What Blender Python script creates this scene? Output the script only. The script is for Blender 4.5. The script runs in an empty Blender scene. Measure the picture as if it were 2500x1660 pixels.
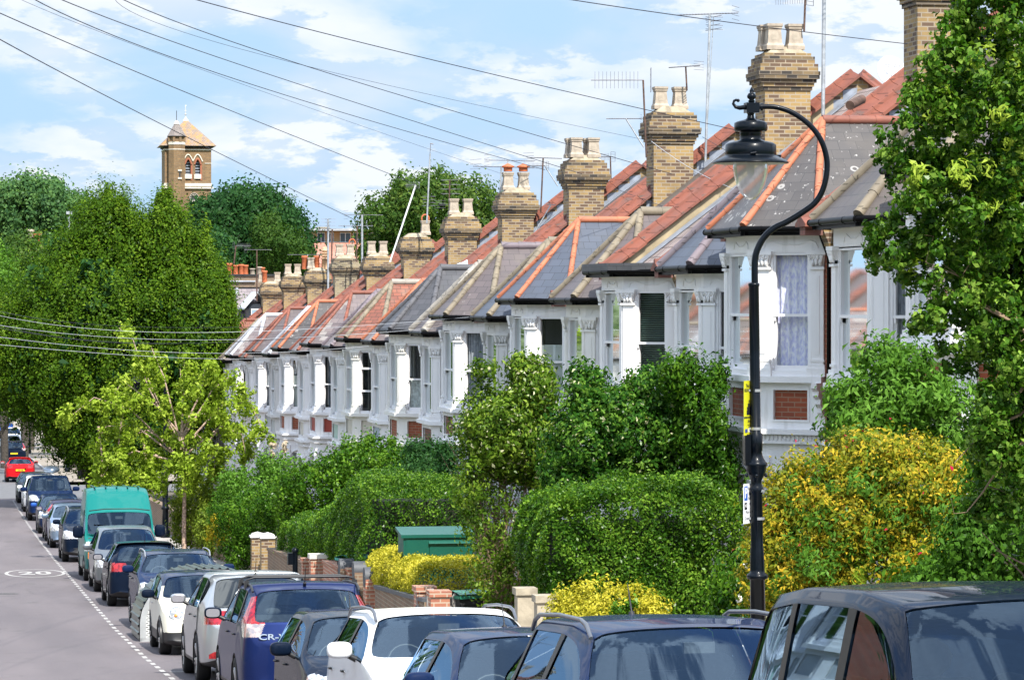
import bpy, bmesh, math, random
import numpy as np
from mathutils import Vector, Matrix
C = bpy.context.scene.collection
S = bpy.context.scene
PI = math.pi
R_ = math.radians
# ---------------------------------------------------------------- camera
FPX = 8000.0; CX = 1250.0; CY = 830.0          # photograph: 2500 x 1660 px
TH = math.atan(1393/FPX); DE = math.atan(90/FPX)
cam_d = bpy.data.cameras.new('camera'); cam = bpy.data.objects.new('camera', cam_d); C.objects.link(cam)
cam_d.sensor_width = 36; cam_d.lens = 36*FPX/2500; cam_d.clip_start = .5; cam_d.clip_end = 6000
cam.location = (0, 0, 0); cam.rotation_euler = (PI/2-DE, 0, -TH); S.camera = cam
_R = Vector((math.cos(TH), -math.sin(TH), 0))
_F = Vector((math.sin(TH)*math.cos(DE), math.cos(TH)*math.cos(DE), -math.sin(DE)))
_U = Vector((math.sin(TH)*math.sin(DE), math.cos(TH)*math.sin(DE), math.cos(DE)))
def at(px, py, pf):
    return (_R*((px-CX)/FPX) + _U*((CY-py)/FPX) + _F)*pf
# ---------------------------------------------------------------- light
SUN_DIR = Vector((0.125, -0.62, 0.80)).normalized()
el = math.asin(SUN_DIR.z); az = math.atan2(SUN_DIR.x, SUN_DIR.y)
sun_d = bpy.data.lights.new('sun', 'SUN'); sun = bpy.data.objects.new('sun', sun_d); C.objects.link(sun)
sun_d.energy = 2.6; sun_d.angle = R_(.5); sun_d.color = (1, .955, .88)
sun.rotation_euler = (-SUN_DIR).to_track_quat('-Z', 'Y').to_euler()
sun.location = (0, 0, 60)
W = bpy.data.worlds.new('World'); S.world = W; W.use_nodes = True
nt = W.node_tree; nt.nodes.clear()
N = nt.nodes.new; L = nt.links.new
out = N('ShaderNodeOutputWorld'); bg = N('ShaderNodeBackground'); sky = N('ShaderNodeTexSky')
sky.sky_type = 'NISHITA'; sky.sun_disc = False; sky.sun_elevation = el; sky.sun_rotation = az
sky.air_density = 1.0; sky.dust_density = .5; sky.ozone_density = 2.0; sky.altitude = 0
tc = N('ShaderNodeTexCoord'); sx = N('ShaderNodeSeparateXYZ'); L(tc.outputs['Generated'], sx.inputs[0])
def mth(op, a, b=None, c=None):
    n = N('ShaderNodeMath'); n.operation = op
    for k, v in enumerate((a, b, c)):
        if v is None: continue
        if hasattr(v, 'is_output'): L(v, n.inputs[k])
        else: n.inputs[k].default_value = v
    return n.outputs[0]
zc_ = mth('MAXIMUM', sx.outputs[2], 0.0); dn = mth('ADD', zc_, .32)
cv = N('ShaderNodeCombineXYZ'); L(mth('DIVIDE', sx.outputs[0], dn), cv.inputs[0]); L(mth('DIVIDE', sx.outputs[1], dn), cv.inputs[1]); cv.inputs[2].default_value = 3.7
def cnoise(scale, detail, rough, dist, lo, hi, off):
    mpn = N('ShaderNodeMapping'); mpn.inputs['Location'].default_value = off; L(cv.outputs[0], mpn.inputs[0])
    n = N('ShaderNodeTexNoise'); n.inputs['Scale'].default_value = scale; n.inputs['Detail'].default_value = detail; n.inputs['Roughness'].default_value = rough; n.inputs['Distortion'].default_value = dist
    L(mpn.outputs[0], n.inputs['Vector']); r = N('ShaderNodeMapRange'); r.interpolation_type = 'SMOOTHSTEP'; r.inputs[1].default_value = lo; r.inputs[2].default_value = hi; L(n.outputs['Fac'], r.inputs[0]); return r.outputs[0]
cover = cnoise(3.4, 7, .5, .15, .36, .52, (0, 0, 0)); puff = cnoise(8.5, 14, .60, .05, .465, .52, (5.3, 1.2, 2)); soft = cnoise(4.0, 4, .5, 0, .35, .65, (9, 4, 1))
hz = N('ShaderNodeMapRange'); hz.inputs[1].default_value = .10; hz.inputs[2].default_value = .5; L(sx.outputs[2], hz.inputs[0])
def mix(f, a, b):
    m = N('ShaderNodeMixRGB')
    for k, v in enumerate((f, a, b)):
        if hasattr(v, 'is_output'): L(v, m.inputs[k])
        else: m.inputs[k].default_value = v if k == 0 else (*v, 1)
    return m.outputs[0]
SK = .455
base = mix(hz.outputs[0], (2.55*SK, 3.75*SK, 5.05*SK), sky.outputs[0])
veil = mix(soft, (2.95*SK, 3.8*SK, 5.0*SK), (4.1*SK, 4.5*SK, 5.1*SK))
hc = N('ShaderNodeMapRange'); hc.inputs[1].default_value = .12; hc.inputs[2].default_value = .35; hc.inputs[3].default_value = 1; hc.inputs[4].default_value = .9; L(sx.outputs[2], hc.inputs[0])
cover = mth('MULTIPLY', cover, hc.outputs[0])
c1_ = mix(mth('MULTIPLY', cover, .85), base, veil)
hcl = mix(hz.outputs[0], (4.95*SK, 5.15*SK, 5.4*SK), (5.2, 5.4, 5.7))
c2_ = mix(mth('MULTIPLY', puff, mth('MULTIPLY', cover, .85)), c1_, hcl)
mx = N('ShaderNodeMixRGB'); mx.inputs[0].default_value = 0; L(c2_, mx.inputs[1])
bg.inputs['Strength'].default_value = .15
L(mx.outputs[0], bg.inputs[0]); L(bg.outputs[0], out.inputs[0])
S.view_settings.view_transform = 'Standard'; S.view_settings.look = 'None'; S.view_settings.exposure = 1.58
S.view_settings.gamma = 1
S.cycles.sample_clamp_direct = 7; S.cycles.sample_clamp_indirect = 5; S.cycles.max_bounces = 7; S.cycles.transparent_max_bounces = 24; S.cycles.diffuse_bounces = 3
S.cycles.glossy_bounces = 3; S.cycles.transmission_bounces = 4; S.cycles.caustics_reflective = False; S.cycles.caustics_refractive = False
# ---------------------------------------------------------------- ground profile (road height at street distance y)
GP = [(-40, -.4), (0, -2.25), (13.7, -3.2), (20.5, -3.66), (25.5, -4.03), (31, -4.52), (36, -4.88), (42, -5.28), (49.6, -5.73), (57.5, -6.2), (67.5, -6.68), (79, -7.13),
      (89.5, -7.52), (103, -8.04), (119.5, -8.6), (138, -9.16), (170, -9.95), (200, -10.5), (245, -11.7), (290, -12.7), (340, -13.9),
      (430, -14.0), (600, -6.0), (1000, 4.0), (4000, 20.0)]
def g(y):
    for (a, za), (b, zb) in zip(GP, GP[1:]):
        if y <= b: return za + (zb-za)*(y-a)/(b-a)
    return GP[-1][1]
# ---------------------------------------------------------------- materials
MATS = {}
def newmat(name):
    m = bpy.data.materials.new(name); m.use_nodes = True; t = m.node_tree
    b = t.nodes['Principled BSDF']; MATS[name] = m
    return m, t, b
def rgb(c): return (c[0], c[1], c[2], 1)
def noise_mix(t, c0, c1, scale, lo=.35, hi=.65, detail=5, coord='Object', stretch=None):
    tc = t.nodes.new('ShaderNodeTexCoord'); n = t.nodes.new('ShaderNodeTexNoise')
    n.inputs['Scale'].default_value = scale; n.inputs['Detail'].default_value = detail
    src = tc.outputs[coord]
    if stretch:
        mpn = t.nodes.new('ShaderNodeMapping'); mpn.inputs['Scale'].default_value = stretch; t.links.new(src, mpn.inputs[0]); src = mpn.outputs[0]
    t.links.new(src, n.inputs['Vector'])
    r = t.nodes.new('ShaderNodeMapRange'); r.inputs[1].default_value = lo; r.inputs[2].default_value = hi; t.links.new(n.outputs['Fac'], r.inputs[0])
    m = t.nodes.new('ShaderNodeMixRGB'); t.links.new(r.outputs[0], m.inputs[0])
    for k, c in ((1, c0), (2, c1)):
        if hasattr(c, 'is_output'): t.links.new(c, m.inputs[k])
        else: m.inputs[k].default_value = rgb(c)
    return m.outputs[0], r.outputs[0]
def bump(t, b, src, strength=.3, dist=.02):
    n = t.nodes.new('ShaderNodeBump'); n.inputs['Strength'].default_value = strength; n.inputs['Distance'].default_value = dist
    t.links.new(src, n.inputs['Height']); t.links.new(n.outputs[0], b.inputs['Normal'])
def plain(name, col, rough=.6, var=.15, scale=3, metal=0, bmp=0, spec=None, coat=0):
    if name in MATS: return MATS[name]
    m, t, b = newmat(name)
    c, f = noise_mix(t, [x*(1-var) for x in col], [min(1, x*(1+var)) for x in col], scale)
    t.links.new(c, b.inputs['Base Color']); b.inputs['Roughness'].default_value = rough; b.inputs['Metallic'].default_value = metal
    if spec is not None: b.inputs['Specular IOR Level'].default_value = spec
    if coat: b.inputs['Coat Weight'].default_value = coat; b.inputs['Coat Roughness'].default_value = .03
    if bmp: bump(t, b, f, bmp)
    return m
def bricks(name, c1, c2, mortar, bw=.225, rh=.075, ms=.008, rough=.85, dirt=(.05, .045, .04), dirt_amt=.5, spots=None, bmp=.4, offset=.5, var=None, spot_scale=9, spot_th=.62):
    if name in MATS: return MATS[name]
    m, t, b = newmat(name)
    uv = t.nodes.new('ShaderNodeUVMap'); br = t.nodes.new('ShaderNodeTexBrick'); br.offset = offset
    br.inputs['Scale'].default_value = 1; br.inputs['Brick Width'].default_value = bw; br.inputs['Row Height'].default_value = rh
    br.inputs['Mortar Size'].default_value = ms; br.inputs['Mortar Smooth'].default_value = .2
    br.inputs['Color1'].default_value = rgb(c1); br.inputs['Color2'].default_value = rgb(c2); br.inputs['Mortar'].default_value = rgb(mortar)
    t.links.new(uv.outputs[0], br.inputs['Vector'])
    cur = br.outputs['Color']
    if var:      # a third brick colour, chosen brick by brick
        b2 = t.nodes.new('ShaderNodeTexBrick'); b2.offset = offset
        for k, v in (('Scale', 1), ('Brick Width', bw), ('Row Height', rh), ('Mortar Size', 0), ('Bias', var[1])): b2.inputs[k].default_value = v
        b2.inputs['Color1'].default_value = (1, 1, 1, 1); b2.inputs['Color2'].default_value = (0, 0, 0, 1)
        mpn = t.nodes.new('ShaderNodeMapping'); mpn.inputs['Location'].default_value = (bw*37, rh*52, 0); t.links.new(uv.outputs[0], mpn.inputs[0]); t.links.new(mpn.outputs[0], b2.inputs['Vector'])
        th = t.nodes.new('ShaderNodeMath'); th.operation = 'LESS_THAN'; th.inputs[1].default_value = var[2]; t.links.new(b2.outputs['Color'], th.inputs[0])
        inv = t.nodes.new('ShaderNodeMath'); inv.operation = 'SUBTRACT'; inv.inputs[0].default_value = 1; t.links.new(br.outputs['Fac'], inv.inputs[1])
        ml = t.nodes.new('ShaderNodeMath'); ml.operation = 'MULTIPLY'; t.links.new(th.outputs[0], ml.inputs[0]); t.links.new(inv.outputs[0], ml.inputs[1])
        mm = t.nodes.new('ShaderNodeMixRGB'); t.links.new(ml.outputs[0], mm.inputs[0]); t.links.new(cur, mm.inputs[1]); mm.inputs[2].default_value = rgb(var[0]); cur = mm.outputs[0]
    if dirt_amt:
        tc = t.nodes.new('ShaderNodeTexCoord'); n = t.nodes.new('ShaderNodeTexNoise'); n.inputs['Scale'].default_value = 1.7; n.inputs['Detail'].default_value = 7
        t.links.new(tc.outputs['Object'], n.inputs['Vector'])
        r = t.nodes.new('ShaderNodeMapRange'); r.inputs[1].default_value = .45; r.inputs[2].default_value = .75; r.inputs[4].default_value = dirt_amt; t.links.new(n.outputs['Fac'], r.inputs[0])
        mm = t.nodes.new('ShaderNodeMixRGB'); t.links.new(r.outputs[0], mm.inputs[0]); t.links.new(cur, mm.inputs[1]); mm.inputs[2].default_value = rgb(dirt); cur = mm.outputs[0]
    if spots and spot_scale > 10:      # pale rings of lichen
        tc = t.nodes.new('ShaderNodeTexCoord'); vo = t.nodes.new('ShaderNodeTexVoronoi'); vo.inputs['Scale'].default_value = 3.4; vo.inputs['Randomness'].default_value = 1
        t.links.new(tc.outputs['Object'], vo.inputs['Vector'])
        a = t.nodes.new('ShaderNodeMath'); a.operation = 'SUBTRACT'; t.links.new(vo.outputs['Distance'], a.inputs[0]); a.inputs[1].default_value = .20
        b_ = t.nodes.new('ShaderNodeMath'); b_.operation = 'ABSOLUTE'; t.links.new(a.outputs[0], b_.inputs[0])
        r = t.nodes.new('ShaderNodeMapRange'); r.inputs[1].default_value = .035; r.inputs[2].default_value = .07; r.inputs[3].default_value = 1; r.inputs[4].default_value = 0; t.links.new(b_.outputs[0], r.inputs[0])
        sp = t.nodes.new('ShaderNodeSeparateColor'); t.links.new(vo.outputs['Color'], sp.inputs[0]); g_ = t.nodes.new('ShaderNodeMath'); g_.operation = 'GREATER_THAN'; g_.inputs[1].default_value = .55; t.links.new(sp.outputs[0], g_.inputs[0])
        m_ = t.nodes.new('ShaderNodeMath'); m_.operation = 'MULTIPLY'; t.links.new(r.outputs[0], m_.inputs[0]); t.links.new(g_.outputs[0], m_.inputs[1])
        m2_ = t.nodes.new('ShaderNodeMath'); m2_.operation = 'MULTIPLY'; t.links.new(m_.outputs[0], m2_.inputs[0]); m2_.inputs[1].default_value = .8
        mm = t.nodes.new('ShaderNodeMixRGB'); t.links.new(m2_.outputs[0], mm.inputs[0]); t.links.new(cur, mm.inputs[1]); mm.inputs[2].default_value = rgb(spots); cur = mm.outputs[0]
    if spots:
        tc = t.nodes.new('ShaderNodeTexCoord'); vo = t.nodes.new('ShaderNodeTexNoise'); vo.inputs['Scale'].default_value = spot_scale; vo.inputs['Detail'].default_value = 4; vo.inputs['Roughness'].default_value = .6
        t.links.new(tc.outputs['Object'], vo.inputs['Vector'])
        r = t.nodes.new('ShaderNodeMapRange'); r.inputs[1].default_value = spot_th; r.inputs[2].default_value = spot_th+.04; t.links.new(vo.outputs['Fac'], r.inputs[0])
        mm = t.nodes.new('ShaderNodeMixRGB'); t.links.new(r.outputs[0], mm.inputs[0]); t.links.new(cur, mm.inputs[1]); mm.inputs[2].default_value = rgb(spots); cur = mm.outputs[0]
    t.links.new(cur, b.inputs['Base Color']); b.inputs['Roughness'].default_value = rough
    bump(t, b, br.outputs['Fac'], -bmp, .012)
    return m
def glass_mat(name, tint=(.25, .3, .3), gloss=.04, mixf=1.0):
    if name in MATS: return MATS[name]
    m, t, b = newmat(name); t.nodes.remove(b)
    o = t.nodes['Material Output']; tr = t.nodes.new('ShaderNodeBsdfTransparent'); tr.inputs[0].default_value = rgb(tint)
    gl = t.nodes.new('ShaderNodeBsdfGlossy'); gl.inputs['Roughness'].default_value = gloss; gl.inputs[0].default_value = (.95, 1, 1, 1)
    fr = t.nodes.new('ShaderNodeFresnel'); fr.inputs[0].default_value = 1.45*mixf
    mx = t.nodes.new('ShaderNodeMixShader'); t.links.new(fr.outputs[0], mx.inputs[0]); t.links.new(tr.outputs[0], mx.inputs[1]); t.links.new(gl.outputs[0], mx.inputs[2])
    t.links.new(mx.outputs[0], o.inputs[0])
    return m
def leaf_mat(name, dark, mid, light, rough=.40, trans=.24, flower=None):
    if name in MATS: return MATS[name]
    m, t, b = newmat(name); o = t.nodes['Material Output']
    a = t.nodes.new('ShaderNodeAttribute'); a.attribute_name = 'tint'
    r = t.nodes.new('ShaderNodeValToRGB'); cr = r.color_ramp; cr.elements[0].position = 0; cr.elements[0].color = rgb(dark)
    e = cr.elements.new(.5); e.color = rgb(mid); cr.elements[-1].position = .93; cr.elements[-1].color = rgb(light)
    if flower: e2 = cr.elements.new(.965); e2.color = rgb(flower)
    t.links.new(a.outputs['Fac'], r.inputs[0]); t.links.new(r.outputs[0], b.inputs['Base Color'])
    b.inputs['Roughness'].default_value = rough; b.inputs['Specular IOR Level'].default_value = .10 if rough < .35 else .06
    tl = t.nodes.new('ShaderNodeBsdfTranslucent')
    g2 = t.nodes.new('ShaderNodeMixRGB'); g2.blend_type = 'MULTIPLY'; g2.inputs[0].default_value = 1; t.links.new(r.outputs[0], g2.inputs[1]); g2.inputs[2].default_value = (1.5, 1.7, .5, 1)
    t.links.new(g2.outputs[0], tl.inputs[0])
    mx = t.nodes.new('ShaderNodeMixShader'); mx.inputs[0].default_value = trans
    t.links.new(b.outputs[0], mx.inputs[1]); t.links.new(tl.outputs[0], mx.inputs[2]); t.links.new(mx.outputs[0], o.inputs[0])
    return m
# ---------------------------------------------------------------- mesh builder
class MB:
    def __init__(s): s.v = []; s.f = []; s.m = []; s.s = []
    def add(s, vs, fs, m=0, smooth=False, M=None):
        o = len(s.v)
        s.v += [tuple(M @ Vector(p)) if M is not None else tuple(p) for p in vs]
        for f in fs: s.f.append(tuple(i+o for i in f)); s.m.append(m); s.s.append(smooth)
    def box(s, x0, x1, y0, y1, z0, z1, m=0, M=None):
        s.add([(x0,y0,z0),(x1,y0,z0),(x1,y1,z0),(x0,y1,z0),(x0,y0,z1),(x1,y0,z1),(x1,y1,z1),(x0,y1,z1)],
              [(0,3,2,1),(4,5,6,7),(0,1,5,4),(1,2,6,5),(2,3,7,6),(3,0,4,7)], m, False, M)
    def poly(s, pts, m=0): s.add(pts, [tuple(range(len(pts)))], m)
    def prism(s, pts, vec, m=0, M=None):     # pts: closed 3D loop, extruded by vec
        n = len(pts); v = Vector(vec); a = [Vector(p) for p in pts]; b = [p+v for p in a]
        s.add(a+b, [tuple(range(n))[::-1], tuple(range(n, 2*n))]+[(i, (i+1) % n, n+(i+1) % n, n+i) for i in range(n)], m, False, M)
    def tube(s, pts, r, n=8, m=0, caps=True, M=None, flat=False):
        pts = [Vector(p) for p in pts]; rs = r if isinstance(r, (list, tuple)) else [r]*len(pts)
        vs = []; up = None
        for i, p in enumerate(pts):
            d = (pts[min(i+1, len(pts)-1)]-pts[max(i-1, 0)]).normalized()
            if up is None: up = Vector((0, 0, 1)) if abs(d.z) < .9 else Vector((1, 0, 0))
            a = d.cross(up).normalized(); b = a.cross(d); up = b
            for k in range(n):
                t = 2*PI*(k+.5*(n == 4))/n; vs.append(p+(a*math.cos(t)+b*math.sin(t))*rs[i])
        fs = [(i*n+k, i*n+(k+1) % n, (i+1)*n+(k+1) % n, (i+1)*n+k) for i in range(len(pts)-1) for k in range(n)]
        s.add(vs, fs, m, not flat, M)
        if caps: s.add(vs, [tuple(range(n)), tuple(range(len(vs)-n, len(vs)))[::-1]], m, False, M)
    def lathe(s, prof, c=(0, 0, 0), n=24, m=0, M=None, smooth=True):   # prof: (r, z)
        vs = [(c[0]+r*math.cos(2*PI*(k+.5)/n), c[1]+r*math.sin(2*PI*(k+.5)/n), c[2]+z) for r, z in prof for k in range(n)]
        fs = [(i*n+k, i*n+(k+1) % n, (i+1)*n+(k+1) % n, (i+1)*n+k) for i in range(len(prof)-1) for k in range(n)]
        s.add(vs, fs, m, smooth, M)
    def ball(s, c, r, n=10, m=0, sc=(1, 1, 1), M=None):
        k = max(4, n//2); prof = [(max(1e-4, math.sin(PI*i/k)), -math.cos(PI*i/k)) for i in range(k+1)]
        T = Matrix.Translation(c) @ Matrix.Diagonal((r*sc[0], r*sc[1], r*sc[2], 1))
        s.lathe(prof, n=n, m=m, M=(M @ T if M is not None else T))
    def mesh(s, name, mats):
        me = bpy.data.meshes.new(name); me.from_pydata(s.v, [], s.f)
        for m in mats: me.materials.append(m)
        me.polygons.foreach_set('material_index', s.m); me.polygons.foreach_set('use_smooth', s.s)
        me.update()
        co = np.array(s.v, dtype=np.float64); uv = me.uv_layers.new(name='UVMap')
        nl = len(me.loops); lv = np.zeros(nl, dtype=np.int64); me.loops.foreach_get('vertex_index', lv)
        npn = len(me.polygons); nr = np.zeros(npn*3); me.polygons.foreach_get('normal', nr); nr = nr.reshape(-1, 3)
        lt = np.zeros(npn, dtype=np.int64); me.polygons.foreach_get('loop_total', lt)
        nn = np.repeat(nr, lt, axis=0)
        u = np.stack([-nn[:, 1], nn[:, 0], np.zeros(nl)], 1); le = np.linalg.norm(u, axis=1)
        flat = le < .05; u[flat] = (1, 0, 0); le[flat] = 1; u /= le[:, None]
        v = np.cross(nn, u); v[flat] = (0, 1, 0); P = co[lv]
        w = np.stack([(P*u).sum(1), (P*v).sum(1)], 1)
        uv.data.foreach_set('uv', w.astype(np.float32).ravel())
        return me
    def build(s, name, mats, parent=None, loc=None):
        if not isinstance(mats, (list, tuple)): mats = [mats]
        return link(name, s.mesh(name, mats), parent, loc)
def link(name, me, parent=None, loc=None, rot=None):
    o = bpy.data.objects.new(name, me); C.objects.link(o)
    if parent is not None: o.parent = parent
    if loc is not None: o.location = loc
    if rot is not None: o.rotation_euler = rot
    return o
def thing(name, label, cat, loc=(0, 0, 0), rz=0, group=None):
    o = bpy.data.objects.new(name, None); C.objects.link(o); o.empty_display_size = .3
    o.location = loc; o.rotation_euler = (0, 0, rz); o['label'] = label; o['category'] = cat
    if group: o['group'] = group
    return o
def tag(o, label, cat, group=None):
    o['label'] = label; o['category'] = cat
    if group: o['group'] = group
    return o
def struct(o, kind='structure'): o['kind'] = kind; return o
def copy_tree(o, parent=None):
    c = o.copy(); C.objects.link(c)
    if parent is not None: c.parent = parent
    for ch in list(o.children): copy_tree(ch, c)
    return c
_txt = {}
def text_mesh(txt, size, mat, name, parent, M, extrude=.002, bold=False, align='CENTER'):
    cu = bpy.data.curves.new('t', 'FONT'); cu.body = txt; cu.size = size; cu.extrude = extrude; cu.align_x = align; cu.align_y = 'CENTER'
    cu.resolution_u = 3
    if bold: cu.offset = size*.02
    o = bpy.data.objects.new('t', cu); C.objects.link(o)
    dg = bpy.context.evaluated_depsgraph_get(); me = bpy.data.meshes.new_from_object(o.evaluated_get(dg))
    bpy.data.objects.remove(o); me.materials.clear(); me.materials.append(mat); me.transform(M)
    return link(name, me, parent)
# ---------------------------------------------------------------- foliage
def leafcloud(name, mat, blobs, n, size, seed, parent=None, clump=.35, per=30, up=.0, aspect=.5, shell=.55, inner=0, nrand=.55, origin=None, tint=(0, 1), stretch=(1, 1, 1), floor=None, flowers=0, hang=0.0):
    """blobs: (cx,cy,cz,rx,ry,rz) ellipsoids filled with clumps of leaf sized faces"""
    rg = np.random.default_rng(seed); B = np.array([b[:6] for b in blobs], float)
    vol = (B[:, 3]*B[:, 4]*B[:, 5])**(2/3); vol /= vol.sum()
    nc = max(1, n//per); bi = rg.choice(len(B), nc, p=vol)
    d = rg.normal(size=(nc, 3)); d /= np.linalg.norm(d, axis=1)[:, None]
    rr = (shell+(1-shell)*rg.random(nc)**.6)*(1+.10*rg.normal(size=nc))
    cc = B[bi, :3]+d*rr[:, None]*B[bi, 3:6]
    # keep clumps that are not deep inside another blob
    dep = np.full(nc, 9.0)
    for k in range(len(B)):
        q = np.linalg.norm((cc-B[k, :3])/B[k, 3:6], axis=1); dep = np.minimum(dep, q)
    keep = (dep > shell*.8) | (rg.random(nc) < .25)
    cc = cc[keep]; d = d[keep]; ct = rg.random(len(cc)); nc = len(cc)
    cs = clump*(.55+.9*rg.random(nc))
    k = rg.integers(0, nc, n)
    st = np.array(stretch)
    off = rg.normal(size=(n, 3))*.5
    P = cc[k]+off*cs[k][:, None]*st
    if hang: P[:, 2] -= hang*np.abs(rg.normal(size=n))*.5
    if floor is not None: P[:, 2] = np.where(P[:, 2] < floor, floor+rg.random(n)*.2, P[:, 2])
    out_ = d[k]*.7+off*.6+np.array([0, -.15, up])+rg.normal(size=(n, 3))*nrand
    nr = out_/np.linalg.norm(out_, axis=1)[:, None]
    t = rg.normal(size=(n, 3)); t[:, 2] += .3; t -= (t*nr).sum(1)[:, None]*nr; t /= np.linalg.norm(t, axis=1)[:, None]
    s = np.cross(nr, t); l = size*(.6+.8*rg.random(n)); w = l*aspect
    org = np.array(origin if origin is not None else (0, 0, 0), float)
    P = P-org
    bend = nr*(l*.22)[:, None]
    V = np.stack([P-t*l[:, None]*.5, P+s*w[:, None]*.5+bend-t*l[:, None]*.08, P+t*l[:, None]*.5, P-s*w[:, None]*.5+bend-t*l[:, None]*.08], 1).reshape(-1, 3)
    tv = np.clip(tint[0]+(tint[1]-tint[0])*(.5*ct[k]+.5*rg.random(n)), 0, .92)
    if flowers: tv = np.where(rg.random(n) < flowers, 1.0, tv)
    me = bpy.data.meshes.new(name); me.vertices.add(4*n); me.vertices.foreach_set('co', V.astype(np.float32).ravel())
    me.loops.add(4*n); me.loops.foreach_set('vertex_index', np.arange(4*n, dtype=np.int32))
    me.polygons.add(n); me.polygons.foreach_set('loop_start', np.arange(0, 4*n, 4, dtype=np.int32))
    me.update(calc_edges=True)
    at_ = me.attributes.new('tint', 'FLOAT', 'POINT'); at_.data.foreach_set('value', np.repeat(tv, 4).astype(np.float32))
    me.materials.append(mat)
    o = link(name, me, parent)
    if parent is None: o.location = org
    return o
def limbs(name, mat, base, targets, r0, seed, parent, org, split=.35, wob=.12, n=7, twigs=0):
    rd = random.Random(seed); mb = MB(); base = Vector(base)-Vector(org)
    for T in targets:
        T = Vector(T)-Vector(org); k = 6; pts = []; rs = []
        fork = base.lerp(T, .0); h = (T.z-base.z)*split
        for i in range(k+1):
            f = i/k; x = f**1.6
            p = Vector((base.x+(T.x-base.x)*x, base.y+(T.y-base.y)*x, base.z+(T.z-base.z)*f))
            if 0 < i < k: p += Vector([rd.uniform(-wob, wob) for _ in range(3)])
            pts.append(p); rs.append(r0*(1-f)**.8*.8+r0*.12)
        mb.tube(pts, rs, n)
        for _ in range(twigs):
            a = pts[rd.randint(2, k)]; q = a+Vector([rd.uniform(-1, 1), rd.uniform(-1, 1), rd.uniform(-.3, 1.2)])*((T-base).length*.18)
            mb.tube([a, a.lerp(q, .5)+Vector([rd.uniform(-.1, .1)]*3), q], [r0*.16, r0*.1, r0*.04], 4)
    return mb.build(name, mat, parent)
# ================================================================= materials used by the place
asphalt = newmat('asphalt'); _m, _t, _b = asphalt; asphalt = _m
_c, _f = noise_mix(_t, (.128, .112, .115), (.160, .140, .144), 260, .3, .7, 3)
_c2, _f2 = noise_mix(_t, (.80, .80, .82), (1.06, 1.05, 1.05), .35, .35, .65, 4, stretch=(2.2, .25, 1))
_mm = _t.nodes.new('ShaderNodeMixRGB'); _mm.blend_type = 'MULTIPLY'; _mm.inputs[0].default_value = 1; _t.links.new(_c, _mm.inputs[1]); _t.links.new(_c2, _mm.inputs[2])
_c3, _f3 = noise_mix(_t, _mm.outputs[0], (.10, .092, .09), 1.1, .63, .72, 6)
_tc = _t.nodes.new('ShaderNodeTexCoord'); _vo = _t.nodes.new('ShaderNodeTexVoronoi'); _vo.feature = 'DISTANCE_TO_EDGE'; _vo.inputs['Scale'].default_value = .16; _nz = _t.nodes.new('ShaderNodeTexNoise'); _nz.inputs['Scale'].default_value = 1.2; _nz.inputs['Detail'].default_value = 6
_t.links.new(_tc.outputs['Object'], _nz.inputs['Vector']); _ad = _t.nodes.new('ShaderNodeMixRGB'); _ad.blend_type = 'ADD'; _ad.inputs[0].default_value = .9; _t.links.new(_tc.outputs['Object'], _ad.inputs[1]); _t.links.new(_nz.outputs['Color'], _ad.inputs[2]); _t.links.new(_ad.outputs[0], _vo.inputs['Vector'])
_mr = _t.nodes.new('ShaderNodeMapRange'); _mr.inputs[1].default_value = .0; _mr.inputs[2].default_value = .006; _mr.inputs[3].default_value = .55; _mr.inputs[4].default_value = 0; _t.links.new(_vo.outputs['Distance'], _mr.inputs[0])
_mk = _t.nodes.new('ShaderNodeMixRGB'); _t.links.new(_mr.outputs[0], _mk.inputs[0]); _t.links.new(_c3, _mk.inputs[1]); _mk.inputs[2].default_value = (.07, .065, .065, 1); _c3 = _mk.outputs[0]
_t.links.new(_c3, _b.inputs['Base Color']); _b.inputs['Roughness'].default_value = .85; bump(_t, _b, _f, .35, .006)
asphalt2 = plain('grey_asphalt', (.135, .135, .14), .85, .12, 3)
paving = bricks('paving_slabs', (.42, .39, .35), (.36, .34, .31), (.2, .19, .18), .6, .6, .012, dirt_amt=.25)
kerb_m = plain('kerb_granite', (.38, .37, .36), .8, .15, 6)
soil = plain('garden_soil', (.10, .085, .06), .95, .4, 2)
grass_g = plain('far_grass', (.09, .12, .045), .95, .4, .3)
def worn_white(name, th):
    m, t, b = newmat(name); tcn = t.nodes.new('ShaderNodeTexCoord'); n = t.nodes.new('ShaderNodeTexNoise'); n.inputs['Scale'].default_value = 9; n.inputs['Detail'].default_value = 6
    t.links.new(tcn.outputs['Object'], n.inputs['Vector']); r = t.nodes.new('ShaderNodeMapRange'); r.inputs[1].default_value = th; r.inputs[2].default_value = th+.1
    t.links.new(n.outputs['Fac'], r.inputs[0]); mm = t.nodes.new('ShaderNodeMixRGB'); mm.inputs[1].default_value = (.42, .41, .39, 1); mm.inputs[2].default_value = (.2, .18, .18, 1)
    t.links.new(r.outputs[0], mm.inputs[0]); t.links.new(mm.outputs[0], b.inputs['Base Color']); b.inputs['Roughness'].default_value = .8
    return m
mark_m = worn_white('road_paint', .58)
white = plain('white_stucco', (.885, .87, .85), .55, .03, 1.5)
_t = white.node_tree; _b = _t.nodes['Principled BSDF']
_src = _b.inputs['Base Color'].links[0].from_socket
_c, _ = noise_mix(_t, _src, (.58, .56, .52), 2.2, .60, .85, 9, stretch=(3, 3, .5)); _t.links.new(_c, _b.inputs['Base Color'])
white_gloss = plain('white_gloss_paint', (.88, .87, .86), .35, .02, 2)
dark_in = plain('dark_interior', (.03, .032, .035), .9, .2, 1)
black_plastic = plain('black_gutter', (.003, .003, .0035), .4, .2, 4, spec=.1)
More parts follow.
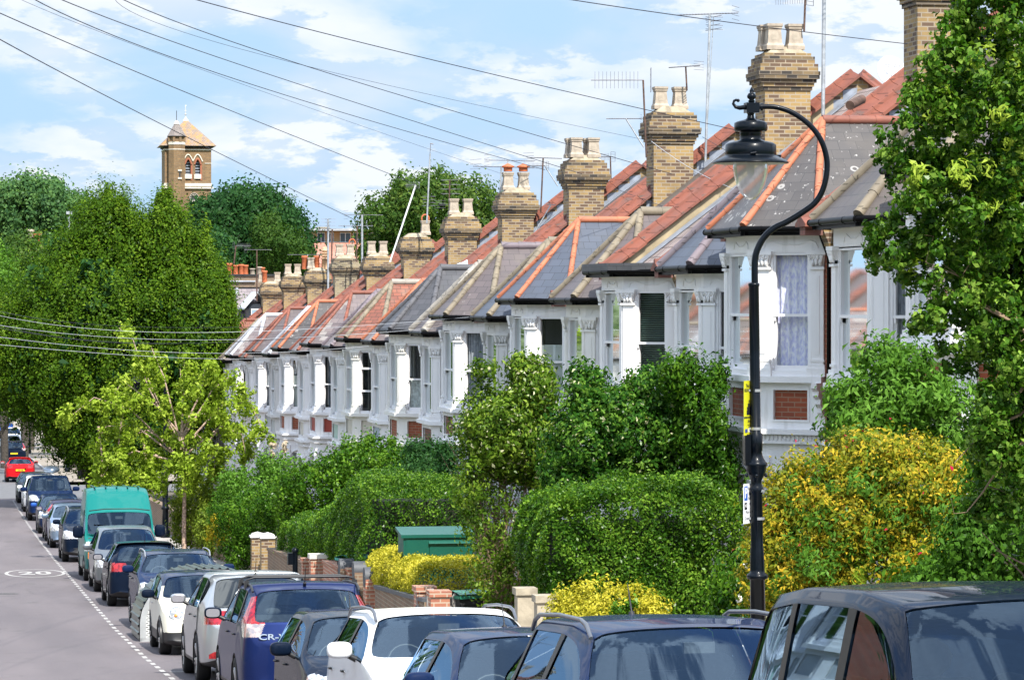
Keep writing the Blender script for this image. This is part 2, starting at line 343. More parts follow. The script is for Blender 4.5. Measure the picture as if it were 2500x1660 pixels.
stock = bricks('london_stock_brick', (.37, .25, .10), (.26, .17, .07), (.34, .285, .21), .225, .078, .011, var=((.13, .08, .05), 0, .30), dirt_amt=.6, dirt=(.085, .065, .042))
stock_grey = bricks('grey_stock_brick', (.34, .28, .16), (.25, .20, .12), (.33, .29, .22), .225, .078, .012, var=((.12, .09, .06), 0, .3), dirt_amt=.6, dirt=(.08, .07, .05))
stock_dark = bricks('sooty_stock_brick', (.20, .14, .07), (.10, .075, .05), (.22, .18, .13), .225, .078, .011, var=((.04, .035, .03), 0, .4), dirt_amt=.5, dirt=(.04, .035, .03))
stock_brown = bricks('brown_wall_brick', (.22, .13, .08), (.15, .10, .065), (.26, .22, .16), .225, .078, .01, dirt_amt=.3)
redbrick = bricks('red_brick', (.36, .085, .035), (.27, .065, .03), (.32, .20, .13), .225, .078, .009, dirt_amt=.25, dirt=(.12, .04, .025))
redbrick2 = bricks('soft_red_brick', (.42, .17, .10), (.33, .12, .08), (.45, .36, .27), .225, .078, .012, dirt_amt=.2)
flaunch = plain('mortar_flaunching', (.32, .27, .19), .9, .3, 5, bmp=.3)
render_t = plain('tan_render', (.36, .29, .18), .9, .2, 3, bmp=.2)
def tiles_mat(name, col, lo=None, patch=None, th=.6):
    m, t, b = newmat(name)
    lo = lo or [x*.7 for x in col]
    c, f = noise_mix(t, lo, col, 2.5, .3, .6, 8)
    if patch: c, _ = noise_mix(t, c, patch, 3.1, th, th+.08, 8)
    c, _ = noise_mix(t, c, [x*.55+.03 for x in col], 1.3, .5, .7, 7)
    uv = t.nodes.new('ShaderNodeUVMap'); br = t.nodes.new('ShaderNodeTexBrick'); br.offset = 0
    for k, v in (('Scale', 1), ('Brick Width', 60), ('Row Height', .45), ('Mortar Size', .012)): br.inputs[k].default_value = v
    t.links.new(uv.outputs[0], br.inputs['Vector'])
    mm = t.nodes.new('ShaderNodeMixRGB'); t.links.new(br.outputs['Fac'], mm.inputs[0]); t.links.new(c, mm.inputs[1]); mm.inputs[2].default_value = rgb([x*.35 for x in col])
    t.links.new(mm.outputs[0], b.inputs['Base Color']); b.inputs['Roughness'].default_value = .7; bump(t, b, f, .2)
    return m
terra = tiles_mat('red_terracotta', (.25, .082, .05), (.175, .06, .042), (.12, .08, .065), .60)
orange = tiles_mat('orange_terracotta', (.46, .155, .075), (.37, .12, .062))
stone_hip = tiles_mat('weathered_concrete_tile', (.235, .195, .135), (.15, .125, .09), (.4, .38, .33), .66)
grey_hip = tiles_mat('grey_ridge_tile', (.36, .33, .28), (.25, .23, .2))
purple_hip = tiles_mat('purple_grey_tile', (.20, .165, .18), (.15, .12, .14))
lead = plain('lead_sheet', (.27, .30, .35), .45, .2, 4, metal=.2)
lead_w = plain('pale_lead', (.42, .44, .48), .5, .15, 4)
dark_hip = tiles_mat('dark_slate_hip', (.10, .10, .11))
SL = dict(bw=.30, rh=.23, ms=.006, rough=.55, bmp=.5)
slates = {
 'lichen': bricks('lichened_slate', (.085, .078, .075), (.065, .060, .058), (.04, .04, .04), dirt_amt=.5, dirt=(.12, .105, .09), spots=(.36, .35, .33), spot_scale=11, spot_th=.635, **SL),
 'brown': bricks('brown_slate', (.11, .092, .083), (.08, .068, .064), (.03, .027, .024), dirt_amt=.7, dirt=(.14, .12, .095), **SL),
 'blue': bricks('blue_slate', (.078, .092, .122), (.062, .075, .100), (.026, .03, .038), dirt_amt=.25, dirt=(.10, .10, .10), **SL),
 'purple': bricks('purple_slate', (.12, .098, .098), (.088, .074, .076), (.036, .03, .033), dirt_amt=.55, dirt=(.14, .12, .10), spots=(.4, .38, .36), spot_scale=7, spot_th=.70, **SL),
 'mix': bricks('mixed_slate', (.19, .155, .15), (.12, .095, .10), (.045, .04, .04), dirt_amt=.6, dirt=(.16, .13, .10), var=((.27, .245, .23), 0, .25), **SL),
 'dark': bricks('dark_slate', (.072, .072, .08), (.05, .052, .058), (.02, .02, .022), dirt_amt=.3, dirt=(.15, .15, .14), **SL),
 'red': bricks('red_plain_tile', (.27, .095, .06), (.19, .07, .05), (.07, .04, .03), .27, .17, .012, dirt_amt=.55, dirt=(.28, .22, .17), bmp=.8),
 'pink': bricks('pantile_patch', (.30, .22, .2), (.36, .3, .27), (.12, .09, .08), .2, .32, .02, dirt_amt=.4),
}
terra_pot = plain('terracotta_pot', (.48, .13, .05), .7, .2, 8)
buff_pot = plain('buff_chimney_pot', (.37, .31, .24), .75, .2, 6, bmp=.15)
blackmetal = plain('black_painted_iron', (.002, .004, .007), .3, .3, 6, coat=.22, spec=.12)
alu = plain('dull_aluminium', (.45, .46, .47), .4, .15, 9, metal=.7)
rust = plain('rusty_steel', (.09, .05, .035), .7, .4, 9)
pane = glass_mat('window_glass', (.88, .90, .90), .03, .88)
lace_m = newmat('lavender_lace'); _m, _t, _b = lace_m; lace_m = _m
_c, _f = noise_mix(_t, (.62, .62, .90), (.95, .95, 1.0), 26, .38, .62, 8, stretch=(1, 1, .45)); _t.links.new(_c, _b.inputs['Base Color']); _b.inputs['Roughness'].default_value = .9
net_m = plain('net_curtain', (.55, .60, .58), .9, .25, 12)
curt_grey = plain('grey_curtain', (.32, .34, .37), .9, .25, 9)
curt_dark = plain('dark_curtain', (.10, .12, .15), .9, .3, 9)
blind_m = plain('venetian_slat', (.30, .44, .40), .5, .1, 3)
shut_m = plain('white_shutter', (.66, .72, .70), .5, .05, 3)
bark = plain('brown_bark', (.14, .10, .075), .9, .4, 12, bmp=.6)
bark_dark = plain('dark_bark', (.06, .05, .04), .9, .4, 10, bmp=.6)
bark_birch = plain('pale_peeling_bark', (.42, .30, .23), .8, .45, 16, bmp=.5)
twig_m = plain('bare_twig', (.26, .18, .11), .85, .3, 12)
# ================================================================= ground, road, pavements
def sheet(name, x0, x1, y0, y1, dz, mat, step=2.5, side=0, xs=None):
    mb = MB(); ys = sorted(set([y0, y1]+[p[0] for p in GP if y0 < p[0] < y1]+[y0+i*step for i in range(int((y1-y0)/step)+1)]))
    for a, b in zip(ys, ys[1:]):
        mb.add([(x0, a, g(a)+dz), (x1, a, g(a)+dz), (x1, b, g(b)+dz), (x0, b, g(b)+dz)], [(0, 1, 2, 3)])
        if side:
            for x in (x0, x1): mb.add([(x, a, g(a)+dz), (x, b, g(b)+dz), (x, b, g(b)+dz-side), (x, a, g(a)+dz-side)], [(0, 1, 2, 3)])
    return struct(mb.build(name, mat))
KX = 6.0; GX = 8.3
sheet('ground', -900, 900, -40, 3900, -.06, grass_g, 40)
sheet('road', -4.4, KX, -30, 168, 0, asphalt)
sheet('road_beyond_junction', -4.4, KX+.6, 186, 420, 0, asphalt2)
sheet('cross_road', -60, 60, 168, 186, .004, asphalt2)
for nm, x0, x1, y0, y1 in (('pavement', KX+.12, GX, -30, 166), ('pavement', -7, -4.52, -30, 166), ('pavement', KX+.72, 16, 188, 420), ('pavement', -7, -4.52, 188, 420)):
    sheet(nm, x0, x1, y0, y1, .12, paving if y0 < 100 else plain('tan_pavement', (.27, .235, .19), .9, .15, .8))
for x0, x1, y0, y1 in ((KX, KX+.12, -30, 166), (-4.52, -4.4, -30, 166), (KX+.6, KX+.72, 188, 420), (-4.52, -4.4, 188, 420)):
    sheet('kerb', x0, x1, y0, y1, .123, kerb_m, side=.15)
sheet('garden_ground', GX, 13.9, -30, 172, .16, soil)
sheet('garden_ground', -30, -7, -30, 166, .1, grass_g)
# markings
for _x, _y in ((-.4, 66.0), (1.6, 83.0), (.9, 120.0)):
    mb = MB(); mb.lathe([(.001, .006), (.27, .006), (.30, .004)], n=24); mb.box(-.2, .2, -.01, .01, .006, .009)
    o = mb.build('manhole_cover', plain('cast_iron_cover', (.07, .065, .06), .6, .3, 12), None, (_x, _y, g(_y))); o.rotation_euler = (math.atan(-.037), 0, 0); struct(o)
mb = MB(); mb.poly([(x, y, g(y)+.003) for x, y in ((-.9, 72.0), (.5, 71.8), (.6, 75.6), (-.85, 75.9))]); struct(mb.build('road_patch', plain('dark_asphalt_patch', (.105, .098, .10), .85, .15, 20)))
def flat_poly(name, pts, dz=.004, mat=mark_m):
    mb = MB(); mb.poly([(x, y, g(y)+dz) for x, y in pts]); return struct(mb.build(name, mat))
mb = MB(); y = 47.0
LX = 3.5
while y < 165:       # broken edge line of the parking bays
    n = .62
    mb.poly([(LX-.04, y, g(y)+.004), (LX+.04, y, g(y)+.004), (LX+.04, y+n, g(y+n)+.004), (LX-.04, y+n, g(y+n)+.004)]); y += 1.15
struct(mb.build('parking_bay_line', mark_m))
mb = MB(); mb.poly([(LX+.1, 52.6, g(52.6)+.004), (KX-.1, 52.6, g(52.6)+.004), (KX-.1, 52.72, g(52.72)+.004), (LX+.1, 52.72, g(52.72)+.004)])
y = 167.2
for x0 in (-1.5, .2, 1.9): mb.poly([(x0, y, g(y)+.004), (x0+.9, y, g(y)+.004), (x0+.9, y+.2, g(y+.2)+.004), (x0, y+.2, g(y+.2)+.004)])
for yy in (188, 191, 194, 197, 200, 203): mb.poly([(1.0, yy, g(yy)+.006), (1.1, yy, g(yy)+.006), (1.1, yy+1.5, g(yy+1.5)+.006), (1.0, yy+1.5, g(yy+1.5)+.006)])
for x0 in (-2.5, .2, 6.5, 9.2, 12): mb.poly([(x0, 184.8, g(184.8)+.008), (x0+1.3, 184.8, g(184.8)+.008), (x0+1.3, 185, g(185)+.008), (x0, 185, g(185)+.008)])
struct(mb.build('give_way_markings', mark_m))
def roundel(cx, cy, rx, ry, txt):
    mb = MB(); n = 40
    for i in range(n):
        a, b = 2*PI*i/n, 2*PI*(i+1)/n; q = []
        for s_, t_ in ((1, a), (1, b), (.89, b), (.89, a)):
            x, y = cx+rx*s_*math.cos(t_), cy+ry*(s_ if s_ == 1 else .94)*math.sin(t_); q.append((x, y, g(y)+.004))
        mb.poly(q)
    o = struct(mb.build('speed_roundel', mark_m))
    M = Matrix.Translation((cx, cy, g(cy)+.006)) @ Matrix.Rotation(math.atan((g(cy+1)-g(cy-1))/2), 4, 'X') @ Matrix.Diagonal((1, 3.0, 1, 1))
    t = text_mesh(txt, .95, mark_m, 'speed_number', None, M, .001, True); struct(t)
roundel(2.62, 94.5, .86, 2.6, '20')
roundel(.25, 94.5, .86, 2.6, '20')
# ================================================================= terraced houses
G0 = 6.8                       # gutter height above the garden
BAYX = 12.83
P4 = [(.90, -1.86), (0, -1.06), (0, 1.06), (.90, 1.86)]
class Fc:
    def __init__(s, P, Q):
        s.P = Vector((P[0], P[1], 0)); d = Vector((Q[0]-P[0], Q[1]-P[1], 0)); s.L = d.length; s.u = d.normalized(); s.n = Vector((-s.u.y, s.u.x, 0))
        s.ang = math.atan2(s.u.y, s.u.x)
    def pt(s, u, d, z): return s.P+s.u*u+s.n*d+Vector((0, 0, z))
    def box(s, mb, u0, u1, z0, z1, d0, d1, m=0, e0=0, e1=0):
        v = [s.pt(u0, d0, z0), s.pt(u1, d0, z0), s.pt(u1+e1, d1, z0), s.pt(u0-e0, d1, z0), s.pt(u0, d0, z1), s.pt(u1, d0, z1), s.pt(u1+e1, d1, z1), s.pt(u0-e0, d1, z1)]
        mb.add(v, [(0, 1, 2, 3), (4, 7, 6, 5), (0, 4, 5, 1), (1, 5, 6, 2), (2, 6, 7, 3), (3, 7, 4, 0)], m)
    def mat(s, z=0): return Matrix.Translation(s.P+Vector((0, 0, z))) @ Matrix.Rotation(s.ang, 4, 'Z')
FS = [Fc(P4[i], P4[i+1]) for i in range(3)]
TN = math.tan(R_(24))
def capital(mb, F, u0, u1, z0, z1, d):
    """carved capital: flared block, abacus and curled leaves"""
    h = z1-z0; a = .035
    v = []
    for (e, zz) in ((0, z0+.04), (0, z0+h*.3), (.05, z1-.06)):
        v += [F.pt(u0-e, -.02, zz), F.pt(u1+e, -.02, zz), F.pt(u1+e, d+e, zz), F.pt(u0-e, d+e, zz)]
    mb.add(v, [(0+4*k, 1+4*k, 5+4*k, 4+4*k) for k in (0, 1)]+[(1+4*k, 2+4*k, 6+4*k, 5+4*k) for k in (0, 1)]+[(2+4*k, 3+4*k, 7+4*k, 6+4*k) for k in (0, 1)]+[(3+4*k, 4*k, 4+4*k, 7+4*k) for k in (0, 1)])
    F.box(mb, u0-.06, u1+.06, z1-.06, z1, -.02, d+.065)
    F.box(mb, u0-.025, u1+.025, z0, z0+.04, -.02, d+.03)
    w = u1-u0
    for fx, fz, r, sz in ((.5, .42, .036, 2.0), (.22, .38, .03, 2.0), (.78, .38, .03, 2.0), (.36, .66, .026, 1.7), (.64, .66, .026, 1.7), (.5, .84, .03, 1.0)):
        c = F.pt(u0+w*fx, d+.012+.035*fz, z0+h*fz); mb.ball(c, r, 7, 0, (.9, .9, sz))
    for sg_, ub in ((1, u0), (-1, u1)):       # corner volutes
        pts = [F.pt(ub+sg_*(.035+.042*(1-k/9)*math.cos(k*.9)), d+.05, z0+h*.70+.055*(1-k/9)*math.sin(k*.9)) for k in range(9)]
        mb.tube(pts, [.016-.001*k for k in range(9)], 5); mb.tube([F.pt(ub+sg_*.04, d+.01, z0+.06), F.pt(ub+sg_*.02, d+.03, z0+h*.45), F.pt(ub-sg_*.02, d+.06, z0+h*.78)], [.02, .02, .012], 5)
def bay_mesh(tone=None):
    mb = MB(); G = G0
    for i, F in enumerate(FS):
        Ln = F.L; e0 = TN if i > 0 else 0; e1 = TN if i < 2 else 0
        def band(z0, z1, d, m=0, back=-.16): F.box(mb, 0, Ln, z0, z1, back, d, m, e0*(d-back) if d > 0 else 0, e1*(d-back) if d > 0 else 0)
        def band2(z0, z1, d, m=0):
            v = lambda u, dd, z: F.pt(u, dd, z)
            a, b = -e0*d, Ln+e1*d
            mb.add([v(0, -.16, z0), v(Ln, -.16, z0), v(b, d, z0), v(a, d, z0), v(0, -.16, z1), v(Ln, -.16, z1), v(b, d, z1), v(a, d, z1)], [(0, 1, 2, 3), (4, 7, 6, 5), (0, 4, 5, 1), (1, 5, 6, 2), (2, 6, 7, 3), (3, 7, 4, 0)], m)
        band2(G-.38, G-.02, 0)                      # frieze
        band2(G-.10, G-.06, .03)
        # swan neck moulding on the frieze
        c = Ln/2; pts = [F.pt(c+x*1.15, .006, G-.30+z) for x, z in ((-.42, 0), (-.38, .09), (-.3, .12), (-.2, .08), (-.1, .05), (0, .06), (.1, .05), (.2, .08), (.3, .12), (.38, .09), (.42, 0))]
        mb.tube(pts, .009, 5)
        pw = .225
        for u0 in (0.01, Ln-pw-.01):
            u1 = u0+pw; d = .035
            F.box(mb, u0, u1, G-2.33, G-.38, -.15, d)
            capital(mb, F, u0, u1, G-.64, G-.345, d)
            F.box(mb, u0-.02, u1+.02, G-2.10, G-2.06, -.02, d+.02)
            F.box(mb, u0-.035, u1+.035, G-2.20, G-2.14, -.02, d+.035)
            F.box(mb, u0-.05, u1+.05, G-2.33, G-2.20, -.02, d+.055)
            F.box(mb, u0+.07, u1-.07, G-1.98, G-.74, d-.01, d+.008)
            # ground floor pilaster
            F.box(mb, u0, u1, G-5.75, G-3.6, -.15, d)
            capital(mb, F, u0, u1, G-4.38, G-4.0, d)
            mb.tube([F.pt(u0+pw/2+.1*math.cos(t), d+.01, G-3.85+.13*math.sin(t)) for t in [PI*k/6 for k in range(7)]], .03, 5)
        band2(G-2.43, G-2.33, .14)                  # sill slab
        # panel zone: stucco round a recessed panel
        p0, p1 = .30, Ln-.30; z0, z1 = G-3.02, G-2.55
        band2(G-3.17, z0, 0); band2(z1, G-2.43, 0)
        F.box(mb, 0, p0, z0, z1, -.16, 0); F.box(mb, p1, Ln, z0, z1, -.16, 0)
        for a in ((p0-.03, p0, z0-.03, z1+.03), (p1, p1+.03, z0-.03, z1+.03)): F.box(mb, *a, -.02, .018)
        F.box(mb, p0, p1, z1, z1+.03, -.02, .018); F.box(mb, p0, p1, z0-.03, z0, -.02, .018)
        band2(G-3.25, G-3.17, .15); band2(G-3.36, G-3.25, .06); band2(G-3.40, G-3.36, .09)
        k = 0.05
        while k < Ln-.05: F.box(mb, k, k+.035, G-3.345, G-3.265, .05, .085); k += .075
        band2(G-3.72, G-3.40, 0)                    # ground floor frieze
        # segmental arch head
        a0, a1 = pw+.01, Ln-pw-.01; cw = (a1-a0)/2; rise = .17; m_ = 10
        for j in range(m_):
            ua, ub = a0+(a1-a0)*j/m_, a0+(a1-a0)*(j+1)/m_
            zz = G-3.98+rise*(1-((ua+ub)/2-a0-cw)**2/cw**2)
            F.box(mb, ua, ub, zz, G-3.72, -.16, 0)
        arc = [F.pt(a0+(a1-a0)*j/12, .02, G-3.96+rise*(1-(j/6-1)**2)) for j in range(13)]
        mb.tube(arc, .035, 5)
        band2(G-5.87, G-5.75, .12); band2(0, G-5.87, 0)
        # mullion-side reveals
    # brackets under the sill at the wall ends
    for F, u in ((FS[0], .0), (FS[2], FS[2].L-.1)):
        prof = [(0, 0), (.30, 0), (.30, -.08), (.22, -.13), (.24, -.2), (.15, -.26), (.17, -.33), (.08, -.4), (.09, -.47), (0, -.55)]
        mb.prism([F.pt(u, d, G-2.43+z) for d, z in prof], F.u*.1)
    # dark room behind the glass and floor / top
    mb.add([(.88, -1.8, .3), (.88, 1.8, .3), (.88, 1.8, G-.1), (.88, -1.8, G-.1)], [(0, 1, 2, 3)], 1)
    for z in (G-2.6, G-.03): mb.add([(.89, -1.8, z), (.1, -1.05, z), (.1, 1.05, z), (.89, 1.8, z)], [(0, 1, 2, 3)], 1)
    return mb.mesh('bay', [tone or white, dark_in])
_cache = {}
def cached(key, fn):
    if key not in _cache: _cache[key] = fn()
    return _cache[key]
def panel_mesh(mat):
    mb = MB()
    for F in FS: F.box(mb, .30, F.L-.30, G0-3.02, G0-2.55, -.14, -.045)
    return mb.mesh('brick_panel', [mat])
def win_frame(w, h, bars=None):
    mb = MB(); B = lambda a, b, c, d, y0=-.09, y1=-.02: mb.box(a, b, y0, y1, c, d)
    f = .05
    B(0, f, 0, h, -.10, 0); B(w-f, w, 0, h, -.10, 0); B(f, w-f, h-f, h, -.10, 0); B(-.01, w+.01, -.002, .09, -.101, .04)
    if bars is None:
        m = h*.49
        B(f, w-f, m-.02, m+.025, -.088, -.01); B(f, f+.035, m, h-f, -.08, -.02); B(w-f-.035, w-f, m, h-f, -.08, -.02)
        B(f, f+.04, .09, m, -.1, -.05); B(w-f-.04, w-f, .09, m, -.1, -.05); B(f, w-f, .09, .17, -.1, -.05)
        for x in (f, w-f-.04): B(x, x+.03, m-.09, m-.02, -.08, -.015)
    else:
        for z in bars: B(f, w-f, z-.03, z+.03)
    return mb.mesh('window', [white_gloss])
def pane_mesh(w, h, y=-.075):
    mb = MB(); mb.add([(.05, y, .1), (w-.05, y, .1), (w-.05, y, h-.05), (.05, y, h-.05)], [(0, 1, 2, 3)]); return mb.mesh('pane', [pane])
def drape(mb, x0, x1, z0, z1, y, waves, amp, m=0):
    n = max(8, int(waves*8)); vs = []
    for i in range(n+1):
        x = x0+(x1-x0)*i/n; yy = y+amp*math.sin(2*PI*waves*i/n+.6*math.sin(i*.7)); vs += [(x, yy, z0), (x, yy+amp*.4*math.sin(i), z1)]
    mb.add(vs, [(2*i, 2*i+2, 2*i+3, 2*i+1) for i in range(n)], m, True)
def cover_mesh(style, w, h):
    mb = MB(); y = -.15
    if style == 'lace': drape(mb, .04, w-.04, .08, h-.04, y, 5, .015); mat = lace_m
    elif style == 'net': drape(mb, .04, w-.04, .08, h*.5, y, 7, .02); mat = net_m
    elif style == 'fullnet': drape(mb, .04, w-.04, .08, h-.04, y, 8, .025); mat = curt_grey
    elif style == 'side': drape(mb, .04, w*.36, .08, h-.04, y, 3, .025); drape(mb, w*.72, w-.04, .08, h-.04, y, 2.5, .025); mat = curt_grey
    elif style == 'dark': drape(mb, .04, w*.75, .08, h-.04, y, 6, .03); mat = curt_dark
    elif style == 'shutter':
        hh = h*.72
        for a in (.05, w/2): 
            for z in (.1, hh*.5): 
                mb.box(a, a+.03, y-.02, y, z, z+hh*.44); mb.box(a+w/2-.08, a+w/2-.05, y-.02, y, z, z+hh*.44)
                k = z
                while k < z+hh*.43: mb.add([(a, y-.02, k), (a+w/2-.05, y-.02, k), (a+w/2-.05, y+.005, k+.05), (a, y+.005, k+.05)], [(0, 1, 2, 3)]); k += .045
        mat = shut_m
    else:
        k = .1
        while k < h-.05: mb.add([(.05, y-.02, k), (w-.05, y-.02, k), (w-.05, y+.015, k+.018), (.05, y+.015, k+.018)], [(0, 1, 2, 3)]); k += .042
        mat = blind_m
    return mb.mesh('curtain', [mat])
SLP = .765; EX = .70; RX = 5.44
def roofz(x): return G0+.06+SLP*(x-EX)
RZ = roofz(RX)
def roof_mesh(y0, y1, mat, far_end=False):
    mb = MB(); t = .07
    a, b = (EX-.12, roofz(EX-.12)), (RX, RZ)
    mb.prism([(a[0], y0, a[1]), (b[0], y0, b[1]), (b[0], y0, b[1]-t), (a[0], y0, a[1]-t)], (0, y1-y0, 0))
    bx = 10.4; bz = RZ-SLP*(bx-RX)
    mb.prism([(b[0], y0, b[1]), (bx, y0, bz), (bx, y0, bz-t), (b[0], y0, b[1]-t)], (0, y1-y0, 0))
    return mb.mesh('roof', [mat])
GUT = [(.70, -2.06), (-.27, -1.2), (-.27, 1.2), (.70, 2.06)]
APX = (1.36, 0, G0+1.80); RE = (EX+1.74/SLP+.02, 0, G0+1.80)
def bayroof_mesh(mat):
    mb = MB(); z = G0+.04; q = [(x, y, z) for x, y in GUT]
    for tri in ((q[0], q[1], APX), (q[1], q[2], APX), (q[2], q[3], APX), (q[0], APX, RE), (q[3], RE, APX)):
        n = (Vector(tri[1])-Vector(tri[0])).cross(Vector(tri[2])-Vector(tri[0]))
        if n.z < 0: tri = (tri[0], tri[2], tri[1])
        mb.poly(tri)
    mb.add(q+[(x*.0+.8 if i in (0, 3) else x, y, z-.02) for i, (x, y) in enumerate(GUT)], [(3, 2, 1, 0)])
    return mb.mesh('bay_roof', [mat])
def hip_mesh(mat, r=.065, ridge=None):
    mb = MB(); z = G0+.06; q = [Vector((x, y, z)) for x, y in GUT]; A = Vector(APX)+Vector((0, 0, .02))
    def hip(a, b, rr=r, m=0):
        n = max(2, int((b-a).length/.42)); d = (b-a)/n
        for i in range(n):      # overlapping half round tiles
            mb.tube([a+d*i, a+d*(i+1.04)], [rr*1.06, rr*.94], 8, m)
    for k in range(4): hip(q[k], A)
    hip(A, Vector(RE)+Vector((.15, 0, .02)), r*1.3, 1)
    return mb.mesh('hip_tiles', [mat, ridge or mat])
def gutter_mesh():
    mb = MB(); z = G0+.0
    out_ = [(.84, -2.12), (-.33, -1.23), (-.33, 1.23), (.84, 2.12)]
    for (a, b) in zip(out_, out_[1:]):
        F = Fc(a, b); F.box(mb, 0, F.L, z-.10, z+.02, -.14, -.08, 0, .02, .02)
        mb.tube([F.pt(-.02, -.03, z), F.pt(F.L+.02, -.03, z)], .05, 8)
        F.box(mb, 0, F.L, z-.08, z-.03, -.30, -.1, 0)
        for k in (.25, .75): mb.tube([F.pt(F.L*k, -.03, z-.005), F.pt(F.L*k+.03, -.03, z-.005)], .058, 8)
    return mb.mesh('gutter', [black_plastic])
def flatroof_mesh():
    mb = MB(); z = G0+.02; q = [(.95, -2.15), (-.36, -1.26), (-.36, 1.26), (.95, 2.15)]
    mb.prism([(x, y, z) for x, y in q]+[(2.2, 2.1, z), (2.2, -2.1, z)], (0, 0, .14)); 
    return mb.mesh('bay_roof', [slates['dark']])
def sweep(mb, sec, pts, y, m=0):
    """sec (dy, dn) swept along xz polyline"""
    rings = []
    for i, (x, z) in enumerate(pts):
        a = pts[max(i-1, 0)]; b = pts[min(i+1, len(pts)-1)]; d = Vector((b[0]-a[0], 0, b[1]-a[1])).normalized(); n = Vector((-d.z, 0, d.x))
        rings.append([Vector((x, y+dy, z))+n*dn for dy, dn in sec])
    k = len(sec); vs = [p for r in rings for p in r]
    mb.add(vs, [(i*k+j, i*k+(j+1) % k, (i+1)*k+(j+1) % k, (i+1)*k+j) for i in range(len(pts)-1) for j in range(k)]+[tuple(range(k)), tuple(range(len(vs)-k, len(vs)))[::-1]], m)
def party_mesh(x0=.42, full=True, x1=None):
    """brick upstand standing proud of the roof"""
    mb = MB(); t = .14; X1 = RX
    pr = [(x0+.1, G0-.3), (x0+.1, roofz(x0+.1)+.27), (RX, RZ+.27), (8.5, RZ+.27-SLP*(8.5-RX)), (8.5, RZ-.9-SLP*(8.5-RX)), (RX, RZ-.9), (1.6, G0-.3)]
    mb.prism([(x, -t, z) for x, z in pr], (0, 2*t, 0), 0)
    # corbelled foot
    mb.prism([(x0-.06, -t, roofz(x0)+.27), (x0+.14, -t, roofz(x0+.14)+.27), (x0+.3, -t, G0-.75), (x0+.3, -t, G0-.75)], (0, 2*t, 0), 0)
    return mb.mesh('party_wall', [stock])
def coping_mesh(x0=.30):
    mb = MB(); sec = [(-.27, 0), (-.27, .05), (-.05, .15), (-.045, .2), (0, .225), (.045, .2), (.05, .15), (.27, .05), (.27, 0)]
    zt = lambda x: roofz(x)+.27
    n = 14; xs = [x0+(RX-x0)*i/n for i in range(n+1)]
    for a, b in zip(xs, xs[1:]):
        e = .012*random.Random(int(a*1000)).uniform(-1, 1); sweep(mb, [(p, q+e) for p, q in sec], [(a+.006, zt(a+.006)), (b, zt(b))], e*.8)
    sweep(mb, sec, [(RX, zt(RX)), (8.6, zt(RX)-SLP*(8.6-RX))], 0)
    # kneeler block: little level ridge in front
    sweep(mb, [(p*1.1, q) for p, q in sec], [(x0-.2, zt(x0)-.03), (x0+.1, zt(x0)-.03)], 0)
    mb.box(x0-.16, x0+.12, -.16, .16, zt(x0)-.16, zt(x0)-.03)
    return mb.mesh('coping', [terra])
def flash_mesh():
    mb = MB(); y = -.152; x = EX+.5
    while x < RX-.3:       # stepped lead flashing on the near side of the upstand
        z0 = roofz(x); w = .3; mb.add([(x, y, z0-.03), (x+w, y, z0+SLP*w-.03), (x+w, y, z0+SLP*w+.09), (x, y, z0+SLP*w+.03)], [(0, 1, 2, 3)]); x += w
    sweep(mb, [(-.33, .0), (-.14, .0), (-.14, .02), (-.33, .02)], [(EX, roofz(EX)+.005), (RX-.1, roofz(RX-.1)+.005)], 0)
    return mb.mesh('flashing', [lead])
def chimney_mesh(H):
    mb = MB(); x0, x1, yh = 3.42, 4.36, .40; top = G0+H
    mb.box(x0, x1, -yh, yh, G0+1.2, top-.74)
    z = top-.74
    for dz, e, m in ((.075, .03, 1), (.075, .06, 0), (.075, .10, 1), (.075, .15, 1), (.075, .16, 1), (.075, .125, 0), (.075, .125, 0), (.075, .07, 0), (.075, .07, 1), (.07, .01, 0)):
        mb.box(x0-e, x1+e, -yh-e, yh+e, z, z+dz-.001, m); z += dz
    n = [(x0+.05, -yh+.05, z), (x1-.05, -yh+.05, z), (x1-.05, yh-.05, z), (x0+.05, yh-.05, z)]
    m2 = [(x0+.25, -yh+.18, z+.14), (x1-.25, -yh+.18, z+.14), (x1-.25, yh-.18, z+.14), (x0+.25, yh-.18, z+.14)]
    mb.add(n+m2, [(0, 1, 5, 4), (1, 2, 6, 5), (2, 3, 7, 6), (3, 0, 4, 7), (4, 5, 6, 7)], 2)
    return mb, z+.05
def sq_pot(mat, h=.52, s=.88):
    mb = MB(); r2 = math.sqrt(2)
    prof = [(.20, 0), (.20, .08), (.17, .13), (.145, h-.12), (.165, h-.1), (.165, h-.07), (.182, h-.05), (.182, h), (.11, h), (.11, h-.3)]
    mb.lathe([(r*r2*s, z) for r, z in prof], n=4, smooth=False)
    for a in range(4):
        M = Matrix.Rotation(a*PI/2, 4, 'Z')
        mb.add([(-.075*s, -.166*s, .2), (.075*s, -.166*s, .2), (.095*s, -.164*s, .24), (.08*s, -.156*s, h-.2), (.05*s, -.154*s, h-.16), (-.05*s, -.154*s, h-.16), (-.08*s, -.156*s, h-.2), (-.095*s, -.164*s, .24)], [tuple(range(8))], 1, False, M)
    return mb.mesh('chimney_pot', [mat, plain('pot_panel', (.42, .36, .28), .8, .2, 5)])
def round_pot(mat, h=.6, r=.13):
    mb = MB(); mb.lathe([(r, 0), (r*.92, h*.8), (r*1.15, h*.85), (r*1.15, h*.95), (r, h), (r*.75, h), (r*.75, h-.3)], n=14); return mb.mesh('chimney_pot', [mat])
def cowl_pot():
    me = sq_pot(buff_pot); mb = MB(); mb.lathe([(.13, 0), (.13, .1), (.19, .12), (.19, .15), (.0, .24)], n=12); return me, mb.mesh('cowl', [terra_pot])
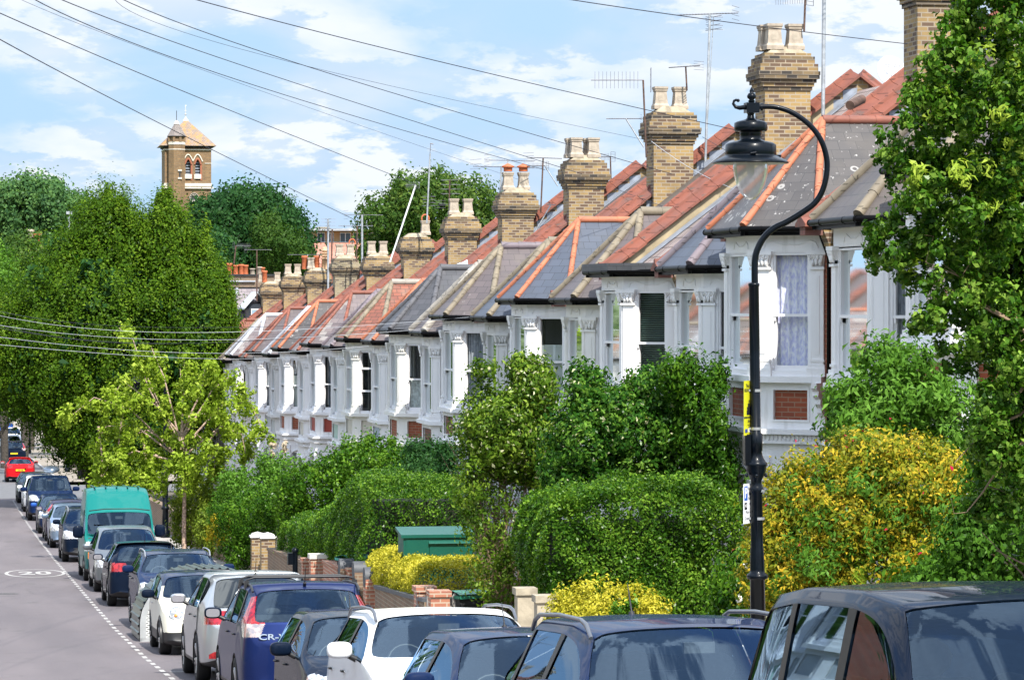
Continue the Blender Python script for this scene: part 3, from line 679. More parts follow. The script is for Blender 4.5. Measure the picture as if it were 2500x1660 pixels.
def bishop():
    mb = MB(); mb.tube([(.13*math.cos(t), 0, .14*math.sin(t)) for t in [PI*k/8 for k in range(-1, 10)]], .03, 6); return mb.mesh('cowl', [terra_pot])
def tiered_pot():
    mb = MB(); pr = [(.15, 0), (.14, .45)]
    for i in range(4): z = .45+i*.12; pr += [(.17, z), (.17, z+.05), (.12, z+.06), (.12, z+.11)]
    pr += [(.1, .97), (.02, 1.0)]; mb.lathe(pr, n=14); return mb.mesh('chimney_pot', [plain('buff_tan_pot', (.60, .38, .22), .7, .2, 6)])
ZG = {-1: 1.78, 0: 1.17, 1: .6, 2: .06, 3: -.35, 4: -.8, 5: -1.15, 6: -1.45, 7: -1.75, 8: -2.03, 9: -2.35, 10: -2.62, 11: -2.87}
CH = {-1: 4.4, 0: 4.6, 1: 4.4, 2: 4.36, 3: 4.1, 4: 4.05, 5: 3.95, 6: 3.8, 7: 3.55, 8: 3.9, 9: 3.8, 10: 3.9, 11: 3.85}
cream_p = plain('cream_panel_paint', (.66, .62, .52), .6, .04, 3); mint_p = plain('mint_panel_paint', (.45, .62, .52), .6, .04, 3)
bluegrey_p = plain('blue_grey_panel_paint', (.42, .50, .58), .6, .04, 3); redp = plain('red_panel_paint', (.34, .055, .035), .6, .08, 3)
grey_p = plain('grey_panel_paint', (.50, .52, .50), .6, .04, 3)
purple_b = bricks('brown_red_panel_brick', (.30, .12, .07), (.22, .09, .055), (.10, .08, .07), .225, .078, .01, dirt_amt=.2)
HS = {  # bay slate, hips, ridge, panel, window dressing, label
 -1: ('brown', stone_hip, stone_hip, redbrick, 'net', 'white bay terraced house mostly hidden behind the leafy tree at the right edge'),
 0: ('brown', stone_hip, stone_hip, redbrick, 'side', 'white bay terraced house with brown slates and lichened stone hips, beside the leafy tree'),
 1: ('lichen', orange, terra, redbrick, 'lace', 'white bay terraced house with lichen-spotted roof and lavender lace curtains behind the lamp'),
 2: ('blue', purple_hip, purple_hip, redbrick, 'dark', 'white bay terraced house with blue slates and purple-grey hip tiles next to the lamp post'),
 3: ('flat', stone_hip, stone_hip, redbrick, 'blind', 'white bay terraced house with flat dark bay roof and venetian blinds'),
 4: ('purple', stone_hip, stone_hip, grey_p, 'side', 'white terraced house with purple slates beside the flat-roofed bay'),
 5: ('blue', orange, orange, grey_p, 'shutter', 'white terraced house with new blue slates, bright orange hips and half-height shutters'),
 6: ('blue', stone_hip, stone_hip, grey_p, 'net', 'white terraced house with bluish slates and brown weathered hips'),
 7: ('purple', stone_hip, purple_hip, purple_b, 'fullnet', 'white terraced house with purplish slates, brown hips and long grey curtains'),
 8: ('purple', grey_hip, grey_hip, purple_b, 'net', 'white terraced house with thick pale grey hip tiles and torn plastic sheet'),
 9: ('dark', dark_hip, dark_hip, redbrick, 'net', 'white terraced house with dark ragged slate bay roof and open sash over net curtain'),
 10: ('mix', orange, orange, bluegrey_p, 'side', 'white terraced house with orange hips and blue-grey panels'),
 11: ('red', stone_hip, grey_hip, cream_p, 'none', 'white terraced house with red tiled bay roof and three-pane window over cream panel'),
 12: ('mix', purple_hip, purple_hip, mint_p, 'net', 'white terraced house with lilac hips and mint green panels'),
 13: ('mix', terra, terra, redp, 'dark', 'white terraced house with red painted panels and dark curtains'),
 14: ('mix', terra, terra, cream_p, 'net', 'white terraced house with thick red hips over cream panels'),
 15: ('lichen', orange, orange, redbrick, 'shutter', 'white terraced house with grey lichened bay roof and orange ridge'),
 16: ('mix', lead_w, lead_w, grey_p, 'net', 'terraced house with pale lead hips and grey-green panels'),
 17: ('purple', terra, terra, grey_p, 'fullnet', 'white terraced house with narrow red hips and small lace-curtained sash'),
 18: ('brown', terra, stone_hip, cream_p, 'side', 'white terraced house with mossy brown and red hips, partly behind the pavement tree'),
 19: ('mix', lead_w, lead_w, cream_p, 'net', 'white terraced house with broad white lead hips near the far end of the row'),
 20: ('mix', stone_hip, stone_hip, cream_p, 'net', 'farthest grey-slated bay house, beside the big round tree'),
 21: ('red', terra, terra, cream_p, 'net', 'terraced house with all red roof tiles touching the big round tree'),
 22: ('red', terra, terra, cream_p, 'net', 'terraced house hidden behind the big round tree, second chimney from the end'),
 23: ('red', terra, terra, cream_p, 'net', 'end terraced house behind the big round tree, last chimney of the row'),
}
WH = 1.76
HOUSES = {}
def house(i):
    sl, hip, rdg, pan, dress, lab = HS[i]
    k = i//2 if i >= 0 else -1; odd = i % 2 == 1; sg = 1 if odd else -1
    Yc = 48.6+10.4*k+3.33*sg; gz = ZG[k]-G0
    h = thing('terraced_house', lab, 'house', (BAYX, Yc, gz), 0, 'white Victorian terraced houses with bays'); HOUSES[i] = h
    ya, yb = (-3.33, 1.87) if odd else (-1.87, 3.33); far = i >= 20
    def wall():
        mb = MB(); G = G0
        mb.box(.90, 1.20, ya, yb, -.5, G+.05)
        dy0, dy1 = (ya+.14, -1.95) if odd else (1.95, yb-.14)
        mb.box(9.9, 10.2, ya, yb, -.5, G-.3)
        mb.box(1.20, 9.9, ya, ya+.02, -.5, G+.0); mb.box(1.20, 9.9, yb-.02, yb, -.5, G+.0)
        return mb.mesh('wall', [redbrick])
    link('wall', cached(('wall', odd), wall), h)
    tn = {4: 'warm', 11: 'warm', 16: 'grey', 9: 'warm', 6: 'grey', 13: None}.get(i)
    tm = {'warm': plain('cream_white_stucco', (.84, .82, .76), .6, .04, 1.5), 'grey': plain('greyed_stucco', (.66, .65, .62), .7, .08, 1.5), None: None}[tn]
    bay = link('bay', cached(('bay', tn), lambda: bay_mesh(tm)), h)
    link('panel', cached(('panel', pan.name), lambda: panel_mesh(pan)), bay)
    # windows: three per storey
    for F in FS:
        u0 = .235; w = F.L-.47
        for zb, hh in ((G0-2.33, 1.97), (G0-5.75, 1.9)):
            if far and (zb < 2 or F is not FS[1]): continue
            bars = (hh*.36, hh*.72) if i == 11 else None
            key = (round(w, 2), round(hh, 2), bars is not None)
            wo = link('window', cached(('wf',)+key, lambda: win_frame(w, hh, bars)), h)
            wo.matrix_local = F.mat(zb) @ Matrix.Translation((u0, 0, 0))
            link('pane', cached(('pane',)+key, lambda: pane_mesh(w, hh)), wo)
            ds = (dress if dress != 'none' or F is FS[0] else 'fullnet') if zb > 2 else ('blind' if i in (15, 9) else 'fullnet' if i == 1 else 'none')
            if ds != 'none': link('curtain', cached(('c', ds)+key, lambda: cover_mesh(ds, w, hh)), wo)
    # door in the recess beside the bay
    def door():
        mb = MB(); mb.box(.85, .91, -.42, .42, 0, 2.1); mb.box(.81, .86, -.5, -.42, 0, 2.2); mb.box(.86, .91, .42, .5, 0, 2.2); mb.box(.86, .91, -.5, .5, 2.1, 2.2)
        for a in (-.3, .05): 
            for b in (.3, 1.2): mb.box(.885, .9, a, a+.25, b, b+.6)
        return mb.mesh('door', [plain('dark_green_door', (.03, .06, .05), .3, .1, 2)])
    dr = link('door', cached('door', door), h, (0, -2.6 if odd else 2.6, .15))
    if odd:
        def pipe():
            mb = MB(); mb.tube([(.72, -2.25, G0-.1), (.84, -2.3, G0-.45), (.84, -2.3, .1)], .035, 8)
            for z in (1, 3, 5): mb.box(.86, .90, -2.36, -2.24, z, z+.04)
            return mb.mesh('drainpipe', [black_plastic])
        link('drainpipe', cached('pipe', pipe), h)
    # roofs
    if i in (21, 22, 23): mr = slates['red']
    elif i == 3: mr = slates['pink']
    else: mr = slates['brown'] if i % 4 < 2 else slates['purple']
    link('roof', cached(('roof', odd, mr.name), lambda: roof_mesh(ya, yb, mr)), h)
    if sl == 'flat':
        link('bay_roof', cached('flatroof', flatroof_mesh), h)
    else:
        br = link('bay_roof', cached(('br', sl), lambda: bayroof_mesh(slates[sl])), h)
        link('hip_tiles', cached(('hip', hip.name, rdg.name), lambda: hip_mesh(hip, .062 if hip in (orange, terra) else .11 if hip is grey_hip else .08, rdg)), br)
    link('gutter', cached('gutter', gutter_mesh), h)
    # party wall upstand on the far side of each house (and the near side of the first)
    for y in ([yb] if i > -1 else [ya, yb]):
        p = link('party_wall', cached('party', party_mesh), h, (0, y, 0)); link('coping', cached('coping', coping_mesh), p); link('flashing', cached('flash', flash_mesh), p)
    if odd:
        def chm():
            mb, zt = chimney_mesh(CH[k]); br_ = stock_grey if k in (8,) else stock
            return mb.mesh('chimney', [br_, stock_dark, flaunch]), zt
        me, zt = cached(('chm', k), chm); ch = link('chimney', me, h, (0, yb, 0))
        def pot(m, x, y=0, cowl=None):
            o = link('chimney_pot', m, ch, (x, y, zt+.03)); return o
        sq = cached('sqp', lambda: sq_pot(buff_pot)); rp = cached('rp', lambda: round_pot(terra_pot)); cw = cached('cowlp', cowl_pot)
        if k == 1: P = [(sq, 3.66, -.12), (sq, 3.60, .22), (sq, 4.1, -.1)]
        elif k == 3: P = [(sq, 3.66, -.12), (sq, 3.6, .22), (sq, 4.12, -.12), (sq, 4.08, .22)]
        elif k == 6: P = [(sq, 4.25, 0)]
        elif k == 9: P = [(sq, 3.6, -.1), (cached('tp', tiered_pot), 4.25, 0), (rp, 3.35, .2), (rp, 3.9, .2)]
        elif k == 11: P = [(rp, 3.55, 0), (sq, 4.2, 0), (sq, 3.4, .2)]
        else: P = [(sq, 3.66, 0), (sq, 4.12, 0)]
        for m, x, y in P: pot(m, x, y)
        if k == 4:
            for x in (3.66, 4.12): link('cowl', cw[1], ch, (x, 0, zt+.58))
        if k in (6, 8): link('cowl', cached('bish', bishop), ch, (4.2 if k == 8 else 4.25, 0, zt+.62))
    return h
for i in range(-1, 24): house(i)
# ---- extra bits on single houses
def wpart(name, mb, mat, par):   # geometry written in world space, hung under a house
    off = par.location.copy(); q = par.parent
    while q is not None: off = off+q.location; q = q.parent
    me = mb.mesh(name, mat if isinstance(mat, (list, tuple)) else [mat]); me.transform(Matrix.Translation(-off)); return link(name, me, par)
hh = HOUSES[8]; rg = random.Random(4)
mb = MB(); vs = []
for a in range(7):
    for b in range(5): vs.append((1.1+a*.14, -.35+b*.17, G0+1.72+.05*a-.25*abs(b-2)*.4+rg.uniform(-.05, .05)))
mb.add(vs, [(a*5+b, a*5+b+5, a*5+b+6, a*5+b+1) for a in range(6) for b in range(4)], 0, False); mb.build('plastic_sheet', plain('grey_plastic_sheet', (.55, .57, .6), .3, .2, 4), hh)
mb = MB(); vs = [(x+dx, y+dy, z) for x, y, z in vs for dx, dy in ((.25, .3),)]
mb.add(vs, [(a*5+b, a*5+b+5, a*5+b+6, a*5+b+1) for a in range(6) for b in range(4)], 0, False); mb.build('plastic_sheet', MATS['grey_plastic_sheet'], HOUSES[9])
# satellite dish near the first ridge
def dish(px, py, pf, r, par):
    mb = MB(); c = at(px, py, pf); M = Matrix.Translation(c) @ Matrix.Rotation(R_(70), 4, 'X') @ Matrix.Rotation(R_(12), 4, 'Y')
    pr = [(r*i/8, .16*r*(i/8)**2) for i in range(9)]; mb.lathe(pr, n=36, M=M); mb.lathe([(r, .16*r), (r*1.02, .15*r), (r, .13*r)], n=36, M=M)
    pr2 = [(a, b-.012) for a, b in pr]; mb.lathe(pr2[::-1], n=36, M=M)
    mb.tube([M @ Vector((0, -r*.9, .1)), M @ Vector((0, -r*.3, r*.9))], .012, 6); mb.tube([c, c+Vector((.1, .25, -.25)), c+Vector((.1, .3, -1.0))], .03, 8)
    o = wpart('satellite_dish', mb, plain('white_dish', (.46, .47, .48), .5, .04, 4), par)
    T = text_mesh('TRIAX', .12, plain('grey_print', (.30, .30, .32), .6, 0), 'lettering', o, Matrix.Translation(-par.location) @ Matrix.Translation(at(2180, 163, pf-.16)) @ Matrix.Rotation(-TH-.1, 4, 'Z') @ Matrix.Rotation(PI/2, 4, 'X'), .001)
dish(2176, 178, 63.5, .33, HOUSES[3])
# vent pipe and felt above the flat roofed bay
mb = MB(); mb.tube([at(2104, 243, 60), at(2075, 258, 59.4)], .085, 12); wpart('vent_pipe', mb, rust, HOUSES[1])
mb = MB(); c = Vector((14.1, 64.1-.15, ZG[1]+.3))
mb.box(12.45+1.15, 16.2, 63.92, 63.945, ZG[1]-.1, ZG[1]+.1)
# tan render on the flank of the upstand beside the flat roofed bay
h = HOUSES[3]; mb = MB(); y = 1.87-.156
mb.prism([(.5, y, roofz(.5)+.24), (.75, y, G0-.1), (1.5, y, G0+.45), (4.9, y, roofz(4.9)-.02), (4.9, y, roofz(4.9)+.26)], (0, -.01, 0)); mb.build('render_coat', render_t, h)
mb = MB(); sweep(mb, [(0, 0), (-.5, 0), (-.5, .02), (0, .02)], [(EX+.1, roofz(EX+.1)+.02), (5, roofz(5)+.02)], 1.87-.17); mb.build('lead_gutter', lead, h)
# ---- television aerials
mast_m = plain('grey_mast', (.42, .44, .46), .45, .2, 9, metal=.5)
def aerial(par, base, top, pf, kind='yagi', rot=.6, sz=1.0, r=.022, mat=None, tilt=0, n=9):
    a = at(*base, pf); b = at(*top, pf); mb = MB(); mb.tube([a, b], r, 7)
    mt = mat or mast_m
    o = wpart('tv_aerial', mb, mt, par)
    e = MB(); d = Vector((math.cos(rot), math.sin(rot), tilt)).normalized(); s = d.cross(Vector((0, 0, 1))).normalized()
    if kind == 'yagi':
        e.tube([b-d*.55*sz, b+d*.65*sz], .012, 5)
        for k in range(n*2):
            p = b+d*(-.45+1.05*k/(2*n))*sz; L_ = (.10+.02*(k % 2))*sz; e.tube([p-s*L_, p+s*L_], .004, 4)
        for zz in (-.12, -.04, .04, .12): e.tube([b-d*.5*sz+Vector((0, 0, zz*sz))-s*.22*sz, b-d*.5*sz+Vector((0, 0, zz*sz))+s*.22*sz], .006, 4)
    elif kind == 'rod': e.tube([b, b+Vector((.02, 0, .35))*sz], .012, 5); e.tube([b+Vector((0, 0, .35))*sz, b+Vector((.12, 0, .33))*sz], .02, 5)
    elif kind == 'grid':
        e.tube([b, b+d*.8*sz], .012, 5)
        for k in range(12): p = b+d*(.08+.06*k)*sz; e.tube([p-Vector((0, 0, .13*sz)), p+Vector((0, 0, .13*sz))], .005, 4)
        q = b-d*.12*sz
        for zz in (-.18, -.09, 0, .09, .18): e.tube([q-s*.16*sz+Vector((0, 0, zz*sz)), q+s*.16*sz+Vector((0, 0, zz*sz))], .006, 4)
        for ss in (-.16, .16): e.tube([q+s*ss*sz-Vector((0, 0, .18*sz)), q+s*ss*sz+Vector((0, 0, .18*sz))], .007, 4)
    elif kind == 'fm':
        for zz, L_ in ((0, .55), (-.12, .5), (-.24, .45), (-.36, .55)): p = b+Vector((0, 0, zz*sz)); e.tube([p-s*L_*sz, p+s*L_*sz], .008, 4); e.tube([p-d*.25*sz, p+d*.3*sz], .008, 4)
    wpart('elements', e, plain('thin_grey_rods', (.20, .20, .22), .5, .2, 5, metal=.4), o)
    return o
H_ = HOUSES
aerial(H_[5], (1722, 395), (1733, 35), 76, 'yagi', 2.6, 1.25, .03); aerial(H_[5], (1722, 392), (1742, 42), 76.2, 'fm', .2, .8, .01)
aerial(H_[3], (2009, 292), (2012, -60), 65.5, 'yagi', 2, 1.2, .04); aerial(H_[3], (1963, 78), (1966, -5), 65.8, 'grid', 2.4, .9, .022, rust)
aerial(H_[5], (1578, 385), (1570, 196), 75.6, 'grid', 2.95, 1.5, .022, rust); aerial(H_[5], (1677, 222), (1674, 163), 76, 'yagi', 2.2, .8, .02, rust)
aerial(H_[5], (1572, 360), (1528, 290), 75.6, 'yagi', 2.9, .7, .018)
aerial(H_[7], (1492, 450), (1490, 383), 87.5, 'grid', 2.4, .7, .02, rust)
aerial(H_[9], (1320, 520), (1326, 386), 96.5, 'yagi', .5, 1.1, .024, rust); aerial(H_[9], (1362, 455), (1330, 405), 96.5, 'grid', 2.6, .7, .018); aerial(H_[9], (1293, 590), (1345, 500), 96.4, 'yagi', 1, .5, .02)
aerial(H_[9], (1221, 470), (1224, 408), 97.4, 'yagi', .3, 1.7, .026); aerial(H_[9], (1221, 470), (1240, 392), 97.3, 'yagi', .1, 1.3, .02)
aerial(H_[13], (1042, 545), (1050, 375), 116, 'rod', 0, 1, .03); aerial(H_[13], (1042, 545), (1046, 480), 116.1, 'fm', .3, .9, .01)
aerial(H_[11], (1094, 640), (1098, 440), 108, 'fm', .2, 1.25, .026, rust); aerial(H_[11], (1094, 640), (1096, 500), 108.2, 'yagi', .8, 1.0, .01)
aerial(H_[15], (952, 640), (1015, 452), 124, 'grid', 2.2, .7, .034, white_gloss)
aerial(H_[17], (884, 655), (884, 525), 136, 'yagi', .2, 1.4, .045); aerial(H_[17], (870, 640), (872, 552), 136, 'yagi', 2.9, 1.2, .03, rust)
aerial(H_[19], (801, 715), (801, 535), 147, 'fm', .1, 1.2, .05); aerial(H_[19], (809, 660), (811, 560), 147, 'yagi', .4, 1.3, .035, rust)
aerial(H_[21], (742, 650), (752, 622), 157, 'yagi', 2.7, 1.6, .03)
aerial(H_[23], (627, 735), (627, 610), 167, 'yagi', .2, 1.2, .035, rust); aerial(H_[23], (571, 645), (576, 600), 169, 'grid', .2, 1, .035, rust)
# loose cables clipped to the front of the house with lavender curtains
for pts in ([(2050, 560, 52.5), (2040, 595, 52.4), (2052, 640, 52.4), (2065, 690, 52.3), (2062, 800, 52.3), (2066, 900, 52.3), (2060, 1000, 52.3)], [(1990, 560, 52.3), (1972, 580, 52.3), (1985, 605, 52.3), (2030, 640, 52.3), (2022, 690, 52.3), (1993, 760, 52.3), (2000, 800, 52.3), (2035, 830, 52.3)]):
    mb = MB(); mb.tube([at(*p) for p in pts], .008, 5); wpart('loose_cable', mb, rust, HOUSES[1])
# flower pot on the sill of the seventh bay
fp = at(1093, 1003, 87.6)
t = thing('flower_pot', 'terracotta pot of purple pansies standing on the white bay sill', 'plant pot', fp)
mb = MB(); mb.lathe([(.12, 0), (.12, .02), (.17, .30), (.19, .30), (.19, .36), (.15, .36), (.14, .3)], n=16); mb.build('pot', terra_pot, t)
leafcloud('foliage', leaf_mat('pansy_leaf', (.02, .01, .02), (.05, .015, .05), (.05, .10, .03)), [(0, 0, .52, .25, .2, .22)], 260, .09, 3, t, clump=.1)

# the matching terrace across the road (it is mirrored in the car windows and the bay sashes)
for _n, _i in enumerate((4, 5, 8, 11, 12, 13, 16, 17, 6, 7, 2, 1, 10, 9, 14, 15, 18, 19, 4, 5, 8, 11)):
    _y = 74+(_n//2)*10.4+(3.74 if _n % 2 else 0); _c = copy_tree(HOUSES[_i]); _c.location = (-11.2, _y, g(_y)+.2); _c.rotation_euler = (0, 0, PI); _c['label'] = 'white bay terraced house across the road, mirrored in the car windows'; _c['group'] = 'houses across the road'
# ================================================================= far buildings
def church():
    pf = 500.0; px = 500/8000   # metres per photograph pixel there
    base = at(475, 740, pf); zt = base.z
    h = thing('church_tower', 'brown brick church tower with pyramid roof, stair turret and clock above the trees', 'church', (base.x, base.y, g(500)))
    org = h.location
    def bt(name, mb, mats, par=h):
        me = mb.mesh(name, mats); me.transform(Matrix.Translation(Vector((0, 0, zt-org.z)))); return link(name, me, par)
    # local frame: x right, y away, z height over the camera level
    tower_b = bricks('tower_brick', (.25, .145, .065), (.17, .10, .05), (.2, .15, .09), .55, .25, .03, dirt_amt=.5, dirt=(.08, .055, .035))
    stone = plain('pale_stone', (.62, .56, .47), .8, .1, 1)
    roofm = bricks('lichened_tile_roof', (.30, .22, .17), (.22, .17, .14), (.12, .1, .08), .4, .3, .02, dirt_amt=.85, dirt=(.42, .22, .03))
    rslate = bricks('grey_tile_roof', (.25, .21, .19), (.2, .17, .16), (.1, .1, .09), .4, .3, .02, dirt_amt=.2)
    X = lambda p: (p-475)*px; Z = lambda p: (740-p)*px
    xl, xr = X(403), X(516); w = xr-xl; cxm = (xl+xr)/2
    top = Z(362); d = w
    mb = MB()
    # walls: front face with openings made of strips
    op = [(X(453.5), X(466)), (X(477), X(489))]; zs, zo = Z(441), Z(390)
    y0 = 0
    mb.box(xl, xr, .9, d, -30, top); 
    mb.box(xl, op[0][0], 0, .9, -30, top); mb.box(op[0][1], op[1][0], 0, .9, -30, top); mb.box(op[1][1], xr, 0, .9, -30, top)
    for a, b in op:
        mb.box(a, b, 0, .9, -30, zs)
        c = (a+b)/2; r = (b-a)/2; n = 10
        for k in range(n):
            u0, u1 = a+(b-a)*k/n, a+(b-a)*(k+1)/n; zz = zo-r+math.sqrt(max(0, r*r-((u0+u1)/2-c)**2))*1.15; mb.box(u0, u1, 0, .9, zz, top)
    bt('wall', mb, [tower_b])
    mb = MB()
    mb.box(xl-.25, xr+.25, -.2, 0, Z(367.5), Z(365)); mb.box(xl-.1, xr+.1, -.12, 0, Z(455), Z(448)); mb.box(xl-.3, xr+.3, -.3, 0, Z(461), Z(457))
    mb.box(X(500), xr+.1, -.1, 0, Z(400), Z(398.5)); mb.box(xl-.12, xl, -.1, d, Z(367.5), Z(365)); mb.box(xl-.12, xl, 0, d, Z(455), Z(450))
    for a, b in op: mb.box(a-.15, b+.15, -.15, .2, Z(437), Z(426)); mb.tube([(a-.35+(b-a+.7)*k/12, -.05, Z(398)+.2+1.05*math.sin(PI*k/12)) for k in range(13)], .11, 5)
    bt('stone_band', mb, [stone])
    mb = MB()
    for a, b in op:
        mb.box(a, b, .62, .7, zs, zo); 
        for k in range(6): mb.box(a, b, .5, .62, zs+.5+k*.42, zs+.7+k*.42, 1)
    bt('louvre', mb, [dark_in, lead])
    mb = MB()
    for a, b in op: mb.tube([(a-.12+(b-a+.24)*k/12, -.02, zo-.75+.85*math.sin(PI*k/12)) for k in range(13)], .16, 5); mb.box(b, b+.28, -.04, .1, zs, zo-.7)
    bt('arch', mb, [redbrick])
    # main roof
    mb = MB(); e = .75; ap = (X(458), d/2, Z(289)); z = Z(357); q = [(xl-e, -e, z), (xr+e, -e, z), (xr+e, d+e, z), (xl-e, d+e, z)]
    q2 = [(X(455), d/2-.4, Z(292)), (X(462), d/2-.4, Z(292)), (X(462), d/2+.4, Z(292)), (X(455), d/2+.4, Z(292))]
    for k in range(4): mb.poly([q[k], q[(k+1) % 4], q2[(k+1) % 4], q2[k]])
    mb.poly(q2); mb.poly(q[::-1]); mb.box(xl-.2, xr+.2, -.2, d+.2, z-.25, z-.02, 1)
    rf = bt('roof', mb, [roofm, dark_in])
    mb = MB(); mb.lathe([(.55, Z(293)), (.2, Z(287)), (.1, Z(283))], (X(458), d/2, 0), 8); mb.tube([(X(458), d/2, Z(284)), (X(457), d/2, Z(254))], .06, 6); mb.ball((X(457.5), d/2, Z(277)), .16); mb.box(X(457), X(460), d/2-.03, d/2+.03, Z(257), Z(254)); mb.tube([(X(455), d/2, Z(268)), (X(460), d/2, Z(268))], .05, 5)
    bt('weather_vane', mb, [plain('pale_finial', (.5, .5, .5), .5, .2, 1)])
    # stair turret
    ta, tb = X(411), X(451); mb = MB(); c = ((ta+tb)/2, -.6, 0); R0 = (tb-ta)/2
    def octo(r, z0, z1, m): mb.lathe([(r*1.06, z0), (r*1.06, z1)], c, 8, m, smooth=False)
    octo(R0, -30, Z(348), 0); octo(R0*.93, Z(348), Z(336), 0); octo(R0*1.04, Z(355), Z(348.5), 1); octo(R0*1.03, Z(367.5), Z(365.5), 1)
    for k in range(8): a = 2*PI*(k+.5)/8; mb.box(-.18, .18, -.18, .18, Z(348), Z(337), 0, Matrix.Translation((c[0]+R0*math.cos(a), c[1]+R0*math.sin(a), 0)))
    tx = X(437.5); mb.box(tx-.3, tx+.3, c[1]-R0-.14, c[1]-R0+.2, Z(420), Z(416), 1); mb.box(tx-.3, tx+.3, c[1]-R0-.14, c[1]-R0+.2, Z(439), Z(435), 1); mb.box(tx-.1, tx+.1, c[1]-R0-.1, c[1]-R0+.2, Z(435), Z(420), 2)
    tt = bt('stair_turret', mb, [tower_b, stone, dark_in])
    mb = MB(); mb.lathe([(R0*1.2, Z(334)), (R0*.35, Z(306)), (.01, Z(301))], c, 8, smooth=False); mb.lathe([(R0*1.2, Z(334)), (R0*1.2, Z(336)), (R0*.9, Z(336))], c, 8, 1); mb.lathe([(.5, Z(305)), (.12, Z(296))], c, 8, 2); mb.tube([(c[0], c[1], Z(298)), (c[0], c[1], Z(272))], .05, 5, 1)
    bt('turret_roof', mb, [rslate, dark_in, stone], tt)
    # clock
    mb = MB(); cc = (X(474), -.12, Z(483)); M = Matrix.Translation(cc) @ Matrix.Rotation(PI/2, 4, 'X')
    mb.lathe([(0.001, 0), (.62, 0), (.66, .08), (.74, .08), (.74, -.1)], n=32, M=M)
    ck = bt('clock', mb, [plain('clock_black', (.02, .02, .025), .4, .1)])
    mb = MB()
    for k in range(12): mb.box(-.035, .035, .42, .6, .01, .03, 0, M @ Matrix.Rotation(-k*PI/6, 4, 'Z'))
    mb.box(-.04, .04, -.08, .3, .03, .05, 0, M @ Matrix.Rotation(-R_(5), 4, 'Z')); mb.box(-.03, .03, -.08, .5, .03, .05, 0, M @ Matrix.Rotation(R_(8), 4, 'Z'))
    mb.tube([M @ Vector((.68*math.cos(t), .68*math.sin(t), .09)) for t in [2*PI*k/32 for k in range(33)]], .03, 5)
    bt('clock_hand', mb, [stone], ck)
    # nave gable and a pinnacle that show beside the tower
    mb = MB(); mb.box(X(386), X(404), 2, 8, -30, Z(496)); mb.box(X(384), X(400), 1.8, 8.2, Z(496), Z(490)); mb.prism([(X(520), 3, -30), (X(560), 3, -30), (X(560), 3, Z(500)), (X(597), 3, Z(452)), (X(612), 3, Z(478)), (X(640), 3, Z(500)), (X(640), 3, -30)], (0, 3, 0)); mb.prism([(X(534), 2, Z(480)), (X(542), 2, Z(480)), (X(538), 2, Z(455))], (0, .6, 0))
    bt('nave', mb, [tower_b])
church()
# flats with flat roof behind the terrace
def flats():
    pf = 262.; s = pf/8000; b = at(820, 640, pf); h = thing('block_of_flats', 'low tan brick flats with flat roof and wide dark windows behind the chimneys', 'flats', (b.x, b.y, g(262)))
    X = lambda p: (p-820)*s; zt = b.z-h.location.z; Z = lambda p: zt+(640-p)*s
    mb = MB(); mb.box(X(768), X(960), 0, 9, -3, Z(565)); mb.build('wall', plain('tan_flats_brick', (.40, .26, .13), .85, .1, 2), h)
    mb = MB(); mb.box(X(755), X(962), -1, 10, Z(564), Z(559)); mb.box(X(768), X(960), -.15, 9, Z(592), Z(591), 1); mb.build('flat_roof', [plain('roof_fascia', (.42, .44, .46), .6, .1), white], h)
    for a, c in ((774, 793), (800, 815), (830, 856), (862, 885), (900, 930)):
        mb = MB(); mb.box(X(a), X(c), -.08, 0, Z(592), Z(568)); w = mb.build('window', white_gloss, h)
        mb = MB(); m = (a+c)/2; mb.box(X(a+1), X(m-1), -.11, -.08, Z(591), Z(570)); mb.box(X(m+1), X(c-1), -.11, -.08, Z(591), Z(570)); mb.build('pane', plain('dark_pane', (.04, .06, .08), .15, .2, 1), w)
    mb = MB(); mb.prism([(X(765), -3.2, Z(645)), (X(965), -3.2, Z(645)), (X(965), -.3, Z(593)), (X(765), -.3, Z(593))], (0, 0, -.3)); mb.build('tiled_slope', bricks('salmon_tiles', (.48, .22, .16), (.40, .18, .13), (.25, .12, .09), .5, .33, .03, dirt_amt=.1), h)
    mb = MB(); mb.box(X(782), X(812), 2, 4, Z(560), Z(553)); mb.build('chimney', stock_grey, h)
    return h
FL = flats()
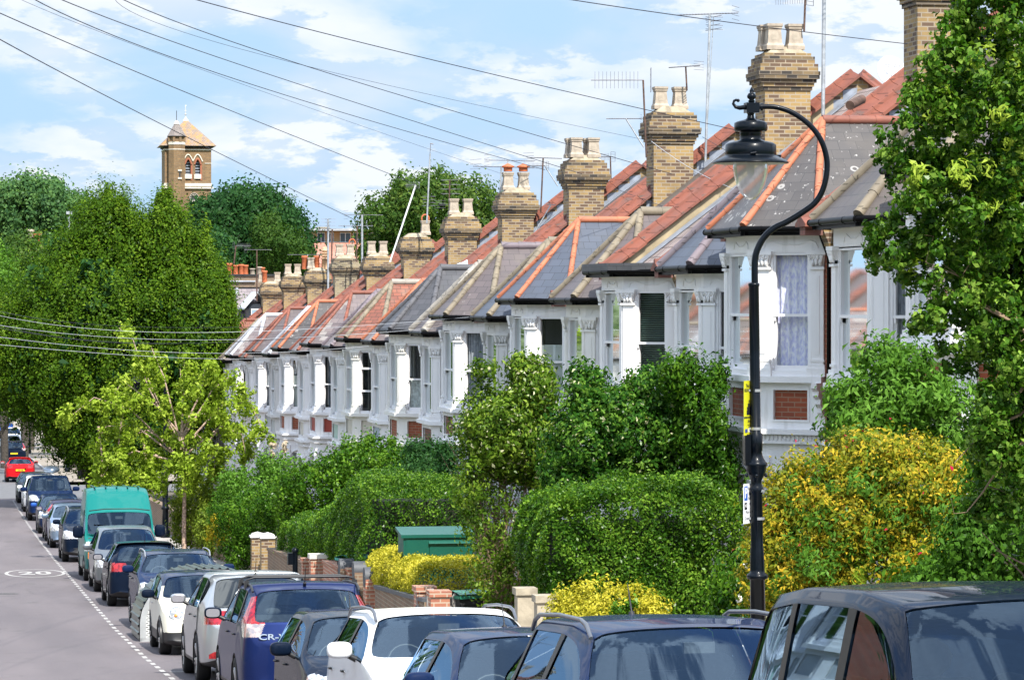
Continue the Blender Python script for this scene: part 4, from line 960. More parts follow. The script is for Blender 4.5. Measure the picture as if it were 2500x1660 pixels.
# slate roofed house on the cross street with dormer and a row of pots
def cross_house():
    pf = 186.; s = pf/8000; b = at(600, 760, pf); h = thing('slate_roofed_house', 'grey slate roofed corner house with dormer window and row of red chimney pots', 'house', (b.x, b.y, g(186)+.1))
    X = lambda p: (p-600)*s; zt = b.z-h.location.z; Z = lambda p: zt+(760-p)*s
    mb = MB(); mb.box(X(540), X(770), 1.5, 9, 0, Z(830)); mb.build('wall', stock_grey, h)
    sl = bricks('small_grey_slate', (.25, .215, .22), (.2, .175, .185), (.10, .09, .1), .3, .25, .012, dirt_amt=.2)
    mb = MB(); mb.prism([(X(540), 1.2, Z(835)), (X(760), 1.2, Z(835)), (X(760), 4.6, Z(690)), (X(540), 4.6, Z(690))], (0, 0, -.15)); mb.prism([(X(540), 4.6, Z(690)), (X(760), 4.6, Z(690)), (X(760), 9, Z(835)), (X(540), 9, Z(835))], (0, 0, -.15)); mb.build('roof', sl, h)
    mb = MB(); mb.box(X(560), X(694), 4.2, 5.2, Z(700), Z(671)); mb.box(X(556), X(696), 4.1, 5.3, Z(672), Z(668), 1); mb.box(X(560), X(640), 4.05, 4.2, Z(687), Z(684), 2)
    ch = mb.build('chimney', [stock_brown, dark_in, lead_w], h)
    for p, r, hh, m in ((577, .17, .66, terra_pot), (593, .15, .56, terra_pot), (607, .15, .6, terra_pot), (618, .15, .56, terra_pot), (635, .15, .36, buff_pot), (652, .16, .46, buff_pot), (660, .15, .42, terra_pot)):
        o = link('chimney_pot', round_pot(m, hh, r), ch, (X(p), 4.6, Z(669)))
    mb = MB()   # dormer
    x0, x1 = X(598), X(636); mb.box(x0+.2, x1, -.2, 3, Z(800), Z(742)); 
    dm = mb.build('dormer', plain('dark_dormer', (.02, .025, .035), .5, .2), h)
    mb = MB(); mb.prism([(x0-.1, -.5, Z(752)), (X(628), -.5, Z(712)), (X(660), -.5, Z(752)), (X(660), -.5, Z(756)), (X(628), -.5, Z(716)), (x0-.1, -.5, Z(756))], (0, 4, 0)); mb.build('barge_board', plain('pale_board', (.55, .58, .6), .5, .1), dm)
    mb = MB(); mb.box(X(612), X(640), -.28, -.2, Z(783), Z(754)); mb.build('window', white_gloss, dm)
    mb = MB(); mb.box(X(614), X(634), -.31, -.28, Z(781), Z(756)); mb.build('window_pane', plain('sky_pane', (.25, .35, .42), .1, .1), dm)
    mb = MB(); mb.tube([(X(592), 3.6, Z(717)), (X(592), 3.6, Z(702))], .08, 8); mb.build('flue', lead_w, h)
cross_house()
def small_chimneys():
    h = thing('distant_house', 'distant red roofed house showing only chimney and pots left of the round tree', 'house', at(88, 640, 250)+Vector((0, 0, -8)))
    s = 250/8000; mb = MB(); mb.box(-.6, .9, 0, 1, 5, 9.3); mb.build('chimney', redbrick2, h); mb = MB(); mb.box(-3, 5, .5, 6, 0, 5); mb.prism([(-3, .3, 5), (5, .3, 5), (5, 3, 7.3), (-3, 3, 7.3)], (0, 0, -.2)); mb.build('roof', terra, h)
    link('chimney_pot', round_pot(terra_pot, .9, .3), h, (.1, .3, 9.3)); link('chimney_pot', round_pot(buff_pot, 1.2, .25), h, (-.4, .3, 9.3))
    t = thing('mast', 'slim pale pole standing up through the trees left of the round tree', 'mast', at(169, 600, 230)+Vector((0, 0, -3)))
    mb = MB(); mb.tube([(0, 0, 0), (0, 0, 5.2)], .07, 6); mb.box(-.2, .2, -.1, .1, 5.2, 5.4); mb.build('pole', mast_m, t)
small_chimneys()
# garden wall and tan pavement beyond the junction
mb = MB(); t = thing('garden_wall', 'pale rendered wall at the street corner behind the big tree trunk', 'wall', (9.3, 188, g(188)+.1)); mb.box(0, .3, 0, 30, -.8, 1.5); mb.box(-.05, .35, -.02, 30, 1.5, 1.6); mb.build('wall_body', plain('pale_render', (.42, .38, .33), .9, .15, 1), t)
# ================================================================= foliage materials
LM = {
 'hornbeam': leaf_mat('round_tree_leaf', (.014, .044, .003), (.052, .112, .006), (.175, .27, .02)),
 'birch': leaf_mat('pale_tree_leaf', (.08, .14, .008), (.21, .31, .025), (.40, .49, .07)),
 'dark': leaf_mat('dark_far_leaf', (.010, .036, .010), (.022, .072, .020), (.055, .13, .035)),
 'far': leaf_mat('blue_green_far_leaf', (.028, .075, .030), (.065, .145, .045), (.14, .25, .075)),
 'mid': leaf_mat('far_mid_leaf', (.018, .05, .010), (.05, .105, .018), (.13, .19, .035)),
 'right': leaf_mat('glossy_tree_leaf', (.012, .050, .005), (.055, .140, .010), (.23, .35, .055), rough=.3),
 'hedge': leaf_mat('privet_leaf', (.010, .042, .004), (.048, .125, .010), (.20, .34, .035), rough=.26),
 'shrub': leaf_mat('big_shrub_leaf', (.006, .036, .005), (.034, .110, .011), (.17, .31, .04), rough=.26, flower=(.55, .55, .33)),
 'shrubl': leaf_mat('flowering_shrub_leaf', (.016, .05, .005), (.08, .155, .012), (.26, .36, .045), rough=.3, flower=(.60, .60, .36)),
 'yellow': leaf_mat('golden_hedge_leaf', (.12, .15, .012), (.42, .37, .03), (.72, .64, .10), rough=.4),
 'gold': leaf_mat('golden_shrub_leaf', (.035, .085, .008), (.20, .21, .014), (.64, .42, .035), rough=.4, flower=(.35, .01, .04)),
 'lime': leaf_mat('lime_shrub_leaf', (.07, .11, .012), (.18, .25, .03), (.33, .40, .06)),
 'laurel': leaf_mat('laurel_leaf', (.009, .040, .004), (.042, .118, .008), (.15, .28, .025), rough=.26),
 'fresh': leaf_mat('fresh_green_leaf', (.022, .07, .008), (.075, .175, .018), (.17, .33, .05)),
}
def pb(px, py, pf, rx, ry, rd):  # ellipsoid from photograph pixels at a real distance
    c = at(px, py, pf); s = pf/8000; return (c.x, c.y, c.z, rx*s, rd, ry*s)
def plant(name, label, cat, mat, blobs, n, size, seed, base, trunk=None, group=None, part='foliage', **kw):
    t = thing(name, label, cat, base, 0, group)
    leafcloud(part, LM[mat], blobs, n, size, seed, t, origin=base, **kw)
    return t
def gpt(px, py_unused, pf, off=.15):
    p = at(px, 740, pf); return Vector((p.x, p.y, g(p.y)+off))
# the big round tree
b = gpt(229, 0, 154)
T = plant('round_tree', 'huge dense round green tree overhanging the parked cars at the left', 'tree', 'hornbeam',
 [pb(275, 840, 154, 270, 280, 5.6), pb(150, 880, 154, 170, 175, 4.8), pb(455, 840, 154, 122, 240, 4.5), pb(265, 600, 154, 95, 130, 3.2), pb(400, 610, 154, 70, 110, 3.0), pb(180, 690, 154, 90, 110, 3.0),
  pb(300, 1075, 153, 140, 95, 4.2), pb(200, 1050, 153, 90, 60, 3), pb(505, 790, 154, 70, 150, 3.5), pb(20, 850, 154, 80, 135, 4), pb(470, 690, 154, 62, 100, 3)], 300000, .135, 11, b, clump=.55, up=.35, per=40, shell=.66, stretch=(.75, .75, 1.25), aspect=.6, tint=(.08, .85), nrand=.42)
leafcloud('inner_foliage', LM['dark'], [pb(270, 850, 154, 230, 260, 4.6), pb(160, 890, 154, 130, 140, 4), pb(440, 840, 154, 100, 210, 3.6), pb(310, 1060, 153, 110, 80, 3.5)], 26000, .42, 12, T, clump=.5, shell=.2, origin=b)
leafcloud('top_spray', LM['hornbeam'], [pb(263, 500, 154, 16, 62, .5), pb(290, 530, 154, 20, 60, .6), pb(415, 520, 154, 16, 52, .5), pb(240, 540, 154, 20, 50, .6), pb(380, 560, 154, 20, 50, .6), pb(330, 560, 154, 22, 50, .6), pb(438, 560, 154, 20, 60, .6), pb(200, 590, 154, 20, 60, .6), pb(500, 600, 154, 20, 60, .6)], 9000, .14, 13, T, clump=.25, up=.6, shell=.1, origin=b, stretch=(.6, .6, 1.6), tint=(.4, .92))
_rd = random.Random(3); _sp = []
_ol = [(5, 770), (40, 710), (80, 665), (120, 620), (160, 585), (200, 550), (235, 505), (262, 455), (290, 485), (320, 540), (355, 550), (385, 505), (412, 468), (440, 525), (470, 575), (505, 605), (535, 650), (560, 680), (572, 740), (578, 800)]
for k in range(150):
    f = _rd.random()*(len(_ol)-1); i = int(f); u = f-i; x = _ol[i][0]*(1-u)+_ol[i+1][0]*u; y = _ol[i][1]*(1-u)+_ol[i+1][1]*u; d = abs(_rd.gauss(0, 1))*50; x += (270-x)*d/450; y += d*.8+12
    _sp.append(pb(x+_rd.gauss(0, 8), y+_rd.gauss(0, 10), 154+_rd.uniform(-2.5, 1), _rd.uniform(7, 15), _rd.uniform(18, 34), .35))
leafcloud('upright_sprays', LM['hornbeam'], _sp, 42000, .135, 14, T, clump=.22, up=.6, shell=.05, origin=b, stretch=(.6, .6, 1.5), tint=(.25, .92))
limbs('trunk', bark_dark, b, [at(x, y, 154) for x, y in ((229, 860), (150, 900), (320, 880), (260, 700), (420, 800), (100, 980))], .32, 5, T, b, twigs=2)
# left edge low foliage, far side of the junction
def tree(name, label, px, pf, mat, blobs, n, size, seed, cat='tree', group=None, r0=.3, bk=None, tg=5, **kw):
    b = gpt(px, 0, pf); bl = [pb(*q) for q in blobs]
    t = plant(name, label, cat, mat, bl, n, size, seed, b, group=group, **kw)
    rd = random.Random(seed); tt = [Vector(q[:3]) for q in bl][:tg]
    limbs('trunk', bk or bark_dark, b, tt, r0, seed, t, b)
    return t
tree('street_tree', 'light green tree drooping over the far cars at the left edge', -30, 205, 'fresh', [(0, 960, 205, 60, 45, 3.0), (-40, 880, 205, 90, 90, 4.0), (40, 1000, 205, 26, 14, 1.5)], 9000, .2, 21, clump=.4)
G_ = 'trees on the skyline'
tree('skyline_tree', 'tall blue-green tree with rounded lobes at the far left skyline', 60, 270, 'far', [(45, 560, 270, 75, 110, 5), (100, 510, 270, 70, 75, 4.5), (20, 500, 270, 50, 60, 4), (150, 560, 270, 60, 90, 4), (70, 650, 270, 110, 90, 5), (68, 470, 270, 45, 38, 3), (130, 480, 272, 36, 34, 3), (-30, 530, 270, 50, 80, 4)], 30000, .30, 31, group=G_, clump=.75, aspect=.7, shell=.6)
tree('skyline_tree', 'smaller blue-green tree behind the left shoulder of the round tree', 185, 285, 'far', [(185, 520, 285, 40, 48, 4), (195, 590, 285, 55, 80, 5), (160, 510, 285, 22, 30, 3)], 9000, .32, 32, group=G_, clump=.7, aspect=.7)
tree('skyline_tree', 'bushy olive green tree low at the far left', 60, 240, 'mid', [(60, 640, 240, 70, 75, 4), (20, 690, 240, 60, 70, 4), (130, 680, 240, 70, 80, 4)], 14000, .26, 33, group=G_, clump=.6, aspect=.6)
tree('skyline_tree', 'bright green tree crown cut by the left edge', 10, 215, 'fresh', [(10, 690, 215, 35, 60, 3), (-20, 660, 215, 50, 70, 3), (10, 740, 215, 50, 70, 3)], 7000, .22, 34, group=G_, clump=.6, aspect=.6)
tree('skyline_tree', 'big dark green tree right of the church tower', 600, 235, 'dark', [(590, 550, 235, 95, 90, 5), (550, 522, 235, 52, 48, 4), (650, 540, 235, 75, 75, 5), (700, 600, 235, 65, 80, 5), (560, 640, 235, 90, 90, 5), (600, 495, 235, 60, 38, 4), (660, 640, 235, 90, 60, 5), (500, 560, 235, 40, 80, 4)], 42000, .26, 35, group=G_, clump=.7, aspect=.65, shell=.65)
tree('skyline_tree', 'mid green tree with drooping conifer tips before the dark tree', 690, 225, 'mid', [(690, 610, 222, 60, 55, 3.5), (650, 590, 222, 30, 60, 3), (720, 630, 222, 45, 40, 3), (664, 545, 222, 12, 35, 1)], 10000, .22, 36, group=G_, clump=.5, aspect=.5, tint=(0, .7))
tree('skyline_tree', 'green and yellow-tinged tree rising behind the aerials', 1050, 210, 'mid', [(1050, 520, 210, 95, 85, 5), (1000, 480, 210, 50, 45, 4), (1150, 500, 210, 65, 62, 4), (1080, 460, 210, 40, 30, 3), (1120, 580, 210, 100, 70, 5), (940, 550, 210, 60, 60, 4), (920, 620, 210, 55, 40, 3)], 32000, .24, 37, group=G_, clump=.6, aspect=.6, shell=.62)
tree('skyline_tree', 'dark tree patch behind the round tree near the slate house', 500, 200, 'dark', [(520, 640, 200, 60, 70, 4), (480, 700, 200, 60, 80, 4)], 7000, .24, 38, group=G_, clump=.6, aspect=.6)
tree('skyline_tree', 'bluish trees low on the horizon behind the left edge', -20, 420, 'far', [(40, 720, 420, 110, 60, 8), (0, 820, 420, 150, 80, 8), (90, 940, 420, 140, 80, 8), (10, 1000, 400, 100, 60, 8)], 9000, .6, 39, group=G_, clump=1.2, aspect=.7)
# small pale tree on the pavement
b = gpt(449, 0, 103, .12)
def sprays(pf, lines, per, r, rd_, jit, seed, a=.25, dz=1.0):
    """small leaf clumps strung along drooping branches given as photograph polylines"""
    rd = random.Random(seed); out_ = []
    for ln in lines:
        for k in range(per):
            f = a+(1-a)*(k+rd.random())/per; f *= len(ln)-1; i = min(int(f), len(ln)-2); u = f-i
            x = ln[i][0]*(1-u)+ln[i+1][0]*u+rd.gauss(0, jit); y = ln[i][1]*(1-u)+ln[i+1][1]*u+rd.gauss(0, jit)
            q = r*rd.uniform(.6, 1.35); out_.append(pb(x, y, pf+rd.gauss(0, rd_), q*1.15, q*dz, q*pf/8000*1.2))
    return out_
_br = [[(300, 1000), (290, 1080), (300, 1150), (280, 1190)], [(350, 1080), (360, 1150), (370, 1200)], [(530, 1050), (480, 1120), (460, 1190)], [(240, 1040), (250, 1120), (245, 1200)], [(420, 1000), (440, 1080), (430, 1150)], [(440, 1100), (360, 940), (325, 830), (290, 800)], [(440, 1080), (400, 920), (370, 850)], [(440, 1100), (450, 930), (450, 880)], [(440, 1120), (320, 1000), (230, 970), (155, 1030)], [(440, 1120), (330, 1040), (260, 1040), (235, 1080)],
 [(440, 1130), (330, 1100), (270, 1130), (240, 1180)], [(440, 1080), (520, 950), (560, 920), (590, 960)], [(440, 1100), (540, 990), (610, 980), (650, 1070)], [(440, 1120), (540, 1040), (590, 1060), (600, 1110)], [(440, 1120), (480, 1060), (530, 1100), (520, 1160)],
 [(440, 1140), (380, 1110), (340, 1150), (330, 1200)], [(440, 1060), (380, 990), (300, 930), (280, 960)], [(440, 1060), (490, 960), (500, 900), (520, 890)], [(440, 1140), (420, 1120), (400, 1160), (390, 1190)], [(440, 1140), (460, 1130), (470, 1180)], [(440, 1100), (360, 1050), (300, 1070), (290, 1110)], [(440, 1080), (400, 1010), (350, 900), (330, 880)], [(440, 1080), (470, 1010), (540, 1010), (560, 1040)]]
T = plant('pavement_tree', 'small pale green tree with peeling trunk on the pavement', 'tree', 'birch', sprays(103, _br, 13, 14, .9, 10, 5), 21000, .13, 51, b, clump=.13, per=14, shell=.15, aspect=.6, up=.15, hang=.22)
limbs('trunk', bark_birch, b, [at(440, 900, 103)], .085, 9, T, b, wob=.04)
mb = MB()
for ln in _br: mb.tube([at(x, y, 103)-b for x, y in ln], [.04, .025, .015, .01][:len(ln)], 5)
mb.build('branches', bark_birch, T)
# ================================================================= hedges, garden plants
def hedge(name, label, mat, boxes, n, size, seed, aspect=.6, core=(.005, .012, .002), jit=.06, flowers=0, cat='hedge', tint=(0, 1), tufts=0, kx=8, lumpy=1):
    """boxes: (x0,x1,[(y,ztop),...],zbottom offset); leaves cover the top and sides of a clipped body"""
    y0 = boxes[0][2][0][0]; x0 = boxes[0][0]; base = Vector((x0, y0, g(y0)+.15)); t = thing(name, label, cat, base)
    rg = np.random.default_rng(seed); Ps = []; Ns = []; mb = MB()
    areas = []
    for bx in boxes:
        X0, X1, pr, zb = bx; Y0, Y1 = pr[0][0], pr[-1][0]; h = pr[0][1]-(g(Y0)+zb); areas.append((X1-X0)*h*2+(Y1-Y0)*h*2+(X1-X0)*(Y1-Y0))
    tot = sum(areas)
    for bx, A in zip(boxes, areas):
        X0, X1, pr, zb = bx; ys = [p[0] for p in pr]; zs = [p[1] for p in pr]; Y0, Y1 = ys[0], ys[-1]
        top = lambda y: np.interp(y, ys, zs); gb = lambda y: np.interp(y, [p[0] for p in GP], [p[1] for p in GP])+zb
        m = int(n*A/tot); f = rg.random(m); H0 = zs[0]-gb(Y0)
        w = np.array([(X1-X0)*H0*2.0, (Y1-Y0)*H0*1.9, (Y1-Y0)*H0*.4, (X1-X0)*H0*.4, (X1-X0)*(Y1-Y0)*1.2]); w = np.cumsum(w/w.sum())
        k = np.searchsorted(w, f); u = rg.random(m); v = rg.random(m)
        x = X0+(X1-X0)*u; y = Y0+(Y1-Y0)*u
        X = np.select([k == 0, k == 1, k == 2, k == 3, k == 4], [x, np.full(m, X0), np.full(m, X1), x, x])
        Y = np.select([k == 0, k == 1, k == 2, k == 3, k == 4], [np.full(m, Y0), y, y, np.full(m, Y1), Y0+(Y1-Y0)*v])
        Z = np.where(k == 4, top(Y), gb(Y)+(top(Y)-gb(Y))*v)
        Nn = np.select([(k == 0)[:, None], (k == 1)[:, None], (k == 2)[:, None], (k == 3)[:, None], (k == 4)[:, None]], [np.array([[0, -1., 0]]), np.array([[-1., 0, 0]]), np.array([[1., 0, 0]]), np.array([[0, 1., 0]]), np.array([[0, 0, 1.]])])
        # rounded shoulders and lumpy surface
        lump = .09*np.sin(X*3.1+1)*np.sin(Y*2.3)+.09*np.sin(Z*3.7+X*1.7)+.05*np.sin(X*9+Z*7+Y*8); lump = lump*lumpy
        dz = np.clip((Z-(top(Y)-.35))/.35, 0, 1)**2*.22
        P = np.stack([X, Y, Z], 1)+Nn*(lump-dz*(k != 4)+rg.normal(size=m)*jit)[:, None]
        ex = np.minimum(np.abs(X-X0), np.abs(X-X1)); P[:, 2] -= np.where(k == 4, .22*np.clip(1-ex/.35, 0, 1)**2, 0)
        if tufts: P[:, 2] += np.where((k == 4) & (np.sin(X*7+np.sin(Y*5)*2) > .2), tufts*np.abs(rg.normal(size=m)), 0)
        Ps.append(P); Ns.append(Nn)
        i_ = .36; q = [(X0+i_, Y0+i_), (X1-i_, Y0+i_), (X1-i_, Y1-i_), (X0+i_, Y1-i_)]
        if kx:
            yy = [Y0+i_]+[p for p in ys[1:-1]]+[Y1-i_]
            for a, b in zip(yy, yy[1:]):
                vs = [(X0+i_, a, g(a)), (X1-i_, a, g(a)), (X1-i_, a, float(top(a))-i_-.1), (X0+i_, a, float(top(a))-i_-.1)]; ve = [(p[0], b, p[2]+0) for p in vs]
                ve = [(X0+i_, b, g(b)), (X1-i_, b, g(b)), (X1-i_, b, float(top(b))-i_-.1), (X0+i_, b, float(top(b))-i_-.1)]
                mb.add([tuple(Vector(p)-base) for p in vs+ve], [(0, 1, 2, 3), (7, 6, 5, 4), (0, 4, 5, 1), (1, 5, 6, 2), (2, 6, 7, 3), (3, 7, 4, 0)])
    P = np.concatenate(Ps)-np.array(base); Nn = np.concatenate(Ns); m = len(P)
    cl = .5+.5*np.sin(P[:, 0]*4.3+P[:, 2]*3.1)*np.sin(P[:, 1]*3.3+P[:, 2]*5.3); 
    nr = Nn*.55+rg.normal(size=(m, 3))*.75+np.array([0, -.05, .2]); nr /= np.linalg.norm(nr, axis=1)[:, None]
    tt = rg.normal(size=(m, 3)); tt -= (tt*nr).sum(1)[:, None]*nr; tt /= np.linalg.norm(tt, axis=1)[:, None]; s = np.cross(nr, tt); l = size*(.6+.8*rg.random(m)); w = l*aspect
    V = np.stack([P-tt*l[:, None]*.5, P+s*w[:, None]*.5, P+tt*l[:, None]*.5, P-s*w[:, None]*.5], 1).reshape(-1, 3)
    tv = np.clip(tint[0]+(tint[1]-tint[0])*(.35*cl+.65*rg.random(m)), 0, .92)
    if flowers: tv = np.where(rg.random(m) < flowers, 1., tv)
    me = bpy.data.meshes.new('foliage'); me.vertices.add(4*m); me.vertices.foreach_set('co', V.astype(np.float32).ravel()); me.loops.add(4*m)
    me.loops.foreach_set('vertex_index', np.arange(4*m, dtype=np.int32)); me.polygons.add(m); me.polygons.foreach_set('loop_start', np.arange(0, 4*m, 4, dtype=np.int32)); me.update(calc_edges=True)
    a = me.attributes.new('tint', 'FLOAT', 'POINT'); a.data.foreach_set('value', np.repeat(tv, 4).astype(np.float32)); me.materials.append(LM[mat]); link('foliage', me, t)
    if kx: mb.build('dark_core', plain('dark_hedge_core', core, .95, .4, 8), t)  # solid box behind the leaves, coloured dark for the hedge's inner shade
    return t
hedge('hedge', 'tall boxy dark green hedge behind the yellow mound bush', 'hedge', [(8.85, 11.7, [(47.4, -2.80), (50.2, -2.9)], .2)], 80000, .052, 61, tufts=.05, jit=.04)
hedge('hedge', 'long dark green clipped hedge with sloping top behind the green metal store', 'hedge', [(8.55, 10.9, [(66, -3.58), (69.5, -3.72), (73, -4.35), (77, -5.05)], .2), (8.45, 9.6, [(77.2, -5.15), (84, -5.55)], .9)], 95000, .055, 62, jit=.035)
hedge('hedge', 'low clipped golden yellow hedge on a brown brick wall', 'yellow', [(8.42, 10.1, [(58.4, -4.72), (61.4, -4.78)], .95), (8.42, 9.9, [(61.5, -4.72), (65.2, -4.92)], .95)], 40000, .045, 63, core=(.10, .085, .01), tint=(.05, .95), jit=.03, lumpy=.3)
pl = plant
def gp(px, pf, off=.15): return gpt(px, 0, pf, off)
pl('mound_bush', 'low rounded bright yellow bush in front of the boxy dark hedge', 'bush', 'yellow', [pb(1480, 1520, 43, 138, 105, .75), pb(1400, 1550, 43, 70, 90, .6), pb(1570, 1550, 43, 60, 90, .6)], 15000, .05, 64, gp(1480, 43), clump=.10, up=.5, shell=.75, tint=(.1, .95))
pl('sprig', 'small dark green sprigs growing out of the yellow mound bush', 'plant', 'laurel', [pb(1530, 1485, 42.2, 40, 12, .15)], 260, .07, 65, gp(1530, 42.2), clump=.05)
# big evergreen shrubs
b = gp(1230, 57)
T = pl('tall_shrub', 'tall cream-flowered shrub with bare brown stems beside the green metal store', 'shrub', 'shrubl',
  [pb(1230, 1060, 57, 110, 115, 1.0), pb(1300, 960, 57, 55, 75, .7), pb(1290, 1090, 57, 85, 110, .9), pb(1270, 900, 57, 25, 22, .3) , pb(1180, 908, 57, 22, 22, .2), pb(1290, 920, 57, 40, 42, .4)], 26000, .085, 66, b, clump=.16, shell=.5, flowers=.035, aspect=.45)
leafcloud('lower_foliage', LM['shrubl'], [pb(1200, 1300, 56.5, 65, 130, .6), pb(1210, 1420, 56.5, 60, 70, .5), pb(1130, 1260, 56.5, 25, 60, .3), pb(1150, 1190, 56.5, 40, 70, .5), pb(1245, 1380, 56, 30, 100, .4)], 3600, .075, 67, T, clump=.18, origin=b, tint=(.1, .9))
limbs('stem', twig_m, b, [at(x, y, 57) for x, y in ((1150, 1150), (1180, 1120), (1215, 1100), (1250, 1110), (1290, 1150), (1320, 1190), (1165, 1200), (1235, 1060), (1270, 1180), (1140, 1230))], .045, 12, T, b, wob=.10, twigs=9)
limbs('stem', twig_m, b+Vector((.25, 0, 0)), [at(x, y, 57.2) for x, y in ((1300, 1100), (1260, 1130), (1220, 1180), (1330, 1220))], .04, 14, T, b, wob=.12, twigs=10)
for q_ in range(3): limbs('twiggy_stems', twig_m if q_ != 1 else bark, b+Vector((-.2+.2*q_, .1*q_, .2)), [at(1130+18*k+random.Random(k+q_*9).uniform(-9, 9), 1120+random.Random(k*3+q_).uniform(-10, 130), 56.8+.2*q_) for k in range(10)], .022, 30+q_, T, b, wob=.14, n=5, twigs=12)
b = gp(1480, 54)
T = pl('broad_shrub', 'broad glossy dark green shrub rising behind the boxy hedge', 'shrub', 'shrub',
  [pb(1440, 1100, 54, 120, 130, 1.0), pb(1560, 1080, 54, 130, 140, 1.1), pb(1650, 1110, 54, 90, 130, 1.0), pb(1420, 950, 54, 40, 60, .4), pb(1450, 960, 54, 34, 68, .4), pb(1600, 960, 54, 90, 55, .7), pb(1500, 1010, 54, 110, 60, .8), pb(1380, 1180, 54, 60, 80, .7)], 40000, .085, 68, b, clump=.16, shell=.5, flowers=.018, aspect=.45)
limbs('stem', bark_dark, b, [at(x, y, 54) for x, y in ((1400, 1080), (1500, 1050), (1600, 1060), (1680, 1100))], .06, 15, T, b, wob=.1, twigs=3)
b = gp(1720, 52.5)
T = pl('dark_shrub', 'shaded dark shrub with upright shoots left of the lamp post', 'shrub', 'laurel', [pb(1715, 1040, 53, 65, 130, .8), pb(1740, 930, 53, 28, 45, .3), pb(1680, 930, 53, 45, 60, .4), pb(1765, 905, 53, 10, 22, .15), pb(1750, 1150, 53, 50, 110, .7), pb(1640, 915, 53, 30, 50, .3)], 16000, .08, 69, b, clump=.14, shell=.4, aspect=.4, flowers=0, tint=(0, .85), stretch=(.8, .8, 1.3))
limbs('stem', bark_dark, b, [at(x, y, 53) for x, y in ((1700, 1000), (1750, 980))], .04, 16, T, b)
# right hand side
b = gp(2150, 40)
T = pl('light_shrub', 'loose light green shrub with narrow leaves beside the brick strip of the nearest house', 'shrub', 'fresh', [pb(2150, 1000, 40, 120, 110, .8), pb(2080, 1060, 40, 60, 90, .6), pb(2230, 960, 40, 110, 100, .8), pb(2190, 880, 40, 90, 50, .5), pb(2070, 960, 40, 45, 40, .4), pb(2110, 1160, 40, 90, 80, .7), pb(2330, 1060, 40, 110, 140, .8)], 17000, .105, 71, b, clump=.17, shell=.35, aspect=.32, hang=.06)
limbs('stem', bark, b, [at(x, y, 40) for x, y in ((2080, 1000), (2180, 920), (2260, 960))], .03, 17, T, b)
b = gp(2080, 33)
T = pl('golden_shrub', 'large golden orange shrub with small crimson flowers right of the lamp post', 'shrub', 'gold', [pb(2070, 1250, 33, 190, 130, .9), pb(1980, 1330, 33, 140, 130, .8), pb(2200, 1180, 33, 150, 110, .8), pb(2120, 1120, 33, 130, 60, .6), pb(1960, 1130, 33, 60, 22, .3), pb(1940, 1430, 33, 110, 100, .7), pb(1880, 1330, 33, 50, 90, .4), pb(2130, 1400, 33, 160, 110, .8), pb(1990, 1200, 33, 80, 50, .5), pb(2230, 1320, 33, 110, 120, .7), pb(2330, 1230, 33, 70, 60, .5), pb(2290, 1400, 32, 90, 70, .5), pb(1875, 1260, 33, 50, 60, .4), pb(1880, 1430, 33, 70, 80, .5), pb(1900, 1180, 33, 40, 30, .3), pb(2300, 1130, 33, 60, 45, .4)], 52000, .058, 72, b, clump=.12, shell=.5, aspect=.42, flowers=.006, up=.3)
leafcloud('green_shoots', LM['fresh'], [pb(2070, 1260, 32.8, 200, 150, .9), pb(1980, 1380, 32.8, 140, 110, .8), pb(2200, 1300, 32.8, 150, 130, .8)], 9000, .055, 172, T, clump=.1, shell=.6, origin=b, aspect=.4, tint=(0, .8))
limbs('stem', bark, b, [at(x, y, 33) for x, y in ((1950, 1250), (2080, 1200), (2200, 1180), (2000, 1150))], .025, 18, T, b)
b = gp(2330, 29)
T = pl('mixed_bush', 'green bush with broad leaves between the golden shrub and the right edge', 'bush', 'fresh', [pb(2400, 1340, 29, 100, 110, .7), pb(2460, 1300, 29, 90, 120, .7), pb(2280, 1440, 29, 100, 60, .6), pb(2450, 1200, 29, 80, 90, .6), pb(2340, 1400, 29, 80, 70, .5)], 16000, .06, 73, b, clump=.13, shell=.4, aspect=.55, tint=(0, .7))
pl('tall_grass', 'blades of tall pale grass before the golden shrub', 'grass plant', 'birch', [pb(2095, 1430, 31, 14, 60, .1), pb(2240, 1440, 31, 10, 60, .1)], 240, .16, 74, gp(2100, 31), clump=.05, aspect=.05, shell=0, stretch=(.6, .6, 2))
b = gp(1835, 36); T = pl('rose_bush', 'dark leaved rose bush with white blooms by the lamp post foot', 'bush', 'laurel', [pb(1800, 1440, 36, 60, 60, .4), pb(1850, 1400, 36, 50, 60, .4), pb(1790, 1490, 36, 50, 40, .4), pb(1870, 1470, 36, 40, 60, .4)], 4200, .075, 75, b, clump=.12, tint=(.1, 1))
for px, py in ((1818, 1380), (1884, 1388), (1880, 1422), (1838, 1455), (1806, 1462), (1893, 1392), (1864, 1510)):
    o = leafcloud('bloom', plain('white_rose', (.78, .76, .68), .6, .05), [pb(px, py, 35.5, 8, 8, .035)], 60, .05, px, T, clump=.02, origin=b, aspect=.9)
